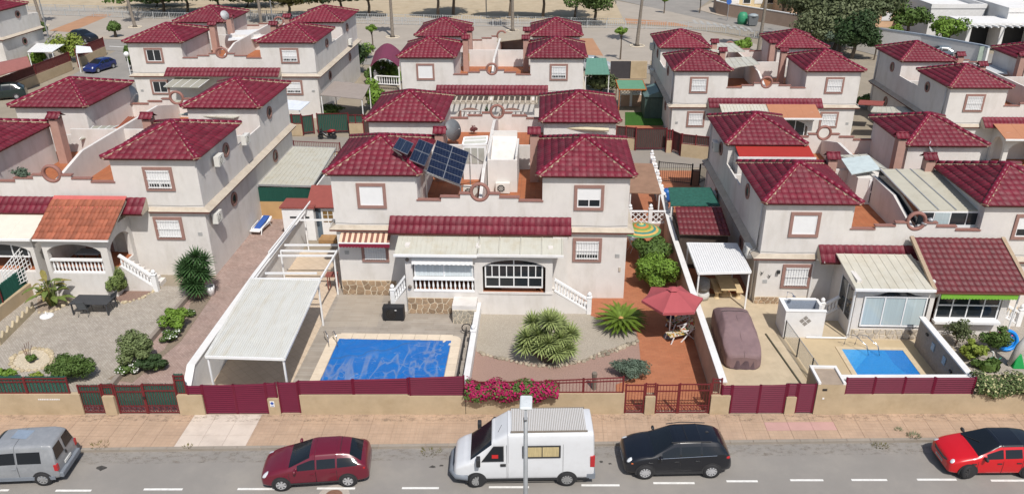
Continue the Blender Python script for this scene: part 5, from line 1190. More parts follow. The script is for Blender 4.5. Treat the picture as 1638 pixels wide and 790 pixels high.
b = MB(); b.box(-.35, -.25, .9, .3, .25, 1.02); b.build('top', mat('red_timber', h('8a5248'), .8), bq)
for x, y in ((-.28,-.2),(.22,-.2),(-.28,.2),(.22,.2)): b = MB(); b.box(x, y, 0, x+.05, y+.05, .9); b.build('leg', mat('red_timber', h('8a5248'), .8), bq)
# pool with blue cover
pool = T('swimming_pool', 'rectangular swimming pool with pale coping under a blue bubble cover', 'pool', (-7.8, 33, 0))
M_cop = mat('pale_coping', gnd('e0d0ba', .85), .8, .08, 2, rnd=.05)
x0, x1, y0, y1 = -10.8, -4.82, 29.9, 35.4
for i in range(9):
    for (ya, yb) in ((y1, y1+.55), (y0-.3, y0)): b = MB(); b.box(x0+(x1-x0)*i/9+.008, ya, -.05, x0+(x1-x0)*(i+1)/9-.008, yb, .05); b.build('coping_stone', M_cop, pool, world=True)
for i in range(10):
    for (xa, xb) in ((x0-.5, x0), (x1, x1+.48)): b = MB(); b.box(xa, y0+(y1-y0)*i/10+.008, -.05, xb, y0+(y1-y0)*(i+1)/10-.008, .05); b.build('coping_stone', M_cop, pool, world=True)
for cx in (x0, x1): b = MB(); b.lathe([(.48, -.05), (.48, .045)], (cx, y1+.0, 0), 20); b.build('coping_corner', M_cop, pool, world=True)
cvr = T('pool_cover', 'wrinkled bright blue bubble cover floating on the pool', 'pool cover', (-7.8, 33, 0)); b = MB(); nx, ny = 120, 100; rnd = random.Random(5)
import mathutils
for j in range(ny+1):
    for i in range(nx+1):
        x, y = x0+.03+(x1-x0-.06)*i/nx, y0+.03+(y1-y0-.06)*j/ny
        n1 = mathutils.noise.noise((x*.9, y*.55, 1.3)); d = (x+y*.9-24.6)*1.0
        w_ = abs(mathutils.noise.noise((x*2.1+n1*2.5, y*1.0, 4))); rdg = max(0, 1-w_*5)
        z = .012*n1+.036*rdg*(1 if y < 33.2+.45*(x+7.8)+.3*n1 else .5)+.012*mathutils.noise.noise((x*5, y*2.6, 9)); b.v.append((x, y, .045+z))
for j in range(ny):
    for i in range(nx): a = j*(nx+1)+i; b.f.append((a, a+1, a+nx+2, a+nx+1))
mc, t_, bs = nodes('blue_pool_cover'); L = t_.links.new
N_ = t_.nodes.new
def nz_(sc, loc, det=1.0, dist=.0):
    mp_ = N_('ShaderNodeMapping'); mp_.inputs['Scale'].default_value = sc; mp_.inputs['Location'].default_value = loc; L(geo.outputs['Position'], mp_.inputs[0]); n = N_('ShaderNodeTexNoise'); n.inputs['Scale'].default_value = 1; n.inputs['Detail'].default_value = det; n.inputs['Distortion'].default_value = dist; L(mp_.outputs[0], n.inputs['Vector']); return n.outputs[0]
def ma_(op, a, c=None, d=None, clamp=False):
    n = N_('ShaderNodeMath'); n.operation = op; n.use_clamp = clamp
    for k, v in enumerate((a, c, d)):
        if v is None: continue
        if isinstance(v, (int, float)): n.inputs[k].default_value = v
        else: L(v, n.inputs[k])
    return n.outputs[0]
geo = N_('ShaderNodeNewGeometry'); xyz = N_('ShaderNodeSeparateXYZ'); L(geo.outputs['Position'], xyz.inputs[0])
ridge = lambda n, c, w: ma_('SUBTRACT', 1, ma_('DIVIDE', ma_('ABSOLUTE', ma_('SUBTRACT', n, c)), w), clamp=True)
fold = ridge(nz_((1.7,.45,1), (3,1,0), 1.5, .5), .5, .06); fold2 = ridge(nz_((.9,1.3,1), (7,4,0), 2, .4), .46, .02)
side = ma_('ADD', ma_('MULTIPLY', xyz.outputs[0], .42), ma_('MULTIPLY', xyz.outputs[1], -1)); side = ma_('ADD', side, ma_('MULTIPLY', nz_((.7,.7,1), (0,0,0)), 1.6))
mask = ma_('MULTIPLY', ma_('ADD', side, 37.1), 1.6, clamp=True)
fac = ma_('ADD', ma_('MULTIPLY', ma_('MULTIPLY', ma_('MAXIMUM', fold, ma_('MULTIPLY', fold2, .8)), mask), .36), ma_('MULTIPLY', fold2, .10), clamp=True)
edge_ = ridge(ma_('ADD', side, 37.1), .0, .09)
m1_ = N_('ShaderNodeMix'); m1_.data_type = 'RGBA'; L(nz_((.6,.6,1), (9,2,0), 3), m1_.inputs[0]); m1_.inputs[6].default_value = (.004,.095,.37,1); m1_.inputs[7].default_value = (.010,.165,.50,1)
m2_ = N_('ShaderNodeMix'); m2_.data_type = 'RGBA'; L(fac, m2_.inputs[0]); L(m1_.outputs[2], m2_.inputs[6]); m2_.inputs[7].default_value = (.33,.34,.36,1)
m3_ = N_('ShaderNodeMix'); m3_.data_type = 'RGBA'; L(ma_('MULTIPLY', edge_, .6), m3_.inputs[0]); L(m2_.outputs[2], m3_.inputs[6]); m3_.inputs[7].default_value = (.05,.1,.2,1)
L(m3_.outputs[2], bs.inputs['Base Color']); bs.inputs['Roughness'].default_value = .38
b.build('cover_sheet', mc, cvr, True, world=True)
ld = T('pool_ladder', 'curved steel ladder at the corner of the covered pool', 'ladder', P(538,545))
for x in (-.25, .2): b = MB(); b.tube([(x-.35, .1, 0), (x-.35, .0, .55), (x-.2, -.25, .75), (x, -.55, .65), (x+.05, -.7, .1)], .025, 6); b.build('rail', M_chrome, ld, True)
hp = T('heat_pump', 'black pool heat pump standing on grey deck below the stair', 'heat pump', P(630,513)); hp.rotation_euler.z = 0
b = MB(); b.box(-.58, -.05, .05, .58, .4, .85); b.build('casing', mat('anthracite_casing', h('222326'), .45, .05, 4), hp, bev=.02); b = MB(); b.lathe([(0,0),(.3,0)], (-.12,-.053,.45), 20, 'y'); b.build('fan', M_dark, hp)
for R in (.1,.2,.3): b = MB(); b.torus((-.12,-.06,.45), R, .01, 'y', 20, 5); b.build('fan_ring', M_black, hp)
b = MB(); [b.box(x, -.05, 0, x+.08, .4, .05) for x in (-.5, .42)]; b.build('foot', M_black, hp)
b = MB(); b.box(.1,-.055,.66,.2,-.05,.72); b.build('label_plate', M_plate, hp)
dr_ = T('shower_rail', 'dark railing with wheel lying along the white low wall by the pool', 'railing', (-4.15, 31, 0))
b = MB(); b.beam((-4.1, 29.9, .5), (-4.1, 36.0, .5), .04); [b.box(-4.12, y, 0, -4.08, y+.03, .5) for y in (30, 31.2, 32.4, 33.6, 34.8, 35.9)]; b.beam((-4.1, 29.9, .25), (-4.1, 36.0, .25), .03); b.torus((-4.1, 36.1, .4), .25, .03, 'y', 14, 6); b.build('rail', M_black, dr_, world=True)
# solar panels
sp = T('solar_array', 'row of dark blue solar panels on a raised metal frame leaning over the roof', 'solar panels', (-6.4, 43, 4.9))
M_cell = brickmat('solar_cell', (.006,.010,.028), (.009,.014,.036), (.05,.065,.1), .165, .165, .005, 0, 0, .2, .05, spec=.4, bump=0); M_alu = mat('aluminium', (.5,.5,.5), .35, metal=.8)
def panel_quad(TL_, TR, BL, rows, cols=1):
    BR = TR+BL-TL_; n_ = (TR-TL_).cross(TL_-BL).normalized(); n_ = n_ if n_.z > 0 else -n_
    for i in range(rows):
        for j in range(cols):
            f = lambda s, t: TL_+(TR-TL_)*s+(BL-TL_)*t
            s0, s1, t0, t1 = (j+.012)/cols, (j+.988)/cols, (i+.012)/rows, (i+.988)/rows; q = [f(s0,t1), f(s1,t1), f(s1,t0), f(s0,t0)]
            b = MB(); b.hexa([p-n_*.02 for p in q], [p+n_*.02 for p in q]); o = b.build('solar_panel', M_alu, sp, world=True)
            for hh_ in range(2):
                a0, a1 = s0+(s1-s0)*(hh_*.5+.012), s0+(s1-s0)*(hh_*.5+.488); d = (t1-t0)*.035; q2 = [f(a0,t1-d), f(a1,t1-d), f(a1,t0+d), f(a0,t0+d)]; b = MB(); b.hexa([p+n_*.0205 for p in q2], [p+n_*.026 for p in q2]); b.build('cell_field', M_cell, o, world=True)
    return BR
panel_quad(Vector((-6.41,44.4,8.08)), Vector((-4.46,44.0,7.46)), Vector((-6.69,41.6,7.12)), 5)
panel_quad(P(670,222.5,8.35), P(694,232,8.1), P(654,256,8.05), 2)
panel_quad(P(639,220,8.7), P(662,230,8.55), P(628,237.5,8.6), 1)
p1, p2, p3, p4_ = Vector((-6.69,41.6,7.05)), Vector((-4.74,41.25,6.42)), Vector((-4.46,44.0,7.38)), Vector((-6.41,44.4,8.0))
for a_, c2 in ((p1, p2), (p4_, p3), (p1, Vector((p1.x, p1.y, 4.9))), (p2, Vector((p2.x, p2.y, 4.9))), (p3, Vector((p3.x, p3.y, 4.9))), (p3, P(775,262,6.4)), (p2, P(772,300,5.6)), (P(628,239,8.5), P(682,274,7.2))): b = MB(); b.beam(a_, c2, .06); b.build('frame_bar', M_alu, sp, world=True)
# terrace things of the middle block
lt = T('glazed_lean_to', 'white framed glazed lean-to on the terrace beside the solar panels', 'lean-to', (-5, 46, 4.9)); q = [P(740,233,7.1), P(778,231,7.1), P(780,219,7.4), P(743,221,7.4)]
b = MB(); b.hexa(q, [p+Vector((0,0,.04)) for p in q]); b.build('roof_pane', mat('dusty_glass', (.42,.42,.38), .3, .1, 4), lt, world=True)
for a_, c2 in ((0,1),(1,2),(2,3),(3,0)): b = MB(); b.beam(q[a_]+Vector((0,0,.03)), q[c2]+Vector((0,0,.03)), .09); b.build('frame', M_white, lt, world=True)
mA, mB = q[0].lerp(q[3], .5), q[1].lerp(q[2], .5); b = MB(); b.beam(mA+Vector((0,0,.06)), mB+Vector((0,0,.06)), .07); b.build('frame', M_white, lt, world=True)
b = MB(); b.box(q[0].x, q[0].y, 4.9, q[1].x, q[0].y+.06, 7.05); fw = b.build('front_wall', M_white, lt, world=True)
for k in range(3): x = q[0].x+.1+k*(q[1].x-q[0].x-.15)/3; b = MB(); b.box(x, q[0].y-.02, 5.95, x+(q[1].x-q[0].x)/3-.12, q[0].y-.001, 6.95); b.build('pane', mat('dusty_glass', (.42,.42,.38), .3), fw, world=True)
sb = T('stair_housing', 'open topped white stair housing on the terrace behind the round ornament', 'stair housing', (-2.7, 45.5, 4.9))
b = MB(); b.box(-3.45, 44.3, 4.9, -1.7, 44.42, 6.9); b.box(-3.45, 44.42, 4.9, -3.33, 47.9, 7.3); b.box(-1.82, 44.42, 4.9, -1.7, 47.9, 7.1); b.box(-3.33, 47.8, 4.9, -1.82, 47.9, 7.6); b.build('wall', M_wall, sb, world=True)
b = MB(); b.hexa([(-3.33,44.42,6.0),(-1.82,44.42,6.0),(-1.82,47.8,7.2),(-3.33,47.8,7.2)], [(-3.33,44.42,6.05),(-1.82,44.42,6.05),(-1.82,47.8,7.25),(-3.33,47.8,7.25)]); b.build('slab', M_wall, sb, world=True)
ac_unit('air conditioner on the terrace beside the solar panels', (-4.4, 43.4, 5.0)); ac_unit('air conditioner against the white stair housing', (-2.55, 44.12, 4.95))
def dish(label, loc, r=.4, rz=0.0, tilt=.5, mt=None, pole=.6):
    t = T('satellite_dish', label, 'satellite dish', loc, rz, 'satellite dishes on the terraces'); b = MB(); prof = [(r*k/6, .25*r*(k/6)**2) for k in range(7)]
    b.lathe(prof+[(r, .25*r+.02), (0, .02)][:1], (0,0,0), 20, 'z'); m4 = Matrix.Translation((0,0,pole)) @ Matrix.Rotation(-(pi/2-tilt), 4, 'X').inverted(); b.v = [tuple(m4 @ Vector(v)) for v in b.v]; b.build('reflector', mt or mat('dish_grey', (.42,.43,.44), .5), t, True)
    b = MB(); b.tube([(0,0,0), (0,.05,pole)], .025, 6); b.build('mast', M_metal, t)
    b = MB(); b.tube([(0,-.05,pole-.3), tuple(m4 @ Vector((0,0,r*1.1)))], .012, 5); b.ball(tuple(m4 @ Vector((0,0,r*1.1))), .05); b.build('receiver_arm', M_metal, t)
    return t
dish('large dark grey satellite dish behind the solar panels', P(722,222,5.5), .75, .9, .3, mat('dish_dark', (.15,.16,.17), .5))
dish('large white satellite dish on the far left terrace', P(22,262,5.6), .85, -.9, .35, None, 1.0)
dish('white satellite dish on the corner of the left rear roof', P(208,165,6.0), .8, 1.3, .2, None, .6)
dish('small dish on the right terrace wall below the grey glittering roof', P(1485,250,5.4), .4, .8, .4)
dish('small round dish above the chimney of the far left house', P(360,35,8.2), .5, 1.0, .4)
ac_unit('air conditioner high on the side wall of the orange porch house', (-19.78, 45.0, 6.25), pi/2); ac_unit('air conditioner low on the side wall of the orange porch house', (-19.78, 43.4, 3.2), pi/2)
ac_unit('air conditioner on the rear side wall of the left house by the cream ledge', (-19.78, 49.6, 6.1), pi/2)
ac_unit('air conditioner on the shaded side wall above the white carport', (11.5, 41.2, 2.4), -pi/2); ac_unit('upper air conditioner on the shaded side wall of the red awning house', (11.5, 52.5, 4.9), -pi/2); ac_unit('lower air conditioner on the shaded side wall of the red awning house', (11.5, 51.5, 1.6), -pi/2)
ac_unit('upper air conditioner on the side of the house by the barbecue shed', (11.05, 86, 5.0), -pi/2); ac_unit('lower air conditioner on the side of the house by the barbecue shed', (11.05, 84.5, 2.6), -pi/2)
ac_unit('air conditioner on the stone striped far house', (-22.3, 90.5, 4.6), pi/2)
# terrace flues and frames on the right block
fl = T('twin_flue', 'pair of galvanised chimney flues rising from the red tiled porch strip', 'flue', P(1472,400,3.0)); p = P(1469,400,3.4)
for dx, hh_ in ((0, 1.5), (.28, 1.7)): b = MB(); b.tube([(p.x+dx, p.y, 2.6), (p.x+dx, p.y, 3.4+hh_)], .09, 8); b.lathe([(.14,0),(.17,.12),(.06,.2)], (p.x+dx, p.y, 3.4+hh_), 10); b.build('pipe', M_metal, fl, world=True)
b = MB(); b.beam((p.x-.9, p.y+.6, 3.9), (p.x, p.y, 4.4), .03); b.beam((p.x-.9, p.y+.6, 3.9), (p.x+.0, p.y, 3.6), .03); b.build('stay', M_metal, fl, world=True)
# glazed terrace enclosure, right block
te = T('terrace_enclosure', 'large grey sheet roofed glazed enclosure on the terrace of the right block', 'enclosure', (22, 42, 3.6))
q = [P(1470,338,5.5), P(1574,338,5.5), P(1492,272,5.9), P(1407,272,5.9)]; b = MB(); b.hexa(q, [p+Vector((0,0,.06)) for p in q]); rf_ = b.build('roof', mat('grey_panel', gnd('c4bfae',.85), .5, .06, 1.5, dirt=h('8c8268'), dscale=.9), te, world=True)
for t in (0, .3, .57, 1): b = MB(); b.beam(q[0].lerp(q[1], t)+Vector((0,0,.08)), q[3].lerp(q[2], t)+Vector((0,0,.08)), .06, .04); b.build('rib', M_metal, rf_, world=True)
b = MB(); b.box(q[0].x, q[0].y+.02, 4.4, q[1].x, q[0].y+.1, 5.5); fw = b.build('front_frame', M_white, te, world=True)
n = 4
for k in range(n): xa = q[0].x+(q[1].x-q[0].x)*(k+.04)/n; xb = q[0].x+(q[1].x-q[0].x)*(k+.96)/n; b = MB(); b.box(xa, q[0].y, 4.75, xb, q[0].y+.019, 5.42); b.build('pane', M_glass if k != 1 else mat('blind_glass', (.42,.5,.52), .12), fw, world=True)
b = MB(); b.hexa([Vector((q[0].x, q[0].y, 4.7)), Vector((q[0].x+.05, q[0].y, 4.7)), Vector((q[3].x+.05, q[3].y, 4.7)), Vector((q[3].x, q[3].y, 4.7))], [q[0]-Vector((0,0,.02)), q[0]+Vector((.05,0,-.02)), q[3]+Vector((.05,0,-.02)), q[3]-Vector((0,0,.02))]); b.build('side_pane', M_glass, te, world=True)
b = MB(); b.hexa([Vector((q[0].x-.02, q[0].y+.1, 3.5)), Vector((q[0].x+.06, q[0].y+.1, 3.5)), Vector((q[3].x+.06, q[3].y, 3.5)), Vector((q[3].x-.02, q[3].y, 3.5))], [Vector((q[0].x-.02, q[0].y+.1, 4.75)), Vector((q[0].x+.06, q[0].y+.1, 4.75)), Vector((q[3].x+.06, q[3].y, 5.1)), Vector((q[3].x-.02, q[3].y, 5.1))]); b.build('side_wall', M_plasterp, te, world=True)
cb = T('roof_cabin', 'small white cabin with pale blue lean-to roof on the right terrace', 'cabin', P(1385,330,3.6)); p = P(1387,325,3.6)
b = MB(); b.box(p.x-.9, p.y-.2, 3.6, p.x+1.3, p.y+1.6, 5.3); b.build('wall', M_wall, cb, world=True); b = MB(); b.box(p.x-.2, p.y-.26, 3.62, p.x+.8, p.y-.2, 5.2); d_ = b.build('door', M_white, cb, world=True)
for z_ in (3.75, 4.5): b = MB(); b.box(p.x-.05, p.y-.28, z_, p.x+.65, p.y-.26, z_+.62); b.build('pane', M_glass, d_, world=True)
b = MB(); q = [P(1362,280,5.5), P(1408,272,5.7), P(1390,250,5.9), P(1345,255,5.7)]; b.hexa(q, [k+Vector((0,0,.06)) for k in q]); b.build('roof', mat('pale_blue_sheet', (.5,.57,.57), .4), cb, world=True)
canopy('cream lean-to sheet roof behind the small cabin on the right terrace', ((1348,252),(1418,272),(1385,248),(1334,250)), 5.6, M_sheet, ribs=4)
ra = T('red_awning', 'flat red awning below the eaves of the right rear house', 'awning', (14.5, 49.3, 5.9)); b = MB(); b.hexa([(12.2,48.5,5.75),(16.9,48.5,5.75),(16.9,49.9,6.05),(12.2,49.9,6.05)], [(12.2,48.5,5.81),(16.9,48.5,5.81),(16.9,49.9,6.11),(12.2,49.9,6.11)]); b.build('sheet', mat('red_felt', h('9c2c26'), .8, .06, 2), ra, world=True); b = MB(); b.box(12.1, 48.44, 5.6, 17.0, 48.5, 5.8); b.build('front_board', M_whitem, ra, world=True); b = MB(); b.box(12.2, 48.55, 3.6, 12.4, 49.9, 5.7); b.build('side_wall', M_wall, ra, world=True); b = MB(); b.box(12.4, 48.55, 3.6, 16.8, 48.7, 5.6); b.build('front_wall', M_wall, ra, world=True)
# right yard
canopy('white slatted pergola roof over the stone table', ((1117,438),(1201,436),(1178,391),(1099,390)), 2.3, mat('white_slats', (.7,.7,.7), .5, .04), 'pergola', 'pergola', ((.02,.02),(.98,.02),(.98,.98),(.02,.98)), 22, edge=M_white)
st_ = T('stone_table', 'cream stone picnic table under the white pergola', 'table', P(1159,471)); b = MB(); b.box(-.45, -.9, .72, .45, .9, .82); b.build('tabletop', mat('cream_stone', h('c8b28c'), .85, .1, 4), st_, bev=.03)
b = MB(); b.lathe([(.38,0),(.36,.08),(.14,.2),(.13,.55),(.3,.72)], n=14); b.build('pedestal', mat('cream_stone', h('c8b28c'), .85), st_)
for lb, px in (('cream stone bench left of the stone table', 1143), ('cream stone bench right of the stone table', 1177)):
    s_ = T('stone_bench', lb, 'bench', P(px, 468), 0, 'stone benches under the pergola'); b = MB(); b.box(-.2, -.85, .42, .2, .85, .52); b.build('seat', mat('cream_stone', h('c8b28c'), .85), s_, bev=.03)
    for y in (-.6, .6): b = MB(); b.lathe([(.18,0),(.1,.1),(.1,.32),(.18,.42)], (0, y, 0), 10); b.build('leg', mat('cream_stone', h('c8b28c'), .85), s_)
bb = T('covered_barbecue', 'barbecue under a grey and silver cover beside the dividing wall', 'barbecue', P(1122,478)); b = MB(); b.lathe([(.36,0),(.4,.3),(.34,.62)], n=14); b.v = [(x*1.1, y*.8+.02*sin(x*40), z) for x, y, z in b.v]; b.build('silver_cover', mat('silver_cloth', (.55,.55,.54), .4, .2, 6), bb, True); b = MB(); b.lathe([(.37,.6),(.42,.9),(.36,1.25),(.2,1.36),(0,1.38)], n=14); b.build('grey_cover', mat('grey_cloth', (.2,.2,.2), .8, .2, 6), bb, True)
sh = T('shower_cubicle', 'white walled outdoor shower cubicle with a diamond tile', 'shower', P(1283,537,0)); x0_, x1_, ya, yb = 12.5, 14.55, 36.35, 37.75
b = MB(); b.box(x0_, ya, 0, x1_, ya+.14, 1.55); b.box(x0_, ya+.14, 0, x0_+.14, yb, 1.55); b.box(x1_-.14, ya+.7, 0, x1_, yb, 1.55); b.box(x0_+.14, yb-.14, 0, x1_-.14, yb, 1.55); b.build('wall', M_whitem, sh, world=True)
b = MB(); b.box(x0_-.03, ya-.03, 1.55, x1_+.02, ya+.17, 1.6); b.box(x0_-.03, ya+.17, 1.55, x0_+.17, yb, 1.6); b.box(x0_+.17, yb-.17, 1.55, x1_-.14, yb, 1.6); b.build('coping', M_white, sh, world=True)
b = MB(); b.box(x0_+.14, yb-.16, .4, x1_-.14, yb-.14, 1.5); b.build('grey_tiles', mat('grey_wall_tile', h('8d96a4'), .3, .15, 12), sh, world=True)
for dx, dz in ((0,.17),(0,-.17),(.17,0),(-.17,0)): cx, cz = 13.55+dx, 1.0+dz; b = MB(); b.prism([(cx-.14,cz),(cx,cz-.14),(cx+.14,cz),(cx,cz+.14)], ya-.012, ya-.001, 'y'); b.build('diamond_tile', mat('grey_diamond', h('8a8580'), .5, .3, 9), sh, world=True)
b = MB(); b.tube([(x0_+.35, yb-.1, 1.2), (x0_+.35, yb-.1, 2.0), (x0_+.5, yb-.35, 2.05), (x0_+.6, yb-.45, 1.95)], .02, 6); b.lathe([(.1,0),(.02,.05)], (x0_+.6, yb-.45, 1.92), 10); b.build('shower_head', M_chrome, sh, world=True)
gf = T('glass_fence', 'low glass panel fence with dark posts along the pool terrace edge', 'fence', (12.7, 34.5, 0)); M_clear = mat('clear_panel', (.75,.8,.78), .05, .02, 1, spec=.6, alpha=.28)
for i in range(3):
    p, q_ = Vector((12.55+.12*i*1.4, 36.2-i*1.75, 0)), Vector((12.55+.12*(i+1)*1.4, 36.2-(i+1)*1.75+.1, 0)); b = MB(); b.hexa([(p.x-.01,p.y,.12),(p.x+.01,p.y,.12),(q_.x+.01,q_.y,.12),(q_.x-.01,q_.y,.12)], [(p.x-.01,p.y,1.05),(p.x+.01,p.y,1.05),(q_.x+.01,q_.y,1.05),(q_.x-.01,q_.y,1.05)]); b.build('pane', M_clear, gf, world=True)
    b = MB(); b.box(p.x-.025, p.y-.03, 0, p.x+.025, p.y+.03, 1.1); b.build('post', M_black, gf, world=True); b = MB(); b.beam((p.x,p.y,1.07), (q_.x,q_.y,1.07), .03); b.build('rail', M_metal, gf, world=True)
b = MB(); b.beam((11.7, 36.6, .03), (12.45, 30.6, .03), .07, .06); b.build('ground_track', mat('dark_green_metal', h('4b4a3c'), .6), gf, world=True)
rp_ = T('swimming_pool', 'small open blue swimming pool with corner steps', 'pool', (16.5, 34, 0)); M_poolt = mat('pool_tile_blue', (.015,.23,.58), .3, .1, 3)
xa, xb, ya, yb = 15.2, 18.25, 31.0, 35.2
b = MB(); b.box(xa, ya, -.001, xb, yb, .002)
sheet('right_pool_terrace', [(12.6, 30.4), (19.0, 30.6), (19.0, 36.2), (12.6, 36.2)], .013, mat('beige_terrace', gnd('c4b08f', .86), .8, .1, 1.2, .3, 10, dirt=gnd('a8967a')))
for (a0, b0, a1, b1) in ((xa-.25, ya, xa, yb), (xb, ya, xb+.25, yb), (xa-.25, yb, xb+.25, yb+.25)): b = MB(); b.box(a0, b0, -.02, a1, b1, .05); b.build('coping', mat('beige_coping', gnd('cbb899',.9), .8), rp_, world=True)
b = MB(); b.box(xa, ya, .014, xb, yb, .02); b.build('pool_floor', M_poolt, rp_, world=True)
for i in range(3): b = MB(); b.prism([(xa, yb), (xa, yb-1.9+.5*i), (xa+.01, yb-1.9+.5*i), (xa+1.5-.4*i, yb)], .02, .024+.004*i); b.build('pool_step', mat('pool_step_blue%d' % i, (.05+.03*i,.34+.05*i,.66+.04*i), .3), rp_, world=True)
b = MB(); b.prism([(xb-.9, yb), (xb, yb), (xb, ya), (xb-.05, ya), (xb-.9, yb-1.2)][::-1], .02, .024); b.build('pool_slope', mat('deep_pool_blue', (.01,.13,.48), .3), rp_, world=True)
b = MB(); b.box(xa, ya, .036, xb, yb, .04); mw_ = mat('pool_water', (.05,.35,.75), .03, .02, 1, spec=.5, alpha=.2, bump=.25, bscale=6); b.build('water', mw_, rp_, world=True)
ld = T('pool_ladder', 'steel handrail at the steps of the small open pool', 'handrail', P(1372,560))
for x in (-.3, .25): b = MB(); b.tube([(x-.3, .35, .1), (x-.25, .3, .75), (x+.1, .1, .8), (x+.5, -.45, .55), (x+.6, -.6, .1)], .022, 6); b.build('rail', M_chrome, ld, True)
up_ = T('potted_plant', 'dark agave in a carved stone pot at the foot of the grey wall', 'plant', P(1455,540)); b = MB(); b.lathe([(.2,0),(.24,.1),(.14,.22),(.3,.5),(.28,.55)], n=12); b.build('pot', mat('stone_pot', h('8a7f72'), .9, .15), up_, True)
b = MB()
for i in range(26): a = i*2.4; r = .25+.3*random.random(); z = .55+.5*random.random(); w = .04; b.add([(w*sin(a), -w*cos(a), .5), (-w*sin(a), w*cos(a), .5), (r*cos(a), r*sin(a), z)], [(0,1,2)])
b.build('leaves', mat('dark_leaf', (.05,.05,.045), .7), up_, fix=False)
# house wall ornaments
for px, py in ((1219,435),(1231,441)): pass
# left garden furniture
tb = T('garden_table', 'black rectangular garden table on the grey paving', 'table', P(148,493)); c = P(148,479,.74); tb.location = (c.x, c.y, 0)
M_gt = mat('dark_garden_metal', (.05,.052,.056), .6, .1, 5)
for i in range(7): b = MB(); b.box(-1.08, -.55+.158*i, .71, 1.08, -.55+.158*i+.148, .745); b.build('plank', M_gt, tb)
for x, y in ((-1.02,-.5),(.96,-.5),(-1.02,.44),(.96,.44)): b = MB(); b.box(x, y, 0, x+.07, y+.07, .71); b.build('leg', M_gt, tb)
def gchair(label, loc, rz, mt=M_gt, sm=None, grp='dark garden chairs at the black table', name='garden_chair'):
    t = T(name, label, 'chair', loc, rz, grp); sm = sm or mat('sling_grey', (.10,.11,.12), .8)
    b = MB(); b.box(-.24, -.24, .42, .24, .24, .45); b.build('seat', sm, t); b = MB(); b.hexa([(-.23,.22,.45),(.23,.22,.45),(.23,.25,.45),(-.23,.25,.45)], [(-.22,.42,.98),(.22,.42,.98),(.22,.45,.98),(-.22,.45,.98)]); b.build('backrest', sm, t)
    for s in (1, -1):
        b = MB(); b.tube([(s*.27,-.28,0), (s*.27,-.22,.64), (s*.27,.3,.66)], .016, 6); b.build('armrest', mt, t); b = MB(); b.tube([(s*.27,.38,0), (s*.26,.22,.44), (s*.24,.44,1.0)], .016, 6); b.build('leg', mt, t)
    return t
c = P(138,502); gchair('dark garden chair on the near side of the black table', (c.x, c.y, 0), pi+.1); c = P(178,490); gchair('dark garden chair at the right end of the black table', (c.x, c.y, 0), -pi/2-.2)
ds = T('round_slab', 'round white disc lying on the grey paving', 'disc', P(75,506)); b = MB(); b.lathe([(.0,.1),(.3,.1),(.36,.06),(.36,0)], n=24); b.build('disc', M_white, ds, True); b = MB(); b.lathe([(.04,.1),(.04,.3)], n=8); b.build('tube', M_white, ds)
def stone_ring(label, pts, r=.16, mt=None, name='stone_edging', gap=.95):
    t = T(name, label, 'stones', P(*pts[0])); W = [P(*p) for p in pts]; i = 0; rnd = random.Random(len(pts)); d = 0
    for a_, c2 in zip(W[:-1], W[1:]):
        L_ = (c2-a_).length; n = max(1, int(L_/(r*1.7*gap)))
        for k in range(n):
            p = a_.lerp(c2, (k+.5)/n); rr = r*rnd.uniform(.7, 1.25); b = MB(); b.ball((0,0,0), rr, rr*rnd.uniform(.7,1), rr*.7, 7, 5); b.v = [(x*(1+.15*rnd.uniform(-1,1)), y*(1+.15*rnd.uniform(-1,1)), z*(1+.2*rnd.uniform(-1,1))) for x, y, z in b.v]
            o = b.build('stone', mt or mat('edging_stone', h('9a907f'), .9, .2, 5, .5, 20, rnd=.3), t); o.location = (p.x-t.location.x+rnd.uniform(-.05,.05), p.y-t.location.y+rnd.uniform(-.05,.05), rr*.25); o.rotation_euler = (0,0,rnd.uniform(0,6))
    return t
ringpts = [(17,586),(22,571),(38,562),(60,557),(78,562),(86,572),(80,584),(62,592),(40,594),(24,590),(17,586)]
M_st = mat('cream_edging', h('b3a58a'), .9, .15, 5, .4, 20, rnd=.12)
stone_ring('ring of cream stones round the small plant in the left garden', ringpts, .15, M_st)
sheet('round_gravel_bed', [P(*p) for p in ringpts[:-1]][::-1] if 0 else [P(*p) for p in ringpts[:-1]], .02, mat('cream_gravel', gnd('c8bba4',.95), .95, .35, 20, .9, 50))
stone_ring('cream stone edging below the trimmed shrub beside the stairs', [(184,484),(205,484),(225,478),(245,467),(256,458)], .13, M_st)
stone_ring('cream stone edging round the bird of paradise plant', [(62,500),(80,500),(97,492),(112,484)], .13, M_st)
sheet('gravel_bed_left', [P(184,483), P(205,483), P(225,477), P(248,462), P(235,446), P(195,455), P(183,470)], .018, mat('brown_gravel', gnd('8d7468',.9), .95, .3, 20, .8, 50))
sheet('gravel_bed_palm', [P(60,499), P(80,499), P(97,491), P(112,483), P(108,470), P(60,478)], .018, mat('grey_soil', gnd('9c8c7c',.9), .95, .3, 20, .8, 50))
sheet('planting_strip', [P(212,612), P(172,606), P(206,588), P(262,560), P(300,500), P(315,450), P(345,462), P(335,480), P(290,545)], .02, mat('strip_soil', gnd('8a7c6c',.9), .95, .3, 15, .8, 50))
wv = T('scalloped_edging', 'scalloped cream stone edging along the beige wall in the left garden', 'edging', P(0,548)); a_, c2 = P(0,552), P(55,497)
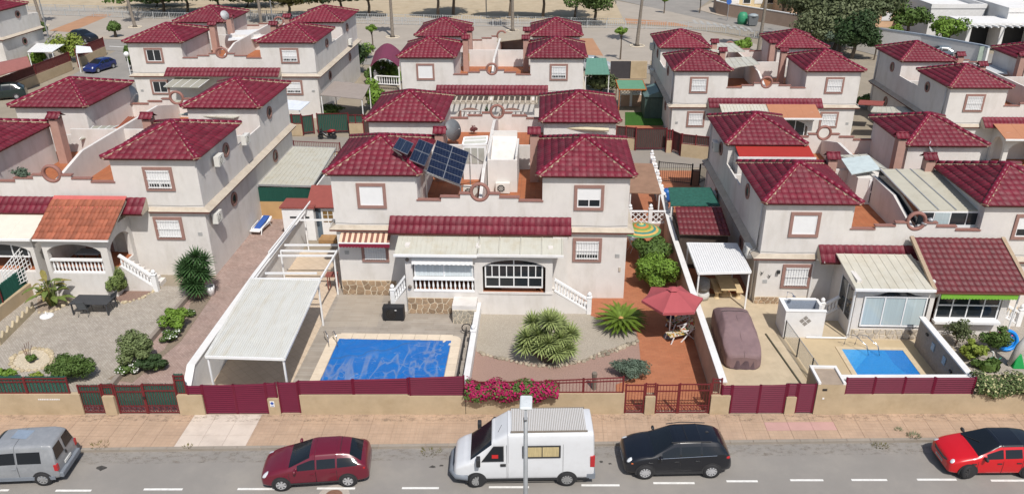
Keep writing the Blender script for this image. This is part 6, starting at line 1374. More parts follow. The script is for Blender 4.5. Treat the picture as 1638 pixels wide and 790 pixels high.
for i in range(7):
    p, q_ = a_.lerp(c2, i/7), a_.lerp(c2, (i+1)/7); b = MB(); n_ = (q_-p).cross(Vector((0,0,1))).normalized()*.06; L_ = (q_-p)
    for k in range(5): t0, t1 = k/5, (k+1)/5; z0, z1 = .3+.28*abs(2*t0-1)**2, .3+.28*abs(2*t1-1)**2; b.hexa([p+L_*t0-n_, p+L_*t1-n_, p+L_*t1+n_, p+L_*t0+n_], [p+L_*t0-n_+Vector((0,0,z0)), p+L_*t1-n_+Vector((0,0,z1)), p+L_*t1+n_+Vector((0,0,z1)), p+L_*t0+n_+Vector((0,0,z0))])
    b.build('panel', M_st, wv, world=True)
tr = T('lattice_panel', 'white and teal lattice trellis panel beside the left porch', 'trellis', (-30.0, 39.6, .8)); q = [P(18,455,.9), P(51,425,.9), P(41,388,2.6), P(5,398,2.6)]
q = [Vector((-30.3,38.3,1.0)), Vector((-29.9,40.2,1.0)), Vector((-29.9,40.2,3.1)), Vector((-30.3,38.3,2.3))]
for i in range(9):
    t = i/8; b = MB(); b.beam(q[0].lerp(q[1], t), q[3].lerp(q[2], t), .035); b.build('lath', M_white, tr, world=True); b = MB(); b.beam(q[0].lerp(q[3], t), q[1].lerp(q[2], t), .035); b.build('lath', M_white, tr, world=True)
lo = T('sun_lounger', 'white plastic lounger with a blue cushion on the paved driveway', 'lounger', P(418,368)); lo.rotation_euler.z = -.12
b = MB(); b.box(-.36, -.95, .25, .36, .5, .36); b.build('seat', M_white, lo, bev=.03); b = MB(); b.hexa([(-.36,.5,.25),(.36,.5,.25),(.36,1.1,.45),(-.36,1.1,.45)], [(-.36,.5,.36),(.36,.5,.36),(.36,1.1,.6),(-.36,1.1,.6)]); b.build('backrest', M_white, lo)
b = MB(); b.hexa([(-.22,-.55,.36),(.22,-.55,.36),(.22,1.05,.6),(-.22,1.05,.6)], [(-.22,-.55,.4),(.22,-.55,.4),(.22,1.05,.66),(-.22,1.05,.66)]); b.build('cushion', mat('blue_cushion', (.03,.09,.33), .8), lo)
for s in (1, -1): b = MB(); b.tube([(s*.38,-.8,.0), (s*.38,-.6,.4), (s*.38,.5,.5), (s*.38,.8,.0)], .03, 6); b.build('leg', M_white, lo)
# rear carport and reed fence wall on the driveway
canopy('long cream ribbed carport roof with green reed fence below it', ((396,296),(500,299),(537,238),(457,235)), 2.5, M_sheet, 'carport', 'carport', ((.01,.01),(.99,.01),(.99,.98)), 14, edge=M_metal)
wr_ = wl2 = T('driveway_wall', 'tan wall topped by green reed fence closing the paved driveway', 'wall', (-19, 51.5, 0)); b = MB(); b.box(-21.4, 51.2, -.1, -16.1, 51.4, 1.35); b.build('wall', mat('tan_plaster', h('b9966a'), .9, .08, 1.5), wl2, world=True)
b = MB()
for i in range(170): x = -21.3+i*.03; b.prism([(x, 51.2), (x+.015, 51.18), (x+.03, 51.2)], 1.35, 2.4+random.uniform(-.03,.03))
o = b.build('reed_screen', M_reed, wl2, world=True); o['kind'] = 'stuff'
b = MB(); b.box(-16.2, 51.3, 0, -16.1, 60, 2.3); b.build('side_wall', M_whitem, wl2, world=True)
# red parasol, people and chairs
pr_ = T('parasol', 'big faded red parasol over the terracotta drive', 'parasol', P(1077,527)); top = P(1077,461,2.9); cx, cy = top.x, top.y; pr_.location = (cx, cy, 0)
M_rc = mat('red_canvas', (.36,.075,.085), .85, .06, 2)
n = 6
for i in range(n):
    a0, a1 = 2*pi*i/n+.1, 2*pi*(i+1)/n+.1; R = 1.6; v = [(0,0,2.9)]; ff = []
    m_ = 6
    for j in range(1, m_+1):
        for k in range(m_+1):
            t = k/m_; r_ = R*j/m_; x = (cos(a0)*(1-t)+cos(a1)*t)*r_; y = (sin(a0)*(1-t)+sin(a1)*t)*r_; sag = .06*(j/m_)*sin(pi*t); v.append((x*(1-.05*sin(pi*t)), y*(1-.05*sin(pi*t)), 2.9-.62*(j/m_)**1.05-sag))
    for k in range(m_): ff.append((0, 1+k, 2+k))
    for j in range(m_-1):
        for k in range(m_): A_ = 1+j*(m_+1)+k; ff.append((A_, A_+m_+1, A_+m_+2, A_+1))
    for k in range(m_+1): x, y, z = v[1+(m_-1)*(m_+1)+k]; v.append((x, y, z-.14))
    for k in range(m_): A_ = 1+(m_-1)*(m_+1)+k; B_ = len(v)-(m_+1)+k; ff.append((A_, B_, B_+1, A_+1))
    b = MB(); b.add(v, ff); b.build('canopy_panel', M_rc, pr_, fix=False)
    b = MB(); b.beam((0,0,2.86), (cos(a0)*R, sin(a0)*R, 2.24), .02); b.build('rib', M_white, pr_)
b = MB(); b.tube([(0,0,0), (0,0,2.95)], .03, 8); b.build('pole', M_white, pr_); b = MB(); b.lathe([(.3,0),(.28,.08),(.06,.14)], n=14); b.build('base', mat('grey_base', (.2,.2,.2), .8), pr_)
b = MB(); b.lathe([(.32,2.86),(.1,2.97),(.0,3.0)], n=6); b.build('vent_cap', M_rc, pr_)
def lounge(label, loc, rz):
    t = T('folding_lounger', label, 'lounger', loc, rz, 'folding loungers with patterned cushions by the red parasol'); M_pat = mat('floral_cushion', (.42,.34,.2), .9, .9, 9)
    b = MB(); b.box(-.27, -.95, .38, .27, .25, .46); b.build('seat_cushion', floral, t, bev=.02); b = MB(); b.hexa([(-.26,.25,.4),(.26,.25,.4),(.26,.3,.48),(-.26,.3,.48)], [(-.26,.6,1.0),(.26,.6,1.0),(.26,.68,.98),(-.26,.68,.98)]); b.build('back_cushion', floral, t)
    for s in (1, -1):
        for A_, B_ in (((s*.3,-.3,0),(s*.3,.35,.62)), ((s*.3,.5,0),(s*.3,-.1,.6)), ((s*.3,-.9,0),(s*.3,-.75,.4)), ((s*.31,-.2,.62),(s*.31,.45,.64))): b = MB(); b.beam(A_, B_, .045); b.build('frame_bar', M_white, t)
    return t
def floral_mat():
    m, t, bs = nodes('floral_cloth'); v = t.nodes.new('ShaderNodeTexVoronoi'); v.inputs['Scale'].default_value = 11; geo = t.nodes.new('ShaderNodeNewGeometry'); t.links.new(geo.outputs['Position'], v.inputs[0])
    r = t.nodes.new('ShaderNodeValToRGB'); r.color_ramp.interpolation = 'CONSTANT'; e = r.color_ramp.elements; e[0].color = (.5,.45,.36,1); e[1].position = .3; e[1].color = (.4,.06,.05,1)
    for p, c in ((.45,(.08,.13,.06,1)), (.6,(.45,.3,.06,1)), (.75,(.6,.55,.45,1))): k = e.new(p); k.color = c
    s = t.nodes.new('ShaderNodeSeparateColor'); t.links.new(v.outputs['Color'], s.inputs[0]); t.links.new(s.outputs[0], r.inputs[0]); t.links.new(r.outputs[0], bs.inputs['Base Color']); bs.inputs['Roughness'].default_value = .9; return m
floral = floral_mat()
lounge('folding lounger with floral cushions in full sun by the red parasol', P(1092,541), -1.15); lounge('folding lounger half in the shade of the red parasol', P(1092,519), -1.05)
# striped parasol behind the house
sp_ = T('parasol', 'colourful ringed parasol beside the lattice wall behind the citrus tree', 'parasol', P(1027,395)); top = P(1026,357,2.4); sp_.location = (top.x, top.y, 0)
cols = [h('c9b46a'), h('4f8f72'), h('c07a3c'), h('6d8f4a'), h('b8a050'), h('3f7f78'), h('c8a25c'), h('5a8a5a')]
for i in range(8):
    b = MB(); b.lathe([(1.25*i/8, 2.4-.45*(i/8)), (1.25*(i+1)/8, 2.4-.45*((i+1)/8))], n=16); b.f = b.f[:16]; b.build('canopy_ring', mat('ring_%d' % i, cols[i], .85), sp_, fix=False)
b = MB(); b.tube([(0,0,0), (0,0,2.45)], .025, 6); b.build('pole', M_white, sp_)
for k, (px, py) in enumerate(((1012,392),(1015,402))): gchair(('upper', 'lower')[k]+' white plastic chair beside the ringed parasol', P(px, py), .8+k, M_white, M_white, 'white chairs by the ringed parasol', 'plastic_chair')
# alley canopies and sheds between the middle and right blocks
canopy('brown sheet canopy over the alley behind the parasol house', ((1006,309),(1058,311),(1044,263),(1010,262)), 2.5, mat('brown_sheet', h('8d6f5c'), .85, .15, 2), posts=((.05,.02),(.95,.02)), dz=(0,0,.4,.4))
canopy('green shade net stretched over the yard behind the maroon shed', ((1073,330),(1152,330),(1137,301),(1069,301)), 2.5, mat('green_net', h('27594e'), .9, .35, 5), 'shade_net', 'shade net', ((.02,.02),(.98,.02)), dz=(0,0,0,0))
r, q = canopy('lean-to shed with maroon tiled sheet roof half in shade', ((1087,376),(1168,378),(1153,333),(1080,333)), 2.3, M_mortar, 'shed', 'shed', (), 0, dz=(0,0,.35,.35), part='roof_slab')
e_ = (q[1]-q[0]); s_v = (q[3]-q[0]); nc, nr_ = 11, 5; tw_, tl_ = e_.length/nc, s_v.length/nr_
for j in range(nr_):
    for i in range(nc): o_ = q[0]+e_*(i/nc)+(s_v.lerp(q[2]-q[1], i/nc))*(j/nr_)+Vector((0,0,.07)); me = tile_mesh(M_tile2, round(tw_,3), round(tl_,3)); o = bpy.data.objects.new('tile', me); COL.objects.link(o); o.parent = r; o.matrix_basis = Matrix.Translation(-Vector(r.location)) @ frame(o_, e_, s_v)
b = MB(); b.box(q[0].x+.05, q[0].y+.15, 0, q[1].x-.05, q[0].y+.25, 2.25); b.box(q[0].x+.05, q[0].y+.25, 0, q[0].x+.15, q[3].y-.1, 2.2); b.build('wall', mat('dark_boards', h('4a4039'), .9, .2, 4), r, world=True)
tu = T('water_barrel', 'blue plastic barrel under the green net by the white balustrade', 'barrel', P(1066,322)); b = MB(); b.lathe([(.3,0),(.34,.3),(.34,.7),(.3,.95),(0,.96)], n=14); b.build('barrel', mat('blue_plastic', (.02,.12,.4), .4), tu, True)
def lattice_wall(label, p, q, h0, h1, n, name='lattice_wall'):
    t = T(name, label, 'wall', p); p, q = Vector(p), Vector(q); d = (q-p); L_ = d.length; d.normalize(); nn = Vector((-d.y, d.x, 0))*.08
    b = MB(); b.hexa([p-nn, q-nn, q+nn, p+nn], [k+Vector((0,0,h0)) for k in (p-nn, q-nn, q+nn, p+nn)]); b.build('base_wall', M_plasterp, t, world=True)
    for z in (h0, h1-.08): b = MB(); b.beam(p+Vector((0,0,z+.04)), q+Vector((0,0,z+.04)), .16, .08); b.build('rail', M_white, t, world=True)
    rows = 2; ch = (h1-h0-.16)/rows; nb = max(1, int(L_/ch))
    for i in range(nb):
        for j in range(rows):
            c = p+d*(L_*(i+.5)/nb)+Vector((0,0,h0+.08+ch*(j+.5))); b = MB(); w = L_/nb*.5; hh_ = ch*.5
            for s in (1, -1): b.beam(c-d*w+Vector((0,0,-hh_*s)), c+d*w+Vector((0,0,hh_*s)), .05, .05, (nn.x, nn.y, 0))
            b.torus((0,0,0), hh_*.55, .03, 'y', 10, 4) if 0 else None
            b.build('block', M_white, t, world=True)
    for k in range(3): c = p+d*(L_*k/2); newel(t, c.x, c.y, 0, h1+.15, .24, True)
    return t
lattice_wall('white lattice block wall across the alley behind the parasol house', tuple(P(1004,372,0)+Vector((0,-.6,0))), tuple(P(1066,372,0)+Vector((.1,-.6,0))), .95, 1.85, 0)
bp = T('balustrade_wall', 'white post topped wall between the brown canopy and the green net', 'wall', (8.2, 54, 0))
for i in range(9):
    y = 49.2+i*1.55; x = 8.2+.04*i; newel(bp, x, y, 0, 1.55, .26, True)
    if i < 8: b = MB(); b.beam((x, y, .5), (x+.04, y+1.55, .5), .16, 1.0); b.build('panel', M_whitem, bp, world=True); b = MB(); b.beam((x, y, 1.25), (x+.04, y+1.55, 1.25), .14, .12); b.build('rail', M_white, bp, world=True)
# lane fences, gates of the north plots
def lane_fence(label, a, c, z1, z2, mt=M_redm, reed=None, wallm=M_plaster, wh=1.1, name='lane_wall', gate=False):
    a, c = P(*a), P(*c); t = T(name if not gate else 'lane_gate', label, 'gate' if gate else 'wall', a); d = (c-a); L_ = d.length; dn = d.normalized(); nn = Vector((-dn.y, dn.x, 0))*.1
    if not gate: b = MB(); b.hexa([a-nn, c-nn, c+nn, a+nn], [k+Vector((0,0,wh)) for k in (a-nn, c-nn, c+nn, a+nn)]); b.build('wall', wallm, t, world=True)
    z0 = wh if not gate else .15
    b = MB(); n = max(2, int(L_/.16)); [b.beam(a+d*(i/n)+Vector((0,0,z0)), a+d*(i/n)+Vector((0,0,z2)), .025) for i in range(n+1)]; b.build('bars', mt, t, world=True)
    for z in (z0+.05, z2): b = MB(); b.beam(a+Vector((0,0,z)), c+Vector((0,0,z)), .05); b.build('rail', mt, t, world=True)
    for i in range(3 if not gate else 2): p = a+d*(i/(2 if not gate else 1)); b = MB(); b.box(p.x-.05, p.y-.05, 0, p.x+.05, p.y+.05, z2+.08); b.build('post', mt, t, world=True)
    if reed: b = MB(); b.hexa([a+nn*.3+Vector((0,0,z0+.1)), c+nn*.3+Vector((0,0,z0+.1)), c+nn*.5+Vector((0,0,z0+.1)), a+nn*.5+Vector((0,0,z0+.1))], [k+Vector((0,0,z2-.02)) for k in (a+nn*.3, c+nn*.3, c+nn*.5, a+nn*.5)]); b.build('reed_screen', reed, t, world=True)
    return t
lane_fence('beige wall with green reed fence in the back lane below the white sail', (455,217), (485,217), 1.1, 2.0, reed=M_reed)
lane_fence('red pedestrian gate with green reeds in the back lane', (486,216), (503,214), 0, 1.8, reed=M_reed, gate=True)
lane_fence('red double gate with green reeds behind the scooter', (510,214), (559,213), 0, 1.9, reed=M_reed, gate=True)
lane_fence('beige pillar wall with reed fence right of the lane double gate', (560,216), (582,216), 1.1, 1.9, reed=M_reed)
lane_fence('dark reed gate at the corner by the middle rear roof', (583,216), (596,216), 0, 1.9, reed=M_reedd, gate=True)
lane_fence('dark railing along the back lane behind the cream carport', (398,240), (545,247), 0, 1.0, wh=.15)
lane_fence('beige wall with dark reed fence left of the lane gates', (985,237), (1015,240), 1.1, 2.0, reed=M_reedd, wh=1.0)
lane_fence('dark reed covered double gate in the back lane', (1016,241), (1064,241), 0, 2.0, reed=M_reedd, gate=True)
lane_fence('narrow beige pillar with reed piece between lane gates', (1065,244), (1073,244), 1.0, 2.0, reed=M_reedd)
lane_fence('slanted open reed covered pedestrian gate in the back lane', (1074,243), (1087,249), 0, 1.9, reed=M_reedd, gate=True)
lane_fence('long beige wall with dark reed fence beside the reed gate', (1089,250), (1132,255), 1.1, 1.95, reed=M_reedd)
lane_fence('black barred double gate of the yard south of the lane', (1052,292), (1105,297), 0, 1.7, mt=M_black, gate=True)
lane_fence('black barred pedestrian gate at the end of the yard', (1117,297), (1133,288), 0, 1.7, mt=M_black, gate=True)
b = MB(); p = P(1111,298); b.box(p.x-.2, p.y-.15, 0, p.x+.25, p.y+.2, 1.3); tag(b.build('pillar', mat('brown_pillar', h('7d6252'), .9)), 'brown pillar between the two black barred gates', 'pillar')
# person under the red parasol
pn = T('person', 'person in a blue shirt standing in the shade of the red parasol', 'person', P(1071,523)); M_skin = mat('skin', (.35,.19,.13), .6)
def body(parts, name, mt, sub=2):
    me = bpy.data.meshes.new(name); vs, es, rs = parts; me.from_pydata(vs, es, []); o = bpy.data.objects.new(name, me); COL.objects.link(o); o.parent = pn
    s = o.modifiers.new('skin', 'SKIN'); me.skin_vertices.new() if not me.skin_vertices else None
    for i, r in enumerate(rs): me.skin_vertices[0].data[i].radius = (r, r*.85)
    me.skin_vertices[0].data[0].use_root = True; o.modifiers.new('sub', 'SUBSURF').levels = sub; o.modifiers['sub'].render_levels = sub; me.materials.append(mt)
    for p in me.polygons: p.use_smooth = True
    return o
V = [(0,0,.95),(0,.01,1.15),(0,.02,1.35),(0,0,1.46),(0,-.02,1.56),(0,-.03,1.66), (.1,0,.9),(.11,-.02,.5),(.12,.02,.09),(.12,-.13,.04), (-.1,0,.9),(-.12,.08,.5),(-.13,.14,.09),(-.13,0,.04), (.2,.01,1.4),(.25,-.04,1.15),(.2,-.24,1.02),(.18,-.31,1.0), (-.2,.01,1.4),(-.26,0,1.13),(-.24,-.18,.96),(-.23,-.25,.94)]
E_ = [(0,1),(1,2),(2,3),(3,4),(4,5),(0,6),(6,7),(7,8),(8,9),(0,10),(10,11),(11,12),(12,13),(2,14),(14,15),(15,16),(16,17),(2,18),(18,19),(19,20),(20,21)]
body((V, E_, [.15,.15,.17,.06,.09,.085,.09,.06,.04,.04,.09,.06,.04,.04,.06,.045,.033,.035,.06,.045,.033,.035]), 'body', M_skin)
b = MB(); b.lathe([(.17,.84),(.185,.95),(.18,1.15),(.2,1.36),(.1,1.46),(.07,1.48)], (0,.01,0), 16); b.v = [(x*1.08, y*.8, z) for x, y, z in b.v]; b.build('shirt', mat('blue_shirt', h('4d5a8c'), .9, .1), pn, True)
for s in (1,-1): b = MB(); b.tube([(s*.1,0,.92),(s*.115,.0 if s > 0 else .06,.55)], [.12,.1], 10); b.build('shorts', mat('navy_shorts', h('2b3048'), .9), pn, True)
for s in (1,-1): b = MB(); b.tube([(s*.17,.01,1.42),(s*.235,-.01,1.22)], [.075,.065], 8); b.build('sleeve', mat('blue_shirt', h('4d5a8c'), .9), pn, True)
b = MB(); b.ball((0,.0,1.72), .1, .115, .09, 12, 8); b.build('hair', mat('grey_hair', h('5a4f48'), .9), pn, True)
b = MB(); b.ball((0,-.135,1.655), .014, .022, .018); b.build('nose', M_skin, pn)
for s in (1,-1):
    for k in range(5):
        b = MB(); x = (.18 if s > 0 else -.23)+(k-2)*.018; y0_ = -.33 if s > 0 else -.27; z_ = 1.0 if s > 0 else .94; l_ = (.045,.07,.08,.07,.055)[k] if s > 0 else (.055,.07,.08,.07,.045)[k]
        b.tube([(x,y0_+.02,z_), (x,y0_-l_*.5,z_-.01), (x,y0_-l_*.8,z_-.045)], [.010,.009,.007], 6); b.build('finger', M_skin, pn, True)
    b = MB(); b.ball((s*.12, -.1 if s > 0 else .03, .04), .05, .13, .045, 8, 6); b.build('shoe', M_black, pn, True)
# street lamp
lm = T('street_lamp', 'grey street lamp rising in front of the white van', 'street lamp', (-.44, 16.3, 0)); b = MB(); b.tube([(0,0,0), (0,0,4), (0,0,9.75)], [.085,.075,.055], 10); b.build('pole', mat('lamp_grey', (.28,.29,.3), .5, metal=.3), lm, True)
b = MB(); b.beam((0,-.1,9.75), (0,.35,9.95), .07); b.build('arm', mat('lamp_grey', (.28,.29,.3), .5), lm)
b = MB(); b.box(-.16, .1, 9.9, .16, .66, 9.98); o = b.build('lamp_head', mat('lamp_white', (.6,.63,.64), .4), lm, bev=.06)
# small wall things on the right house
for px, py in ((1219,437),(1230,441)):
    pass
# ================================================================ VEGETATION
def leafmat(name, col, var=.35, trans=.25):
    m = mat(name, col, .65, var, 4.5, spec=.25, rnd=0); b = m.node_tree.nodes['Principled BSDF']; b.inputs['Transmission Weight'].default_value = 0
    b.inputs['Subsurface Weight'].default_value = 0; return m
G_mid = leafmat('leaf_mid', (.075,.125,.028)); G_bright = leafmat('leaf_bright', (.13,.22,.03)); G_dark = leafmat('leaf_dark', (.035,.065,.022)); G_olive = leafmat('leaf_olive', (.085,.105,.045)); G_grey = leafmat('leaf_greygreen', (.10,.14,.10)); G_yel = leafmat('leaf_yellowgreen', (.19,.24,.04))
G_pine = leafmat('leaf_pine', (.045,.065,.03)); M_bark = mat('bark', (.13,.10,.075), .95, .3, 8, .6, 20); M_stem = mat('green_stem', (.12,.13,.06), .9)
def blob_points(rnd, n, rx, ry, rz, lumps, fill=.55):
    """points in clumps near the skin of an uneven ellipsoid"""
    cs = []
    for i in range(lumps):
        th, ph = rnd.uniform(0, 2*pi), math.acos(rnd.uniform(-.35, 1)); k = rnd.uniform(.45, .85)
        cs.append((rx*k*sin(ph)*cos(th), ry*k*sin(ph)*sin(th), rz*k*cos(ph), rnd.uniform(.26, .48)))
    out = []
    for i in range(n):
        c = cs[rnd.randrange(lumps)]; R = c[3]
        u = Vector((rnd.gauss(0,1), rnd.gauss(0,1), rnd.gauss(0,1))).normalized()*(rnd.random()**.3)
        out.append((Vector((c[0]+u.x*R*rx, c[1]+u.y*R*ry, c[2]+u.z*R*rz)), u))
    return out
def leaves(pts, size, rnd, asp=.55):
    b = MB()
    for p, u in pts:
        n = (u+Vector((rnd.uniform(-.7,.7), rnd.uniform(-.7,.7), rnd.uniform(-.3,.9)))).normalized(); a = n.orthogonal().normalized(); a = (a*cos(rnd.uniform(0,6.3))+n.cross(a)*sin(rnd.uniform(0,6.3))).normalized(); c = n.cross(a); s = size*rnd.uniform(.6, 1.35)
        b.add([p-a*s*.5, p+c*s*asp*.5, p+a*s*.5+n*s*.08, p-c*s*asp*.5], [(0,1,2,3)])
    return b
def bush(label, cat, loc, rx, ry, rz, n, size, mt, lumps=9, seed=1, name='shrub', zc=None, trunk=None, flowers=None, group=None, core=True):
    rnd = random.Random(seed); t = T(name, label, cat, loc, group=group); zc = rz*.9 if zc is None else zc; pts = blob_points(rnd, n, rx, ry, rz, lumps); b = leaves(pts, size, rnd); b.v = [(x, y, max(.01, z+zc)) for x, y, z in b.v]
    if core:
        k = 0
        for i in range(n//5):          # inner leaves that close the crown
            u = Vector((rnd.gauss(0,1), rnd.gauss(0,1), rnd.gauss(0,1))).normalized()*rnd.random()**.5; p = Vector((u.x*rx*.62, u.y*ry*.62, zc+u.z*rz*.62)); s = size*1.5; a = u.orthogonal().normalized()*s*.5; c = u.cross(a).normalized()*s*.4; b.add([p-a, p+c, p+a, p-c], [(0,1,2,3)])
    b.build('crown' if trunk else 'foliage', mt, t, fix=False)
    if trunk:
        H_, r = trunk; b = MB(); b.tube([(0,0,-.05), (.05*rx,0,H_*.5), (0,.03*ry,H_)], [r*1.3, r, r*.75], 7)
        for k in range(4): a = k*1.7+seed; b.tube([(0,0,H_*.75), (rx*.4*cos(a), ry*.4*sin(a), zc+rz*.1)], [r*.6, r*.25], 5)
        b.build('trunk', M_bark, t)
    if flowers:
        fm, fn, fs = flowers; b = leaves([(p*1.04+Vector((0,0,zc)), u) for p, u in pts[:fn] if p.z > -rz*.3], fs, rnd, .9); b.build('flowers', fm, t, fix=False)
    return t
F_white = mat('white_flower', (.75,.75,.72), .8); F_pink = mat('magenta_bract', (.33,.008,.075), .75, .4, 7); F_red = mat('pink_flower', (.55,.05,.2), .7, .3, 6)
def yucca(label, loc, heads, r=.62, seed=1, mt=None, cat='yucca'):
    rnd = random.Random(seed); t = T('yucca', label, cat, loc); mt = mt or leafmat('yucca_leaf', (.25,.30,.11), .4); tb = MB()
    for hx_, hy, hz in heads:
        tb.tube([(0.1*hx_,0.1*hy,0), (hx_*.6,hy*.6,hz*.6), (hx_,hy,hz)], [.11,.09,.07], 7); b = MB(); n = 96
        for i in range(n):
            a = i*2.39996; el = math.asin(1-1.45*(i+.5)/n); L_ = r*rnd.uniform(.85, 1.1); d = Vector((cos(a)*cos(el), sin(a)*cos(el), sin(el))); sd_ = Vector((-sin(a), cos(a), 0))*.042; p0 = Vector((hx_,hy,hz))+d*.05; p1 = p0+d*L_*.5+Vector((0,0,-.01)); p2 = p0+d*L_+Vector((0,0,-.07*L_*(1.2-sin(el))))
            b.add([p0-sd_*.7, p0+sd_*.7, p1+sd_, p1-sd_, p2], [(0,1,2,3), (3,2,4)])
        b.build('leaf_rosette', mt, t, fix=False)
        b = MB()
        for i in range(26): a = i*2.4; L_ = r*.7; d = Vector((cos(a)*.55, sin(a)*.55, -.85)); sd_ = Vector((-sin(a), cos(a), 0))*.03; p0 = Vector((hx_,hy,hz-.06)); b.add([p0-sd_, p0+sd_, p0+d*L_], [(0,1,2)])
        b.build('dead_leaves', mat('straw_leaf', h('6e5f45'), .9, .3, 6), t, fix=False)
    tb.build('trunk', M_bark, t); return t
c = P(875,583)
yucca('large many headed yucca with pale spiky rosettes in the gravel garden', (c.x, c.y+.25, 0), [(-1.0,.1,1.35),(-.45,.1,1.5),(.1,-.25,1.25),(.65,.1,1.35),(-.1,.9,1.85),(.55,.75,1.75),(-.75,.9,1.75),(.45,-.45,.85),(-.3,-.3,1.05),(1.0,-.1,.85),(.2,.45,2.15),(1.15,.5,1.35),(-1.1,-.1,.95),(.1,.1,2.3)], .66, 3)
c = P(315,482); yucca('tall dark green yucca in a white pot bed by the paved driveway', (c.x, c.y+.3, 0), [(-.35,.3,2.1),(.1,.4,2.5),(-.6,.1,1.5),(.3,.1,1.7),(.0,-.2,1.1),(.5,.3,1.4),(-.2,.1,1.9),(.45,.5,2.2),(-.7,.4,1.8),(.15,-.3,.8),(-.4,-.1,1.0)], .68, 5, leafmat('yucca_leaf_dark', (.05,.11,.035), .3))
b = MB(); b.lathe([(.18,0),(.24,.35),(.27,.6),(.22,.6)], n=14); o = b.build('flower_pot', M_white, None, True); c = P(338,472); o.location = c; tag(o, 'white flower pot at the foot of the driveway yucca', 'pot')
# cycad with separate fronds
c = P(993,528); cy_ = T('cycad', 'round spreading cycad with feathery fronds at the edge of the gravel', 'cycad', (c.x, c.y+.25, 0)); rnd = random.Random(8); G_cy = leafmat('cycad_leaf', (.11,.17,.02), .3)
for i in range(64):
    a = i*2.39996; el = 1.0*(1-i/64)-.02; L_ = rnd.uniform(1.35,1.5); b = MB(); prev = None
    for k in range(13):
        s = k/12; r_ = L_*s*cos(el*(1-.5*s)); z = .45+L_*s*sin(el)*(1-.42*s)-.18*s*s; p = Vector((cos(a)*r_, sin(a)*r_, z)); sd_ = Vector((-sin(a), cos(a), 0))
        if prev is not None:
            b.add([prev-sd_*.01, prev+sd_*.01, p+sd_*.01, p-sd_*.01], [(0,1,2,3)]); w = .19*sin(pi*min(1, s*.85+.12)); d = (p-prev).normalized()
            for sg in (1,-1): q_ = p+sd_*sg*w+d*w*.55+Vector((0,0,.02)); b.add([p, p+d*.075, q_], [(0,1,2)]); m1 = prev.lerp(p, .5); q_ = m1+sd_*sg*w+d*w*.55+Vector((0,0,.02)); b.add([m1, m1+d*.075, q_], [(0,1,2)])
        prev = p
    b.build('frond', G_cy, cy_, fix=False)
b = MB(); b.lathe([(.2,0),(.22,.3),(.15,.5),(0,.55)], n=12); b.build('trunk', M_bark, cy_, True); b = MB(); b.ball((0,0,.6), .14, .14, .1); b.build('crown_heart', mat('tan_heart', h('b08a58'), .9), cy_)
# gardens in front
bush('grey green lavender mound beside the terracotta drive', 'shrub', P(1007,603), .95, .75, .5, 5200, .085, G_grey, 16, 11)
bush('upper round citrus bush behind the red parasol', 'bush', P(1040,428), 1.35, 1.3, 1.2, 4600, .17, G_mid, 10, 12, group=None)
bush('lower bright citrus bush right behind the red parasol', 'bush', P(1049,464), 1.5, 1.2, 1.2, 6200, .17, G_bright, 12, 13)
bg_ = T('bougainvillea', 'mass of magenta bougainvillea spilling over the street wall', 'bougainvillea', (X_(750), yw(-1), 1.0)); rnd = random.Random(5); L0 = X_(748); L1 = X_(893); fl_ = []; gl_ = []
for i in range(8200):
    t = rnd.random(); x = L0+(L1-L0)*t; hh_ = .58*(1-.25*abs(sin(t*9)))*(1 if t < .8 else 1-(t-.8)*2.2); a = rnd.uniform(0, 2*pi); rr_ = sqrt(rnd.random()); p = Vector((x+.05*rr_*cos(a), yw(x)+.12+.5*rr_*cos(a)-(.12), 1.42+hh_*rr_*sin(a)+.1*sin(x*5))); u = Vector((0, cos(a), sin(a)))
    if mathutils.noise.noise(p*1.9) < -.3: gl_.append((p, u)); continue
    (fl_ if rnd.random() < .72 and rr_ > .45 else gl_).append((p, u))
leaves(fl_, .1, rnd, .85).build('flowers', F_pink, bg_, fix=False, world=True); leaves(gl_, .12, rnd).build('foliage', G_mid, bg_, fix=False, world=True)
pts = [(765,564),(800,574),(830,580),(858,586),(890,586),(930,579),(955,568),(985,558),(1008,550),(1022,545)]
stone_ring('curved edging of pale stones between pale and pink gravel', pts, .13); stone_ring('second row of pale stones beside the terracotta drive', [(948,574),(975,565),(1000,555),(1018,549)], .15)
bush('trimmed tall pale green shrub at the foot of the left stairs', 'shrub', P(192,474), .62, .55, .98, 3400, .1, G_yel if 0 else leafmat('leaf_pale', (.15,.2,.06)), 10, 21, zc=.9)
bb_ = T('ball_cactus', 'small round ball shaped plant beside the trimmed shrub', 'shrub', P(224,461)); rnd = random.Random(2); leaves(blob_points(rnd, 900, .36, .36, .36, 20), .06, rnd).build('foliage', leafmat('leaf_pale', (.15,.2,.06)), bb_, fix=False); bb_.location.z = .28
bush('olive grey shrub with open crown in the planting strip', 'shrub', P(222,585), 1.05, .9, .75, 4200, .13, leafmat('leaf_sage', (.13,.165,.065)), 10, 22, zc=1.05)
bush('dark green shrub below the olive grey one beside the driveway', 'shrub', P(243,592), .8, .7, .5, 2600, .13, G_dark, 9, 23)
bush('fresh green shrub with rounded leaves beside the yucca', 'shrub', P(285,530), .75, .7, .72, 2600, .14, G_bright, 9, 24)
bush('low white flowering shrub in front of the fresh green one', 'shrub', P(273,545), .62, .5, .32, 1500, .1, G_mid, 8, 25, flowers=(F_white, 150, .09))
bush('white daisy clump at the lower end of the planting strip', 'shrub', P(203,598), .55, .45, .35, 1400, .1, G_mid, 8, 26, flowers=(F_white, 190, .09))
bush('white daisy clump beside the dark shrub', 'shrub', P(250,590), .4, .4, .3, 800, .1, G_mid, 7, 27, flowers=(F_white, 110, .08))
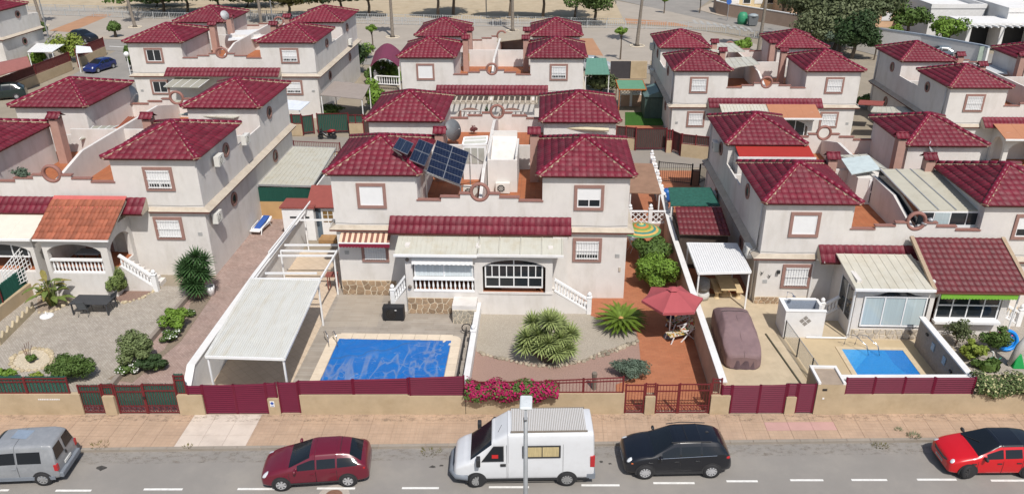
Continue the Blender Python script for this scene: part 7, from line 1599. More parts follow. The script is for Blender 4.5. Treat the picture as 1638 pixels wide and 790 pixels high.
bush('small flowering clump beside the driveway edge', 'shrub', P(305,508), .3, .4, .3, 600, .1, G_mid, 6, 28, flowers=(F_white, 60, .07))
bush('dense round dark green bush behind the reed street fence', 'bush', P(120,606), 1.15, .95, .72, 5600, .11, G_mid, 16, 29)
bush('bright small bush at the lower left corner behind the fence', 'bush', P(10,606), .5, .4, .35, 900, .12, G_bright, 7, 30)
bush('low yellow green cushion plant behind the reed fence', 'shrub', P(58,604), .32, .25, .18, 400, .09, G_yel, 6, 31)
bush('small green plant in the centre of the stone ring', 'shrub', P(50,578), .3, .28, .22, 420, .13, G_mid, 5, 32)
sp2 = T('dry_spiky_plant', 'thin reddish spiky plant in the stone ring', 'plant', P(46,574)); b = MB()
for i in range(14): a = i*2.4; b.tube([(0,0,0), (.16*cos(a)*(i%3), .12*sin(a)*(i%3), .45+.04*i)], .012, 4)
b.build('stem', mat('reddish_stem', (.16,.08,.06), .9), sp2)
# bird of paradise with big leaves
st2 = T('bird_of_paradise', 'bird of paradise plant with large leaning leaves before the left porch', 'plant', P(85,488)); rnd = random.Random(6); GB = leafmat('banana_leaf', (.12,.16,.04), .3); GB2 = leafmat('banana_leaf_dry', (.22,.19,.06), .3)
for i in range(34):
    a = rnd.uniform(0, 2*pi); ln = rnd.uniform(.5, 1.35); hh_ = rnd.uniform(.5, 2.2); lean = rnd.uniform(.3, .95); p0 = Vector((.15*cos(a), .15*sin(a), 0)); p1 = Vector((lean*.6*cos(a), lean*.6*sin(a), hh_*.75)); b = MB(); b.tube([p0, p1], [.03,.018], 5); d = Vector((cos(a)*.75, sin(a)*.75, .55 if i % 2 else .15)).normalized(); sd_ = Vector((-sin(a), cos(a), 0)); prev = None
    for k in range(6):
        s = k/5; w = .16*sin(pi*min(1, s*.9+.08)); p = p1+d*ln*.75*s+Vector((0,0,-.3*s*s)); cur = (p-sd_*w, p-Vector((0,0,.04)), p+sd_*w)
        if prev: b.add(list(prev)+list(cur), [(0,1,4,3), (1,2,5,4)])
        prev = cur
    b.build('leaf', GB if i % 3 else GB2, st2, fix=False)
# right garden behind the pool wall
bush('grey leaved open shrub behind the grey pool wall', 'shrub', P(1528,552), .8, .7, .8, 1100, .12, G_olive, 9, 41, zc=.9, trunk=(.5,.04))
bush('light green leafy shrub by the corner of the grey wall', 'shrub', P(1552,575), .7, .65, .62, 1500, .16, G_yel, 8, 42)
bush('dense shrub below the green awning house steps', 'shrub', P(1588,562), .85, .75, .75, 2100, .13, G_mid, 9, 43, flowers=(F_red, 40, .09))
bush('flat broad leaved plants lying behind the street hedge', 'plants', P(1580,592), .8, .5, .25, 420, .3, G_mid, 5, 44)
hg = T('oleander_hedge', 'cream and green flowering hedge over the street wall at the right', 'hedge', (X_(1548), yw(20), 1.0)); rnd = random.Random(9); pl_, pf_ = [], []
for i in range(7200):
    x = X_(1548)+rnd.random()*5.2; a = rnd.uniform(0, 2*pi); rr_ = sqrt(rnd.random()); p = Vector((x, yw(x)+.3+.62*rr_*cos(a), 1.5+.5*rr_*sin(a)+.13*sin(x*4))); (pl_ if rnd.random() < .84 else pf_).append((p, Vector((0, cos(a), sin(a)))))
leaves(pl_, .13, rnd).build('foliage', leafmat('leaf_hedge', (.085,.12,.04)), hg, fix=False, world=True); leaves(pf_, .1, rnd, .9).build('flowers', mat('cream_flower', (.45,.42,.22), .8, .3, 5), hg, fix=False, world=True)
cp = T('closed_parasol', 'closed grey parasol leaning in the right garden', 'parasol', P(1613,585)); b = MB(); b.tube([(0,0,.1), (.28,0,1.1), (.5,0,1.95)], [.1,.2,.03], 10); b.build('canopy', mat('grey_canvas', (.42,.41,.39), .85), cp, True); b = MB(); b.tube([(0,0,0), (.55,0,2.1)], .025, 6); b.build('pole', M_white, cp)
wc = T('watering_can', 'green watering can with white head on the right paving', 'watering can', P(1588,580)); b = MB(); b.lathe([(.16,0),(.16,.24),(.1,.27)], n=12); b.tube([(.14,0,.08),(.34,0,.32)], .025, 6); b.torus((-.12,0,.2), .12, .018, 'y', 14, 5); b.build('body', mat('green_plastic', (.02,.22,.13), .4), wc, True); b = MB(); b.tube([(-.05,0,.3),(-.12,0,.62),(-.2,0,.68)], .035, 6); b.build('spout', M_white, wc)
pp = T('paddling_pool', 'round bright blue paddling pool standing by the right steps', 'paddling pool', P(1606,560)); b = MB(); b.torus((0,0,.0), .5, .09, 'z', 24, 8); b.lathe([(0,-.03),(.5,-.03)], n=24); b.v = [(x, y*.35-z*.9, .6+y*.9+z*.3) for x, y, z in b.v]; b.build('shell', mat('blue_plastic2', (.01,.22,.65), .35), pp, True)
gp = T('green_slide', 'green plastic toy behind the closed parasol', 'toy', P(1625,585)); b = MB(); b.hexa([(-.3,-.3,0),(.3,-.3,0),(.3,.3,0),(-.3,.3,0)], [(-.1,-.05,.7),(.1,-.05,.7),(.1,.1,.7),(-.1,.1,.7)]); b.build('shell', mat('green_toy', (.01,.25,.06), .4), gp, bev=.05)
wp = T('wooden_post', 'short grey wooden post in the pink gravel by the railing', 'post', P(950,622)); b = MB(); b.lathe([(.11,0),(.1,.5),(.13,.9),(.1,.95)], n=8); b.build('post', mat('grey_wood', h('756c62'), .9, .2, 6), wp)
# ---------------------------------------------------------------- middle distance
def S(*a, **k): return bush(*a, **k)
canopy('grey brown cloth canopy over a cluttered yard in the back lane', ((512,153),(580,160),(592,137),(534,131)), 2.5, mat('taupe_cloth', gnd('9a8f88',.9), .9, .08, 2), posts=((.02,.02),(.98,.02),(.98,.98),(.02,.98)), dz=(0,0,.3,.3))
canopy('white sail awning over the yard of the stone striped house', ((452,176),(481,177),(496,164),(452,160)), 2.4, mat('white_sail', (.62,.66,.72), .8), posts=((.9,.05),))
for lb, px, py, rx, ry, rz, mt, sd in (
    ('dark bushy tree beside the stone striped house', 572, 118, 2.0, 1.8, 2.1, G_dark, 51), ('bright citrus tree left of the white zigzag wall', 601, 132, 1.7, 1.5, 1.3, G_mid, 52), ('light citrus tree next to the zigzag balustrade', 618, 124, 1.5, 1.4, 1.2, G_bright, 53),
    ('small leafy tree behind the middle rear roof', 600, 175, 1.3, 1.2, 1.6, G_bright, 54), ('green bush in front of the second row house wall', 632, 134, 1.2, 1.0, .9, G_bright, 55), ('brownish green tree behind the right rear roof', 960, 150, 2.1, 1.8, 1.4, G_olive, 56),
    ('rounded hedge tree beside the white pergola at upper left', 113, 98, 2.3, 1.9, 2.2, G_yel, 57), ('small leafy bush in the garden of the upper left pergola', 62, 106, 1.3, 1.2, 1.1, G_bright, 58), ('green creeper bush beside the globe lamp', 212, 112, .8, .9, 1.9, G_mid, 59),
    ('green mound on the terrace wall near the leaning palm', 1190, 84, 1.5, 1.3, 1.0, G_bright, 60), ('garden shrubs in the yard right of the lawn house', 1394, 174, 1.6, 1.2, .8, G_mid, 61), ('flowering pots and plants on the terrace of the upper left house', 330, 100, .5, .4, .4, G_mid, 62)):
    S(lb, 'tree' if rz > 1.05 else 'bush', P(px, py), rx, ry, rz, 1700, .3, mt, 9, sd, name='garden_tree' if rz > 1.05 else 'garden_bush', trunk=(rz*.7, .1) if rz > 1.05 else None)
bush('potted plants in the yard under the cloth canopy', 'plants', P(527,186), 1.6, .9, .6, 1000, .22, G_mid, 8, 63, name='potted_plants')
bush('potted greenery on the parapet of the left terrace', 'plants', tuple(P(33,278,6.4)-Vector((0,0,.3))), .7, .25, .35, 500, .12, G_grey, 6, 64, name='potted_plants'); bush('dark pot plant on the wall of the middle rear porch', 'plant', P(782,205,5.0), .3, .3, .9, 400, .14, G_dark, 6, 65, name='climbing_plant'); bush('red flowered pot on the wall of the middle rear porch', 'plant', P(757,213,5.0), .4, .25, .3, 250, .12, mat('dull_red_leaf', (.16,.05,.05), .8, .4, 7), 5, 66, name='potted_plant')
ar = T('arched_shelter', 'shelter with an arched maroon roof beyond the citrus trees', 'shelter', P(613,115)); q = [P(592,108,2.6), P(638,108,2.6), P(641,84,2.8), P(600,84,2.8)]
for i in range(8):
    t0, t1 = i/8, (i+1)/8; z0, z1 = 1.0*sin(pi*t0), 1.0*sin(pi*t1); a0_, a1_ = q[0].lerp(q[1], t0)+Vector((0,0,z0)), q[0].lerp(q[1], t1)+Vector((0,0,z1)); b0_, b1_ = q[3].lerp(q[2], t0)+Vector((0,0,z0)), q[3].lerp(q[2], t1)+Vector((0,0,z1)); b = MB(); b.hexa([a0_, a1_, b1_, b0_], [k+Vector((0,0,.06)) for k in (a0_, a1_, b1_, b0_)]); b.build('roof_panel', mat('arched_maroon', h('74324a'), .6, .08, 2), ar, world=True)
for k in q: b = MB(); b.box(k.x-.06, k.y-.06, 0, k.x+.06, k.y+.06, 2.65); b.build('post', M_white, ar, world=True)
zw = T('balustrade_wall', 'white zigzag balustrade between citrus trees and the second row house', 'wall', P(604,137)); pz_ = [P(602,140), P(611,133), P(622,120), P(634,105), P(638,100)]
for a_, c2 in zip(pz_[:-1], pz_[1:]): balus(zw, a_, c2, .5, .5, .9, .35, .16, True); newel(zw, a_.x, a_.y, 0, 1.7, .3, True)
balus(zw, P(603,143), P(641,145), .6, .6, .9, .3, .16, True)
sh2 = T('garden_shed', 'dark green metal garden shed on the small artificial lawn', 'shed', P(1040,190)); p = P(1030,190); b = MB(); b.box(p.x, p.y, 0, p.x+2.6, p.y+3.2, 2.2); b.build('wall', mat('shed_green', h('42544f'), .5, .08, 2), sh2, world=True)
b = MB(); b.prism([(p.x-.1, 2.2), (p.x+2.7, 2.2), (p.x+1.3, 2.75)], p.y-.15, p.y+3.3, 'y'); b.build('roof', mat('shed_roof', h('5d7472'), .5, .08, 2), sh2, world=True)
for k in range(2): b = MB(); b.box(p.x+.55+.78*k, p.y-.03, .1, p.x+1.3+.78*k, p.y-.001, 2.0); b.build('door', mat('shed_green2', h('4b5e58'), .5), sh2, world=True)
sheet('artificial_lawn', [P(1000,201), P(1060,201), P(1066,180), P(1000,180)], .02, M_lawn); sheet('terracotta_strip', [P(1004,214), P(1062,214), P(1060,202), P(1000,201)], .021, M_terr)
canopy('green roofed timber pergola beside the artificial lawn', ((990,144),(1034,144),(1028,129),(985,129)), 2.5, mat('green_felt', h('5f8f74'), .8, .08, 2), 'pergola', 'pergola', ((.03,.03),(.97,.03),(.97,.97),(.03,.97)), 0, postm=mat('orange_timber', h('a8622c'), .8), edge=mat('orange_timber', h('a8622c'), .8))
canopy('teal sheet carport roof right of the second row middle house', ((936,120),(975,120),(969,94),(939,94)), 2.5, mat('teal_sheet', gnd('6d9c88',.85), .5, .08, 2, dirt=h('5d7d6c')), 'carport', 'carport', ((.02,.02),(.98,.02)), 6)
lattice_wall('white block wall north of the artificial lawn', P(990,170), P(1027,170), 1.2, 2.0, 8)
bw = T('boundary_wall', 'beige wall with dark gate recess by the esplanade', 'wall', P(1010,125)); a_, c2 = P(1008,126), P(1034,126); b = MB(); b.box(a_.x, a_.y, 0, c2.x, a_.y+.3, 2.0); b.build('wall', M_plaster, bw, world=True); a_ = P(976,126); b = MB(); b.box(a_.x, c2.y+.1, 0, P(1008,126).x, c2.y+.2, 2.0); b.build('gate', mat('dark_gate', (.05,.045,.05), .8), bw, world=True)
tl = T('rolled_awning', 'rolled cream awning below the eaves behind the right middle roof', 'awning', (-.2, 49.9, 5.8)); b = MB(); b.tube([P(874,203,7.0), P(974,208,7.0)], .12, 8); b.build('roll', mat('cream_roll', h('cfc4a8'), .8), tl, world=True)
canopy('long maroon tiled strip roof of the porch facing the middle block', ((697,150),(877,152),(876,140),(700,139)), 4.4, M_tile, dz=(0,0,.5,.5), ribs=44, th=.05) if 0 else None
# arched porch of the second row middle block
for sx, key, nm in ((1,'C2fl','a'), (-1,'C2fr','b')):
    r = HC[key]; porch(r, 4.3, UP, -2.3, .2, 3.9, zs=2.4, side_open=False); window(r, 6.2, 2.0, 2.2, 1.9, 'bars', v=-.05)
    b = MB(); b.beam((4.0,-3.0,4.15), (UP-.01,-3.0,4.15), .1, .12); b.beam((4.0,-2.3,4.15), (UP-.01,-2.3,4.15), .1, .12); b.build('pergola_beam', M_cream, r)
    for i in range(9): b = MB(); x = 4.1+i*.48; b.beam((x,-3.1,4.25), (x,-1.2,4.25), .12, .1); b.build('pergola_rafter', M_cream, r)
for key in ('R2fl','R2fr'): porch(HC[key], 4.3, UP, -2.3, 1.4, 4.0, zs=3.0, side_open=False); glazing(HC[key], 4.9, 7.5, -2.2, 2.2, 3.7, 3)
sheet_roof(HC['R2fl'], 4.0, 8.1, -.7, 4.6, -2.7, 4.1, 14, M_sheet, rib=.03); sheet_roof(HC['R2fr'], 3.8, 8.1, -.7, 4.6, -3.0, 4.0, 3, mat('terracotta_canvas', h('a87458'), .85, .05, 2), rib=.01)
for key in ('RRfl',): porch(HC[key], 4.3, UP, -2.3, 1.4, 4.0, zs=3.0); sheet_roof(HC[key], 3.8, 8.1, -.7, 4.6, -3.0, 4.0, 3, mat('terracotta_canvas', h('a87458'), .85, .05, 2), rib=.01)
canopy('cream ribbed roof in front of the second row left house', ((228,186),(300,187),(330,164),(262,160)), 2.6, M_sheet, 'carport', 'carport', ((.02,.02),(.98,.02)), 10); canopy('pale grey glazed roof above the porch of the second row left house', ((262,140),(318,141),(338,126),(282,125)), 4.0, mat('grey_glazing', gnd('a8a79a',.9), .4, .06, 2), ribs=4, ribm=M_white)
canopy('cream slatted white roof behind the orange porch house roof', ((288,181),(384,184),(397,186),(300,176)), 6.2, M_sheet, dz=(0,0,0,0)) if 0 else None
canopy('white ribbed terrace roof between the left front and rear roofs', ((286,185),(374,190),(398,183),(320,177)), 6.8, M_sheet, 'terrace_roof', 'terrace roof', ribs=6); canopy('grey glazed terrace roof right of the pink chimney on the left block', ((127,225),(165,213),(190,202),(150,203)), 5.9, mat('grey_glazing', gnd('a8a79a',.9), .4), 'terrace_roof', 'terrace roof', ribs=3, ribm=M_white); canopy('dull orange tiled lean-to on the terrace of the left block', ((190,204),(215,203),(240,190),(206,188)), 6.0, M_orange, 'terrace_roof', 'terrace roof', ribs=8)
canopy('white beamed open pergola on the terrace of the second row left block', ((365,66),(420,62),(412,48),(372,50)), 6.2, mat('white_slats', (.7,.7,.7), .5), 'terrace_roof', 'terrace roof', ribs=6); canopy('striped grey metal roof on the far middle terrace', ((795,68),(848,62),(845,48),(800,55)), 6.6, mat('grey_brown_sheet', gnd('b0a491',.9), .6, .1, 2), 'terrace_roof', 'terrace roof', ribs=7); canopy('white sheet roof on the terrace of the far right block', ((1140,84),(1192,84),(1172,70),(1125,70)), 6.0, M_sheet, 'terrace_roof', 'terrace roof', ribs=6); canopy('cream sheet roof on the near terrace of the far right block', ((1166,110),(1215,104),(1200,92),(1158,94)), 5.8, M_sheet, 'terrace_roof', 'terrace roof', ribs=5); canopy('pale triangular sail roofs right of the glittering roof', ((1548,118),(1612,120),(1606,104),(1556,106)), 4.6, mat('grey_canvas2', (.5,.52,.53), .7), 'shade_sail', 'shade sail')
canopy('cream ribbed canopy in the yard behind the right rear roof', ((1393,180),(1462,182),(1450,172),(1398,172)), 2.6, M_sheet, ribs=8); canopy('blue and brown sheds roof in the right middle yard', ((1372,168),(1412,170),(1415,163),(1375,161)), 2.4, mat('brown_felt', h('8a4a44'), .9))

ln_ = T('washing_line', 'washing in white, blue and yellow hung beside the second row chimney', 'washing', P(736,84,5.2)); p = P(733,84,6.6)
for k, c in enumerate(((.6,.62,.66),(.55,.56,.58),(.04,.07,.25),(.5,.35,.03))): b = MB(); b.box(p.x+.28*k, p.y-.01-.1*k, 5.5+.1*k, p.x+.24+.28*k, p.y+.02-.1*k, 6.6); b.build('garment', mat('cloth_%d' % k, c, .9, .1, 5), ln_, world=True)
b = MB(); b.beam((p.x-.2, p.y, 6.62), (p.x+1.3, p.y-.4, 6.62), .02); b.build('line', M_white, ln_, world=True)

# pipes, lamps and cables on the walls
PIPE = MB(); PIPE.tube([(-.08, .5, 7.3), (-.08, .5, 4.5), (-.42, .5, 4.3), (-.42, .5, 4.1), (-.08, .5, 3.9), (-.08, .5, -.2)], .045, 6); PIPE = PIPE.mesh('downpipe', M_whitem, True)
LAMP = MB(); LAMP.box(3.6, -.02, 5.6, 3.72, -.001, 5.8); LAMP.ball((3.66, -.08, 5.68), .07, .08, .11, 8, 6); LAMP = LAMP.mesh('wall_lamp', M_trim, True)
CAB = MB(); CAB.tube([(.02, -.012, 4.55), (1.2, -.015, 4.5), (2.6, -.012, 4.53), (4.6, -.015, 4.5)], .012, 4); CAB = CAB.mesh('cable', mat('cable_grey', (.3,.29,.28), .8))
VENT = MB(); [VENT.box(.35, -.02, z, .6, -.001, z+.035) for z in (2.6, 2.66, 2.72, 2.78)]; VENT = VENT.mesh('vent', mat('vent_grey', (.4,.4,.39), .7))
for k, r in HC.items():
    if k.endswith('l') and k[0] in 'RLC' or k in ('R2fr', 'RRfr'): inst('downpipe', PIPE, r)
    if k[-2] == 'f': inst('cable', CAB, r); inst('vent', VENT, r)
for key, label in (('Cfr', 0), ('Lfr', 0)): pass
for (px, py, Y, nm) in ((1219,436,39.9,'bird'),(1231,441,39.9,'bird'),(1245,434,39.9,'lamp')):
    d = cr*((px-819)/F) + cu*(-(py-395)/F) + cf; p = Vector((0,0,H))+d*(Y/d.y); b = MB(); 
    if nm == 'bird': b.add([p+Vector((-.12,-.02,.1)), p+Vector((.02,-.03,.0)), p+Vector((.1,-.02,.14)), p+Vector((.0,-.02,-.16))], [(0,3,1), (1,3,2)]); b.build('wall_bird', mat('metal_bird', (.1,.1,.1), .5), HC['Rfl'], fix=False, world=True)
    else: b.box(p.x-.08, p.y-.12, p.z-.1, p.x+.08, p.y, p.z+.08); b.build('wall_lamp', M_trim, HC['Rfl'], world=True)
# ================================================================ BACKGROUND
M_espl = mat('esplanade_concrete', gnd('b0a69a',.82), .95, .08, .25, .3, 10, dirt=gnd('9c9184',.82)); M_stripe = mat('terracotta_stripe', gnd('b88c6c',.82), .95, .1, .5)
M_sand = mat('park_sand', gnd('bfae93',.82), .95, .12, .4, .3, 10, dirt=gnd('a8906c',.8), damt=.6); M_pave2 = mat('pale_pavement', gnd('b8ab9c',.82), .95, .06, 1)
sheet('side_street', [P(195,128), P(470,175), P(640,110), P(600,84), P(240,72), P(80,62), P(60,78)][::-1], .004, M_tarmac) if 0 else None
sheet('left_lane', [P(20,170), P(215,172), P(220,120), P(205,84), P(185,82), P(120,118)], .006, M_asph)
sheet('far_road', [P(-60,66), P(220,84), P(560,103), P(1040,118), P(1040,104), P(560,88), P(230,66), P(-60,52)], .008, M_asph)
sheet('far_pavement', [P(-60,52), P(230,66), P(560,88), P(1040,104), P(1040,98), P(560,82), P(230,61), P(-60,48)], .05, M_pave2)
sheet('esplanade', [P(-60,48), P(230,61), P(560,82), P(1040,98), P(1230,78), P(1180,62), P(1100,45), P(900,36), P(640,28), P(300,18), P(40,10), P(-60,8)], .012, M_espl)
sheet('terracotta_stripe', [P(78,50), P(112,52), P(180,24), P(150,23)], .02, M_stripe); sheet('terracotta_stripe', [P(935,88), P(965,90), P(948,62), P(925,62)], .02, M_stripe)
sheet('park_ground', [P(-60,9), P(40,10), P(300,18), P(640,28), P(1000,38), P(985,6), P(960,-30), P(-60,-30)], .006, M_sand)
sheet('side_paving', [P(985,6), P(1000,38), P(1110,45), P(1180,44), P(1040,12), P(985,2)], .016, M_espl); sheet('orange_strip', [P(1000,30), P(1002,38), P(1110,44), P(1075,36)], .022, M_stripe)
sheet('upper_street', [P(985,0), P(1040,12), P(1200,48), P(1300,62), P(1480,110), P(1700,160), P(1700,100), P(1530,80), P(1330,50), P(1230,36), P(1150,26), P(1115,16), P(1150,-10), P(985,-20)], .01, M_asph)
sheet('corner_pavement', [P(1115,16), P(1150,26), P(1230,36), P(1330,52), P(1480,82), P(1500,74), P(1340,40), P(1260,30), P(1180,18), P(1142,4)], .06, M_pave2)
for k in range(9): a_ = P(1110+11*k, 36+1.6*k); b = MB(); b.box(a_.x, a_.y-1.6, 0, a_.x+.5, a_.y+2.2, .026); b.build('crossing_bar', mat('faded_paint', (.36,.35,.33), .9, .15, 4), bpy.data.objects['upper_street'])
for a_, c2 in ((P(175,74.5), P(199,76)),): b = MB(); b.beam(a_+Vector((0,0,.012)), c2+Vector((0,0,.012)), .2, .01); b.build('lane_dash', M_paint, bpy.data.objects['far_road'])
# long white railing
def railing(label, pts, hh_=1.1, step=.9):
    t = T('railing', label, 'railing', P(*pts[0])); W = [P(*p) for p in pts]; n_ = 0
    for a_, c2 in zip(W[:-1], W[1:]):
        d = c2-a_; n = max(1, round(d.length/3.0))
        for i in range(n):
            p, q_ = a_+d*(i/n), a_+d*((i+.94)/n); b = MB()
            for z in (.15, hh_): b.beam(p+Vector((0,0,z)), q_+Vector((0,0,z)), .06)
            m_ = 9
            for k in range(m_): x = p.lerp(q_, (k+.5)/m_); b.beam(x+Vector((0,0,.15)), x+Vector((0,0,hh_)), .045)
            b.build('rail_panel', mat('pale_railing', (.42,.43,.43), .5), t, world=True); b = MB(); b.box(p.x-.05, p.y-.05, 0, p.x+.05, p.y+.05, hh_+.1); b.build('post', mat('pale_railing', (.42,.43,.43), .5), t, world=True)
railing('long pale railing along the park edge, rear line', ((45,17),(300,24),(560,33),(800,38),(1000,42))); railing('pale railing in front of the park, nearer line', ((60,24),(220,30),(350,33),(560,38),(700,42),(1000,46),(1100,48),(1160,54),(1230,66)))
# palms with long trunks
def palm(label, base, lean=(0,0), hh_=10.5, seed=1, group=None):
    rnd = random.Random(seed); t = T('palm_tree', label, 'palm', P(*base), group='tall palms on the esplanade'); b = MB(); top = Vector((lean[0], lean[1], hh_)); b.tube([(0,0,0), (0,0,.4), (lean[0]*.45, lean[1]*.45, hh_*.5), tuple(top)], [.4,.26,.2,.17], 9); b.build('trunk', mat('palm_bark', (.2,.17,.14), .95, .3, 6, .6, 14), t, True)
    b = MB(); b.torus((0,0,.05), 1.0, .08, 'z', 16, 5); b.build('tree_pit_ring', M_mort2, t)
    for i in range(30):
        a = i*2.4; el = 1.2-1.9*i/30; prev = None; b = MB(); L_ = 1.9
        for k in range(7):
            s = k/6; p = top+Vector((cos(a)*L_*s*cos(el*(1-.4*s)), sin(a)*L_*s*cos(el*(1-.4*s)), L_*s*sin(el)-.6*s*s)); w = .42*sin(pi*min(1, s*.8+.2)); sd_ = Vector((-sin(a), cos(a), 0))*w; cur = (p-sd_, p+Vector((0,0,.1)), p+sd_)
            if prev: b.add(list(prev)+list(cur), [(0,1,4,3), (1,2,5,4)])
            prev = cur
        b.build('frond', G_mid, t, fix=False)
for i, (lb, bx, ln) in enumerate((('palm trunk rising at the far left beside the railing', (68,42), (-.6,0)), ('palm trunk behind the blue car with a ringed base', (216,44), (-1.2,.6)), ('palm trunk standing left of the pointed far roof', (419,45), (0,0)), ('palm trunk at the centre of the esplanade with a square base', (628,60), (.1,0)),
    ('palm trunk just behind the far middle terrace', (820,50), (0,0)), ('leaning palm trunk right of the lollipop tree', (1019,74), (.6,0)), ('rough palm trunk with lamp cable before the olive tree', (1213,84), (.5,.6)))): palm(lb, bx, ln, 10.5, i)
# lollipop trees
for i, (lb, px, py, r_, hh_) in enumerate((('small lollipop tree on the far street corner', 1119, 21, 1.0, 3.2), ('small lollipop tree left of the street crossing', 1062, 22, .9, 2.8), ('lollipop tree with thin trunk before the leaning palm', 992, 96, .85, 4.0), ('lollipop tree behind the round dome shrub', 597, 84, .9, 3.6), ('short dome shaped topiary next to the shelter', 586, 94, 1.4, 1.6), ('small pale lollipop tree by the white boundary wall', 1428, 72, 1.1, 2.6), ('thin young tree at the wall corner', 1398, 96, .8, 2.4))):
    bush(lb, 'tree', P(px, py), r_, r_, r_*.75, 900, .22, G_bright if i != 6 else G_olive, 10, 70+i, name='topiary_tree', zc=hh_-r_*.5, trunk=(hh_-r_*.6, .09), group='clipped street trees')
bush('small palm like bush between the two dark cars', 'bush', P(185,60), 1.3, 1.2, 1.1, 700, .5, G_mid, 8, 79, name='palm_bush', zc=1.5, trunk=(1.2, .2)); bush('leafy bush behind the top left house corner', 'bush', P(58,60), 1.6, 1.4, 1.4, 700, .4, G_mid, 8, 80, name='garden_bush')
# park trees
def tree(label, px, py, rx, ry, rz, zc, mt, n=2600, size=.5, seed=1, lumps=14, tr=None, group='trees of the sandy park', name='park_tree', cat='tree'):
    return bush(label, cat, P(px, py), rx, ry, rz, n, size, mt, lumps, seed, name=name, zc=zc, trunk=(tr or zc*.8, .22), group=group)
tree('round leafy tree at the right end of the park', 950, 40, 4.6, 3.6, 4.2, 4.6, leafmat('leaf_fresh', (.09,.14,.04)), 5200, .5, 81)
pk = (('dark pine at the far left of the park', 262, 24, 6, 5, 2.6, 4.0, G_pine), ('dark pine above the blue car palm', 300, 24, 7, 5, 2.8, 4.4, G_pine), ('broad pine behind the left railing', 350, 27, 6, 5, 2.6, 4.2, G_dark), ('olive coloured pine left of the stone house', 462, 30, 7.5, 5, 3.2, 4.0, leafmat('leaf_brownish', (.11,.11,.035))), ('dark pine behind the pointed far roof', 545, 30, 6.5, 5, 3.0, 4.6, G_pine), ('small pine right of the pointed roof', 590, 28, 4.5, 4, 2.8, 4.4, G_dark),
      ('park tree with clear trunk left of centre', 700, 30, 5, 4, 2.2, 6.6, G_dark), ('park tree second from the centre path', 725, 24, 4.5, 4, 2.2, 6.8, G_olive), ('park tree with wide shade right of the centre palm', 815, 30, 5, 4, 2.4, 6.6, G_olive), ('bright green young park tree', 868, 30, 4.5, 3.6, 2.2, 5.8, G_bright), ('shady park tree beside the round leafy one', 920, 28, 4.5, 4, 2.4, 5.8, G_olive), ('low shrubs at the left end of the park railing', 250, 12, 8, 5, 2.0, 2.0, G_mid), ('wide green shrub mass before the park path', 395, 12, 9, 5, 2.4, 2.4, G_dark))
for i, a_ in enumerate(pk): tree(a_[0], a_[1], a_[2], a_[3], a_[4], a_[5], a_[6], a_[7], 2000, .75, 90+i)
for i, (px, py) in enumerate(((735,24),(132,62),(433,40),(1000,42),(853,38))): pass
for i, (lb, px, py, hh_) in enumerate((('thin white lamp post at the top left esplanade', 78, 62, 9), ('thin lamp post in the park left of centre', 778, 26, 8), ('thin lamp post beside the round leafy tree', 922, 36, 9), ('thin lamp post right of the stone house', 437, 40, 8), ('lamp post in front of the big olive tree', 1279, 60, 10))):
    t = T('lamp_post', lb, 'lamp post', P(px, py), group='thin lamp posts by the esplanade'); b = MB(); b.tube([(0,0,0),(0,0,hh_)], [.1,.06], 7); b.build('pole', mat('lamp_grey', (.28,.29,.3), .5), t); b = MB(); b.box(-.3,-.1,hh_,.3,.3,hh_+.12); b.build('lamp_head', M_white, t)
gl = T('globe_lamp', 'white globe garden lamp beside the blue car lane', 'lamp', P(209,120)); b = MB(); b.tube([(0,0,0),(0,0,2.3)], .05, 6); b.build('pole', M_white, gl); b = MB(); b.ball((0,0,2.5), .32, .32, .32, 14, 10); b.build('globe', M_white, gl, True)
# upper left gardens
canopy('white ribbed pergola roof in the upper left garden', ((44,84),(84,84),(103,72),(60,70)), 2.4, M_white, 'pergola', 'pergola', ((.02,.02),(.98,.02)), 9); canopy('second white slatted pergola roof behind the hedge tree', ((122,86),(148,84),(144,76),(122,74)), 2.4, M_white, 'pergola', 'pergola', ((.02,.02),), 7)
aw2 = T('arched_shelter', 'arched reddish brown roof at the left edge above the dark fence', 'shelter', P(0,130)); q = [P(-20,128,2.6), P(50,107,2.6), P(44,96,2.6), P(-30,110,2.6)]
for i in range(7):
    t0, t1 = i/7, (i+1)/7; z0, z1 = .7*sin(pi*t0), .7*sin(pi*t1); a0_, a1_ = q[0].lerp(q[3], t0)+Vector((0,0,z0)), q[0].lerp(q[3], t1)+Vector((0,0,z1)); b0_, b1_ = q[1].lerp(q[2], t0)+Vector((0,0,z0)), q[1].lerp(q[2], t1)+Vector((0,0,z1)); b = MB(); b.hexa([a0_, b0_, b1_, a1_], [k+Vector((0,0,.08)) for k in (a0_, b0_, b1_, a1_)]); b.build('roof_panel', mat('reddish_shell', h('94605a'), .8, .08, 2), aw2, world=True)
lane_fence('long beige wall with brown fence from the left edge to the hedge tree', (0,160), (116,112), 1.1, 2.2, reed=mat('brown_reed', h('6d4f48'), .9, .3, 4)); lane_fence('beige wall with brown fence between hedge tree and black people carrier', (126,108), (170,88), 1.1, 2.3, reed=mat('brown_reed', h('6d4f48'), .9, .3, 4))
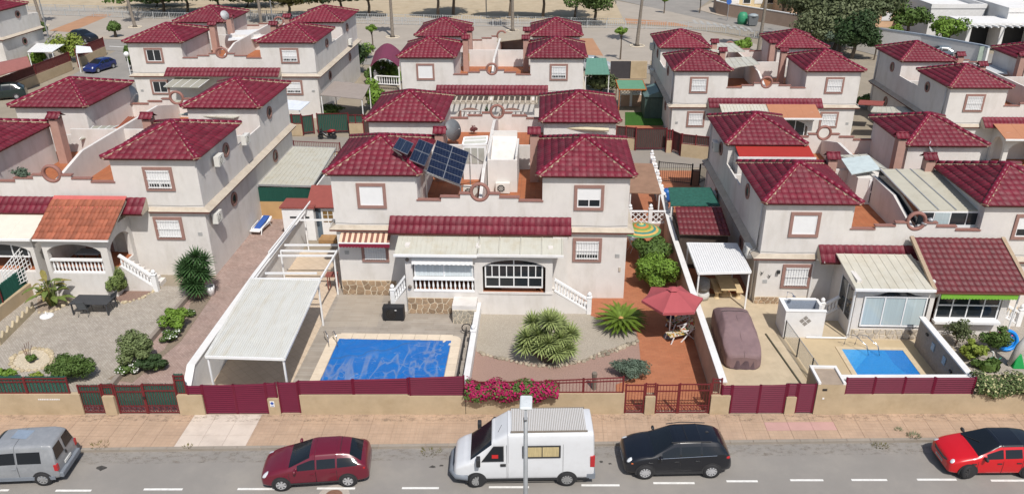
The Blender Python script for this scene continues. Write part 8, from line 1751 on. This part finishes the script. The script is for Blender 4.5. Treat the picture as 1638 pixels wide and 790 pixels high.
# top right: walls, houses, bins
pw = T('boundary_wall', 'long curved peach and pink wall round the corner plot at top right', 'wall', P(1145,10)); pts = [P(1142,14), P(1146,22), P(1165,27), P(1200,33), P(1240,40), P(1278,47)]
for i, (a_, c2) in enumerate(zip(pts[:-1], pts[1:])):
    b = MB(); n_ = (c2-a_).cross(Vector((0,0,1))).normalized()*.15; b.hexa([a_-n_, c2-n_, c2+n_, a_+n_], [k+Vector((0,0,2.0)) for k in (a_-n_, c2-n_, c2+n_, a_+n_)]); b.build('wall', mat('pink_wall', h('a8907f'), .9, .08, 1), pw, world=True); n_ *= 1.2; b = MB(); b.hexa([k+Vector((0,0,2.0)) for k in (a_-n_, c2-n_, c2+n_, a_+n_)], [k+Vector((0,0,2.12)) for k in (a_-n_, c2-n_, c2+n_, a_+n_)]); b.build('coping', M_whitem, pw, world=True)
sheet('peach_yard', [P(1146,12), P(1278,34), P(1300,10), P(1200,-20), P(1150,-20)], .03, mat('peach_ground', gnd('dcc49c',.82), .9, .06, 1))
bn = T('glass_bin', 'green bell shaped bottle bank on the far pavement', 'bin', P(1187,39)); b = MB(); b.lathe([(.7,0),(.85,.6),(.8,1.3),(.5,1.8),(0,1.9)], n=14); b.build('shell', mat('bin_green', (.04,.25,.13), .5), bn, True)
bn = T('waste_container', 'grey wheeled waste container beside the green bottle bank', 'bin', P(1203,42)); b = MB(); b.hexa([(-.6,-.5,.15),(.6,-.5,.15),(.6,.5,.15),(-.6,.5,.15)], [(-.75,-.65,1.5),(.75,-.65,1.5),(.75,.65,1.5),(-.75,.65,1.5)]); b.build('body', mat('bin_grey', (.16,.17,.18), .6), bn); b = MB(); b.lathe([(.8,1.5),(.78,1.7),(.4,1.85),(0,1.88)], n=12); b.build('lid', mat('bin_lid', (.3,.34,.36), .5), bn, True)
sn = T('road_sign', 'blue round road sign at the far corner', 'road sign', P(1163,34)); b = MB(); b.tube([(0,0,0),(0,0,2.8)], .06, 6); b.build('pole', M_metal, sn); b = MB(); b.lathe([(0,.06),(.42,.06),(.42,0),(0,0)], (0,0,3.0), 16, 'y'); b.build('disc', mat('sign_blue2', (.05,.14,.45), .5), sn)
def villa(label, px0, px1, py, depth, hh_, wallm, roofm, pitch=1.6, flat=False, wins=3, name='villa', z0=0):
    a_, c2 = P(px0, py), P(px1, py); t = T(name, label, 'house', a_); b = MB(); b.box(a_.x, a_.y, 0, c2.x, a_.y+depth, hh_); b.build('wall', wallm, t, world=True); x0, x1, y0, y1 = a_.x-.5, c2.x+.5, a_.y-.5, a_.y+depth+.5
    if flat: b = MB(); [b.box(*v) for v in ((x0+.4,y0+.4,hh_,x1-.4,y0+.7,hh_+.6),(x0+.4,y1-.7,hh_,x1-.4,y1-.4,hh_+.6),(x0+.4,y0+.7,hh_,x0+.7,y1-.7,hh_+.6),(x1-.7,y0+.7,hh_,x1-.4,y1-.7,hh_+.6))]; b.build('parapet', wallm, t, world=True)
    else:
        ins = min(x1-x0, y1-y0)*.5-.3; b = MB(); e = Vector; ym = (y0+y1)/2; b.add([(x0,y0,hh_),(x1,y0,hh_),(x1,y1,hh_),(x0,y1,hh_),(x0+ins,ym,hh_+pitch),(x1-ins,ym,hh_+pitch)], [(0,1,5,4),(1,2,5),(2,3,4,5),(3,0,4),(0,3,2,1)]); r_ = b.build('roof', roofm, t, world=True)
        b = MB(); n = int((x1-x0)/.45)
        for i in range(n):
            x = x0+(x1-x0)*(i+.5)/n; k = min(1, min(x-x0, x1-x)/ins); b.beam((x, y0, hh_+.05), (x, y0+(ym-y0)*k, hh_+.05+pitch*k), .16, .1)
        o = b.build('roof_tile_rows', roofm, r_, world=True); o['kind'] = 'stuff'
    for i in range(wins):
        x = a_.x+(c2.x-a_.x)*(i+.5)/wins; b = MB(); b.box(x-.7, a_.y-.08, 1.0, x+.7, a_.y-.001, 2.3); w_ = b.build('window', M_white, t, world=True); b = MB(); b.box(x-.58, a_.y-.1, 1.12, x+.58, a_.y-.08, 2.18); o = b.build('pane', M_glass if i % 2 else M_shut, w_, world=True)
    return t
M_peachw = mat('peach_render', h('c9a88a'), .9, .06, 1); M_tan = mat('tan_roof', h('a8865a'), .85, .15, 2)
villa('peach house behind the curved wall at top right', 1264, 1345, 34, 12, 6.5, M_peachw, mat('brown_roof', h('8d6a48'), .85), wins=2); villa('cream low building above the curved pink wall', 1165, 1240, 16, 8, 3.2, mat('cream_render', h('cdbd9c'), .9), M_tan, flat=True, wins=4)
villa('house with broad tan tiled roof at top right', 1398, 1500, 44, 11, 3.4, M_peachw, M_tan, 2.4); villa('orange roofed house at the top beyond the tan roof', 1530, 1600, 16, 10, 3.5, M_peachw, M_orange, wins=3); villa('white modern flat roofed villa at top right', 1480, 1565, 62, 12, 4.2, M_whitem, M_white, flat=True, wins=0)
a_ = P(1540,82); mv = T('carport_block', 'white carport with dark garage openings beside the modern villa', 'carport', a_); b = MB(); b.box(a_.x, a_.y, 3.2, a_.x+13, a_.y+6, 3.6); [b.box(x, a_.y, 0, x+.5, a_.y+6, 3.2) for x in (a_.x, a_.x+4.3, a_.x+9)]; b.build('wall', M_whitem, mv, world=True); b = MB(); b.box(a_.x+.5, a_.y+3, 0, a_.x+9, a_.y+3.1, 3.2); b.build('garage_door', mat('anthracite_casing', h('222326'), .5), mv, world=True)
for i in range(11): b = MB(); x = a_.x-2.4+i*.9; b.box(x, a_.y-1.6, 3.3, x+.16, a_.y-.001, 3.45); b.build('pergola_rafter', M_white, mv, world=True)
villa('white house with dark garage at the right edge of the top row', 1600, 1700, 74, 12, 4.5, M_whitem, M_white, flat=True, wins=1)
ww = T('boundary_wall', 'long white wall with blue grey coping in front of the modern villa', 'wall', P(1390,62)); pts = [P(1382,70), P(1470,84), P(1560,102), P(1575,106)]
for a_, c2 in zip(pts[:-1], pts[1:]):
    n_ = (c2-a_).cross(Vector((0,0,1))).normalized()*.15; b = MB(); b.hexa([a_-n_, c2-n_, c2+n_, a_+n_], [k+Vector((0,0,2.2)) for k in (a_-n_, c2-n_, c2+n_, a_+n_)]); b.build('wall', M_whitem, ww, world=True); n_ *= 1.3; b = MB(); b.hexa([k+Vector((0,0,2.2)) for k in (a_-n_, c2-n_, c2+n_, a_+n_)], [k+Vector((0,0,2.4)) for k in (a_-n_, c2-n_, c2+n_, a_+n_)]); b.build('coping', mat('blue_grey_coping', h('8d97a4'), .7), ww, world=True)
p = P(1567,104); b = MB(); b.box(p.x-.6, p.y-.3, 0, p.x+.6, p.y-.2, 2.3); b.build('gate', mat('grey_green_gate', h('9aa89c'), .6), ww, world=True)
tree('big dark olive tree mass at top right, left lobe', 1308, 68, 6.6, 4.6, 5.0, 5.0, leafmat('leaf_sage2', (.12,.14,.07)), 8500, .5, 121, 16, group=None, name='olive_tree'); tree('big dark olive tree mass at top right, right lobe', 1352, 70, 7.4, 5, 5.2, 5.0, leafmat('leaf_olive2', (.10,.125,.06)), 9000, .5, 122, 16, group=None, name='olive_tree'); tree('big dark olive tree mass at top right, low middle crown', 1332, 84, 5.4, 3.6, 3.6, 3.4, leafmat('leaf_sage2', (.12,.14,.07)), 4500, .45, 130, 12, group=None, name='olive_tree'); tree('dark lower tree before the white wall', 1362, 94, 3.6, 3, 3.2, 3.4, G_dark, 3600, .35, 123, 10, group=None, name='garden_tree'); tree('white flowering shrub below the olive trees', 1340, 88, 2.2, 2, 1.4, 2.2, G_grey, 1500, .3, 124, 9, group=None, name='garden_tree')
tree('bright garden tree left of the modern villa', 1448, 64, 3.0, 2.8, 2.2, 3.2, G_mid, 1800, .4, 125, 10, group=None, name='garden_tree'); tree('bright garden tree before the modern villa carport', 1512, 82, 2.8, 2.4, 2.0, 3.0, G_bright, 1700, .4, 126, 10, group=None, name='garden_tree'); tree('green hedge tree behind the tan roof', 1520, 22, 4, 3, 2, 3, G_bright, 1300, .5, 127, 9, group=None, name='garden_tree'); tree('small bush on the peach yard wall', 1250, 30, 1.8, 1.5, 1.2, 3.0, G_mid, 700, .35, 128, 7, group=None, name='garden_tree')
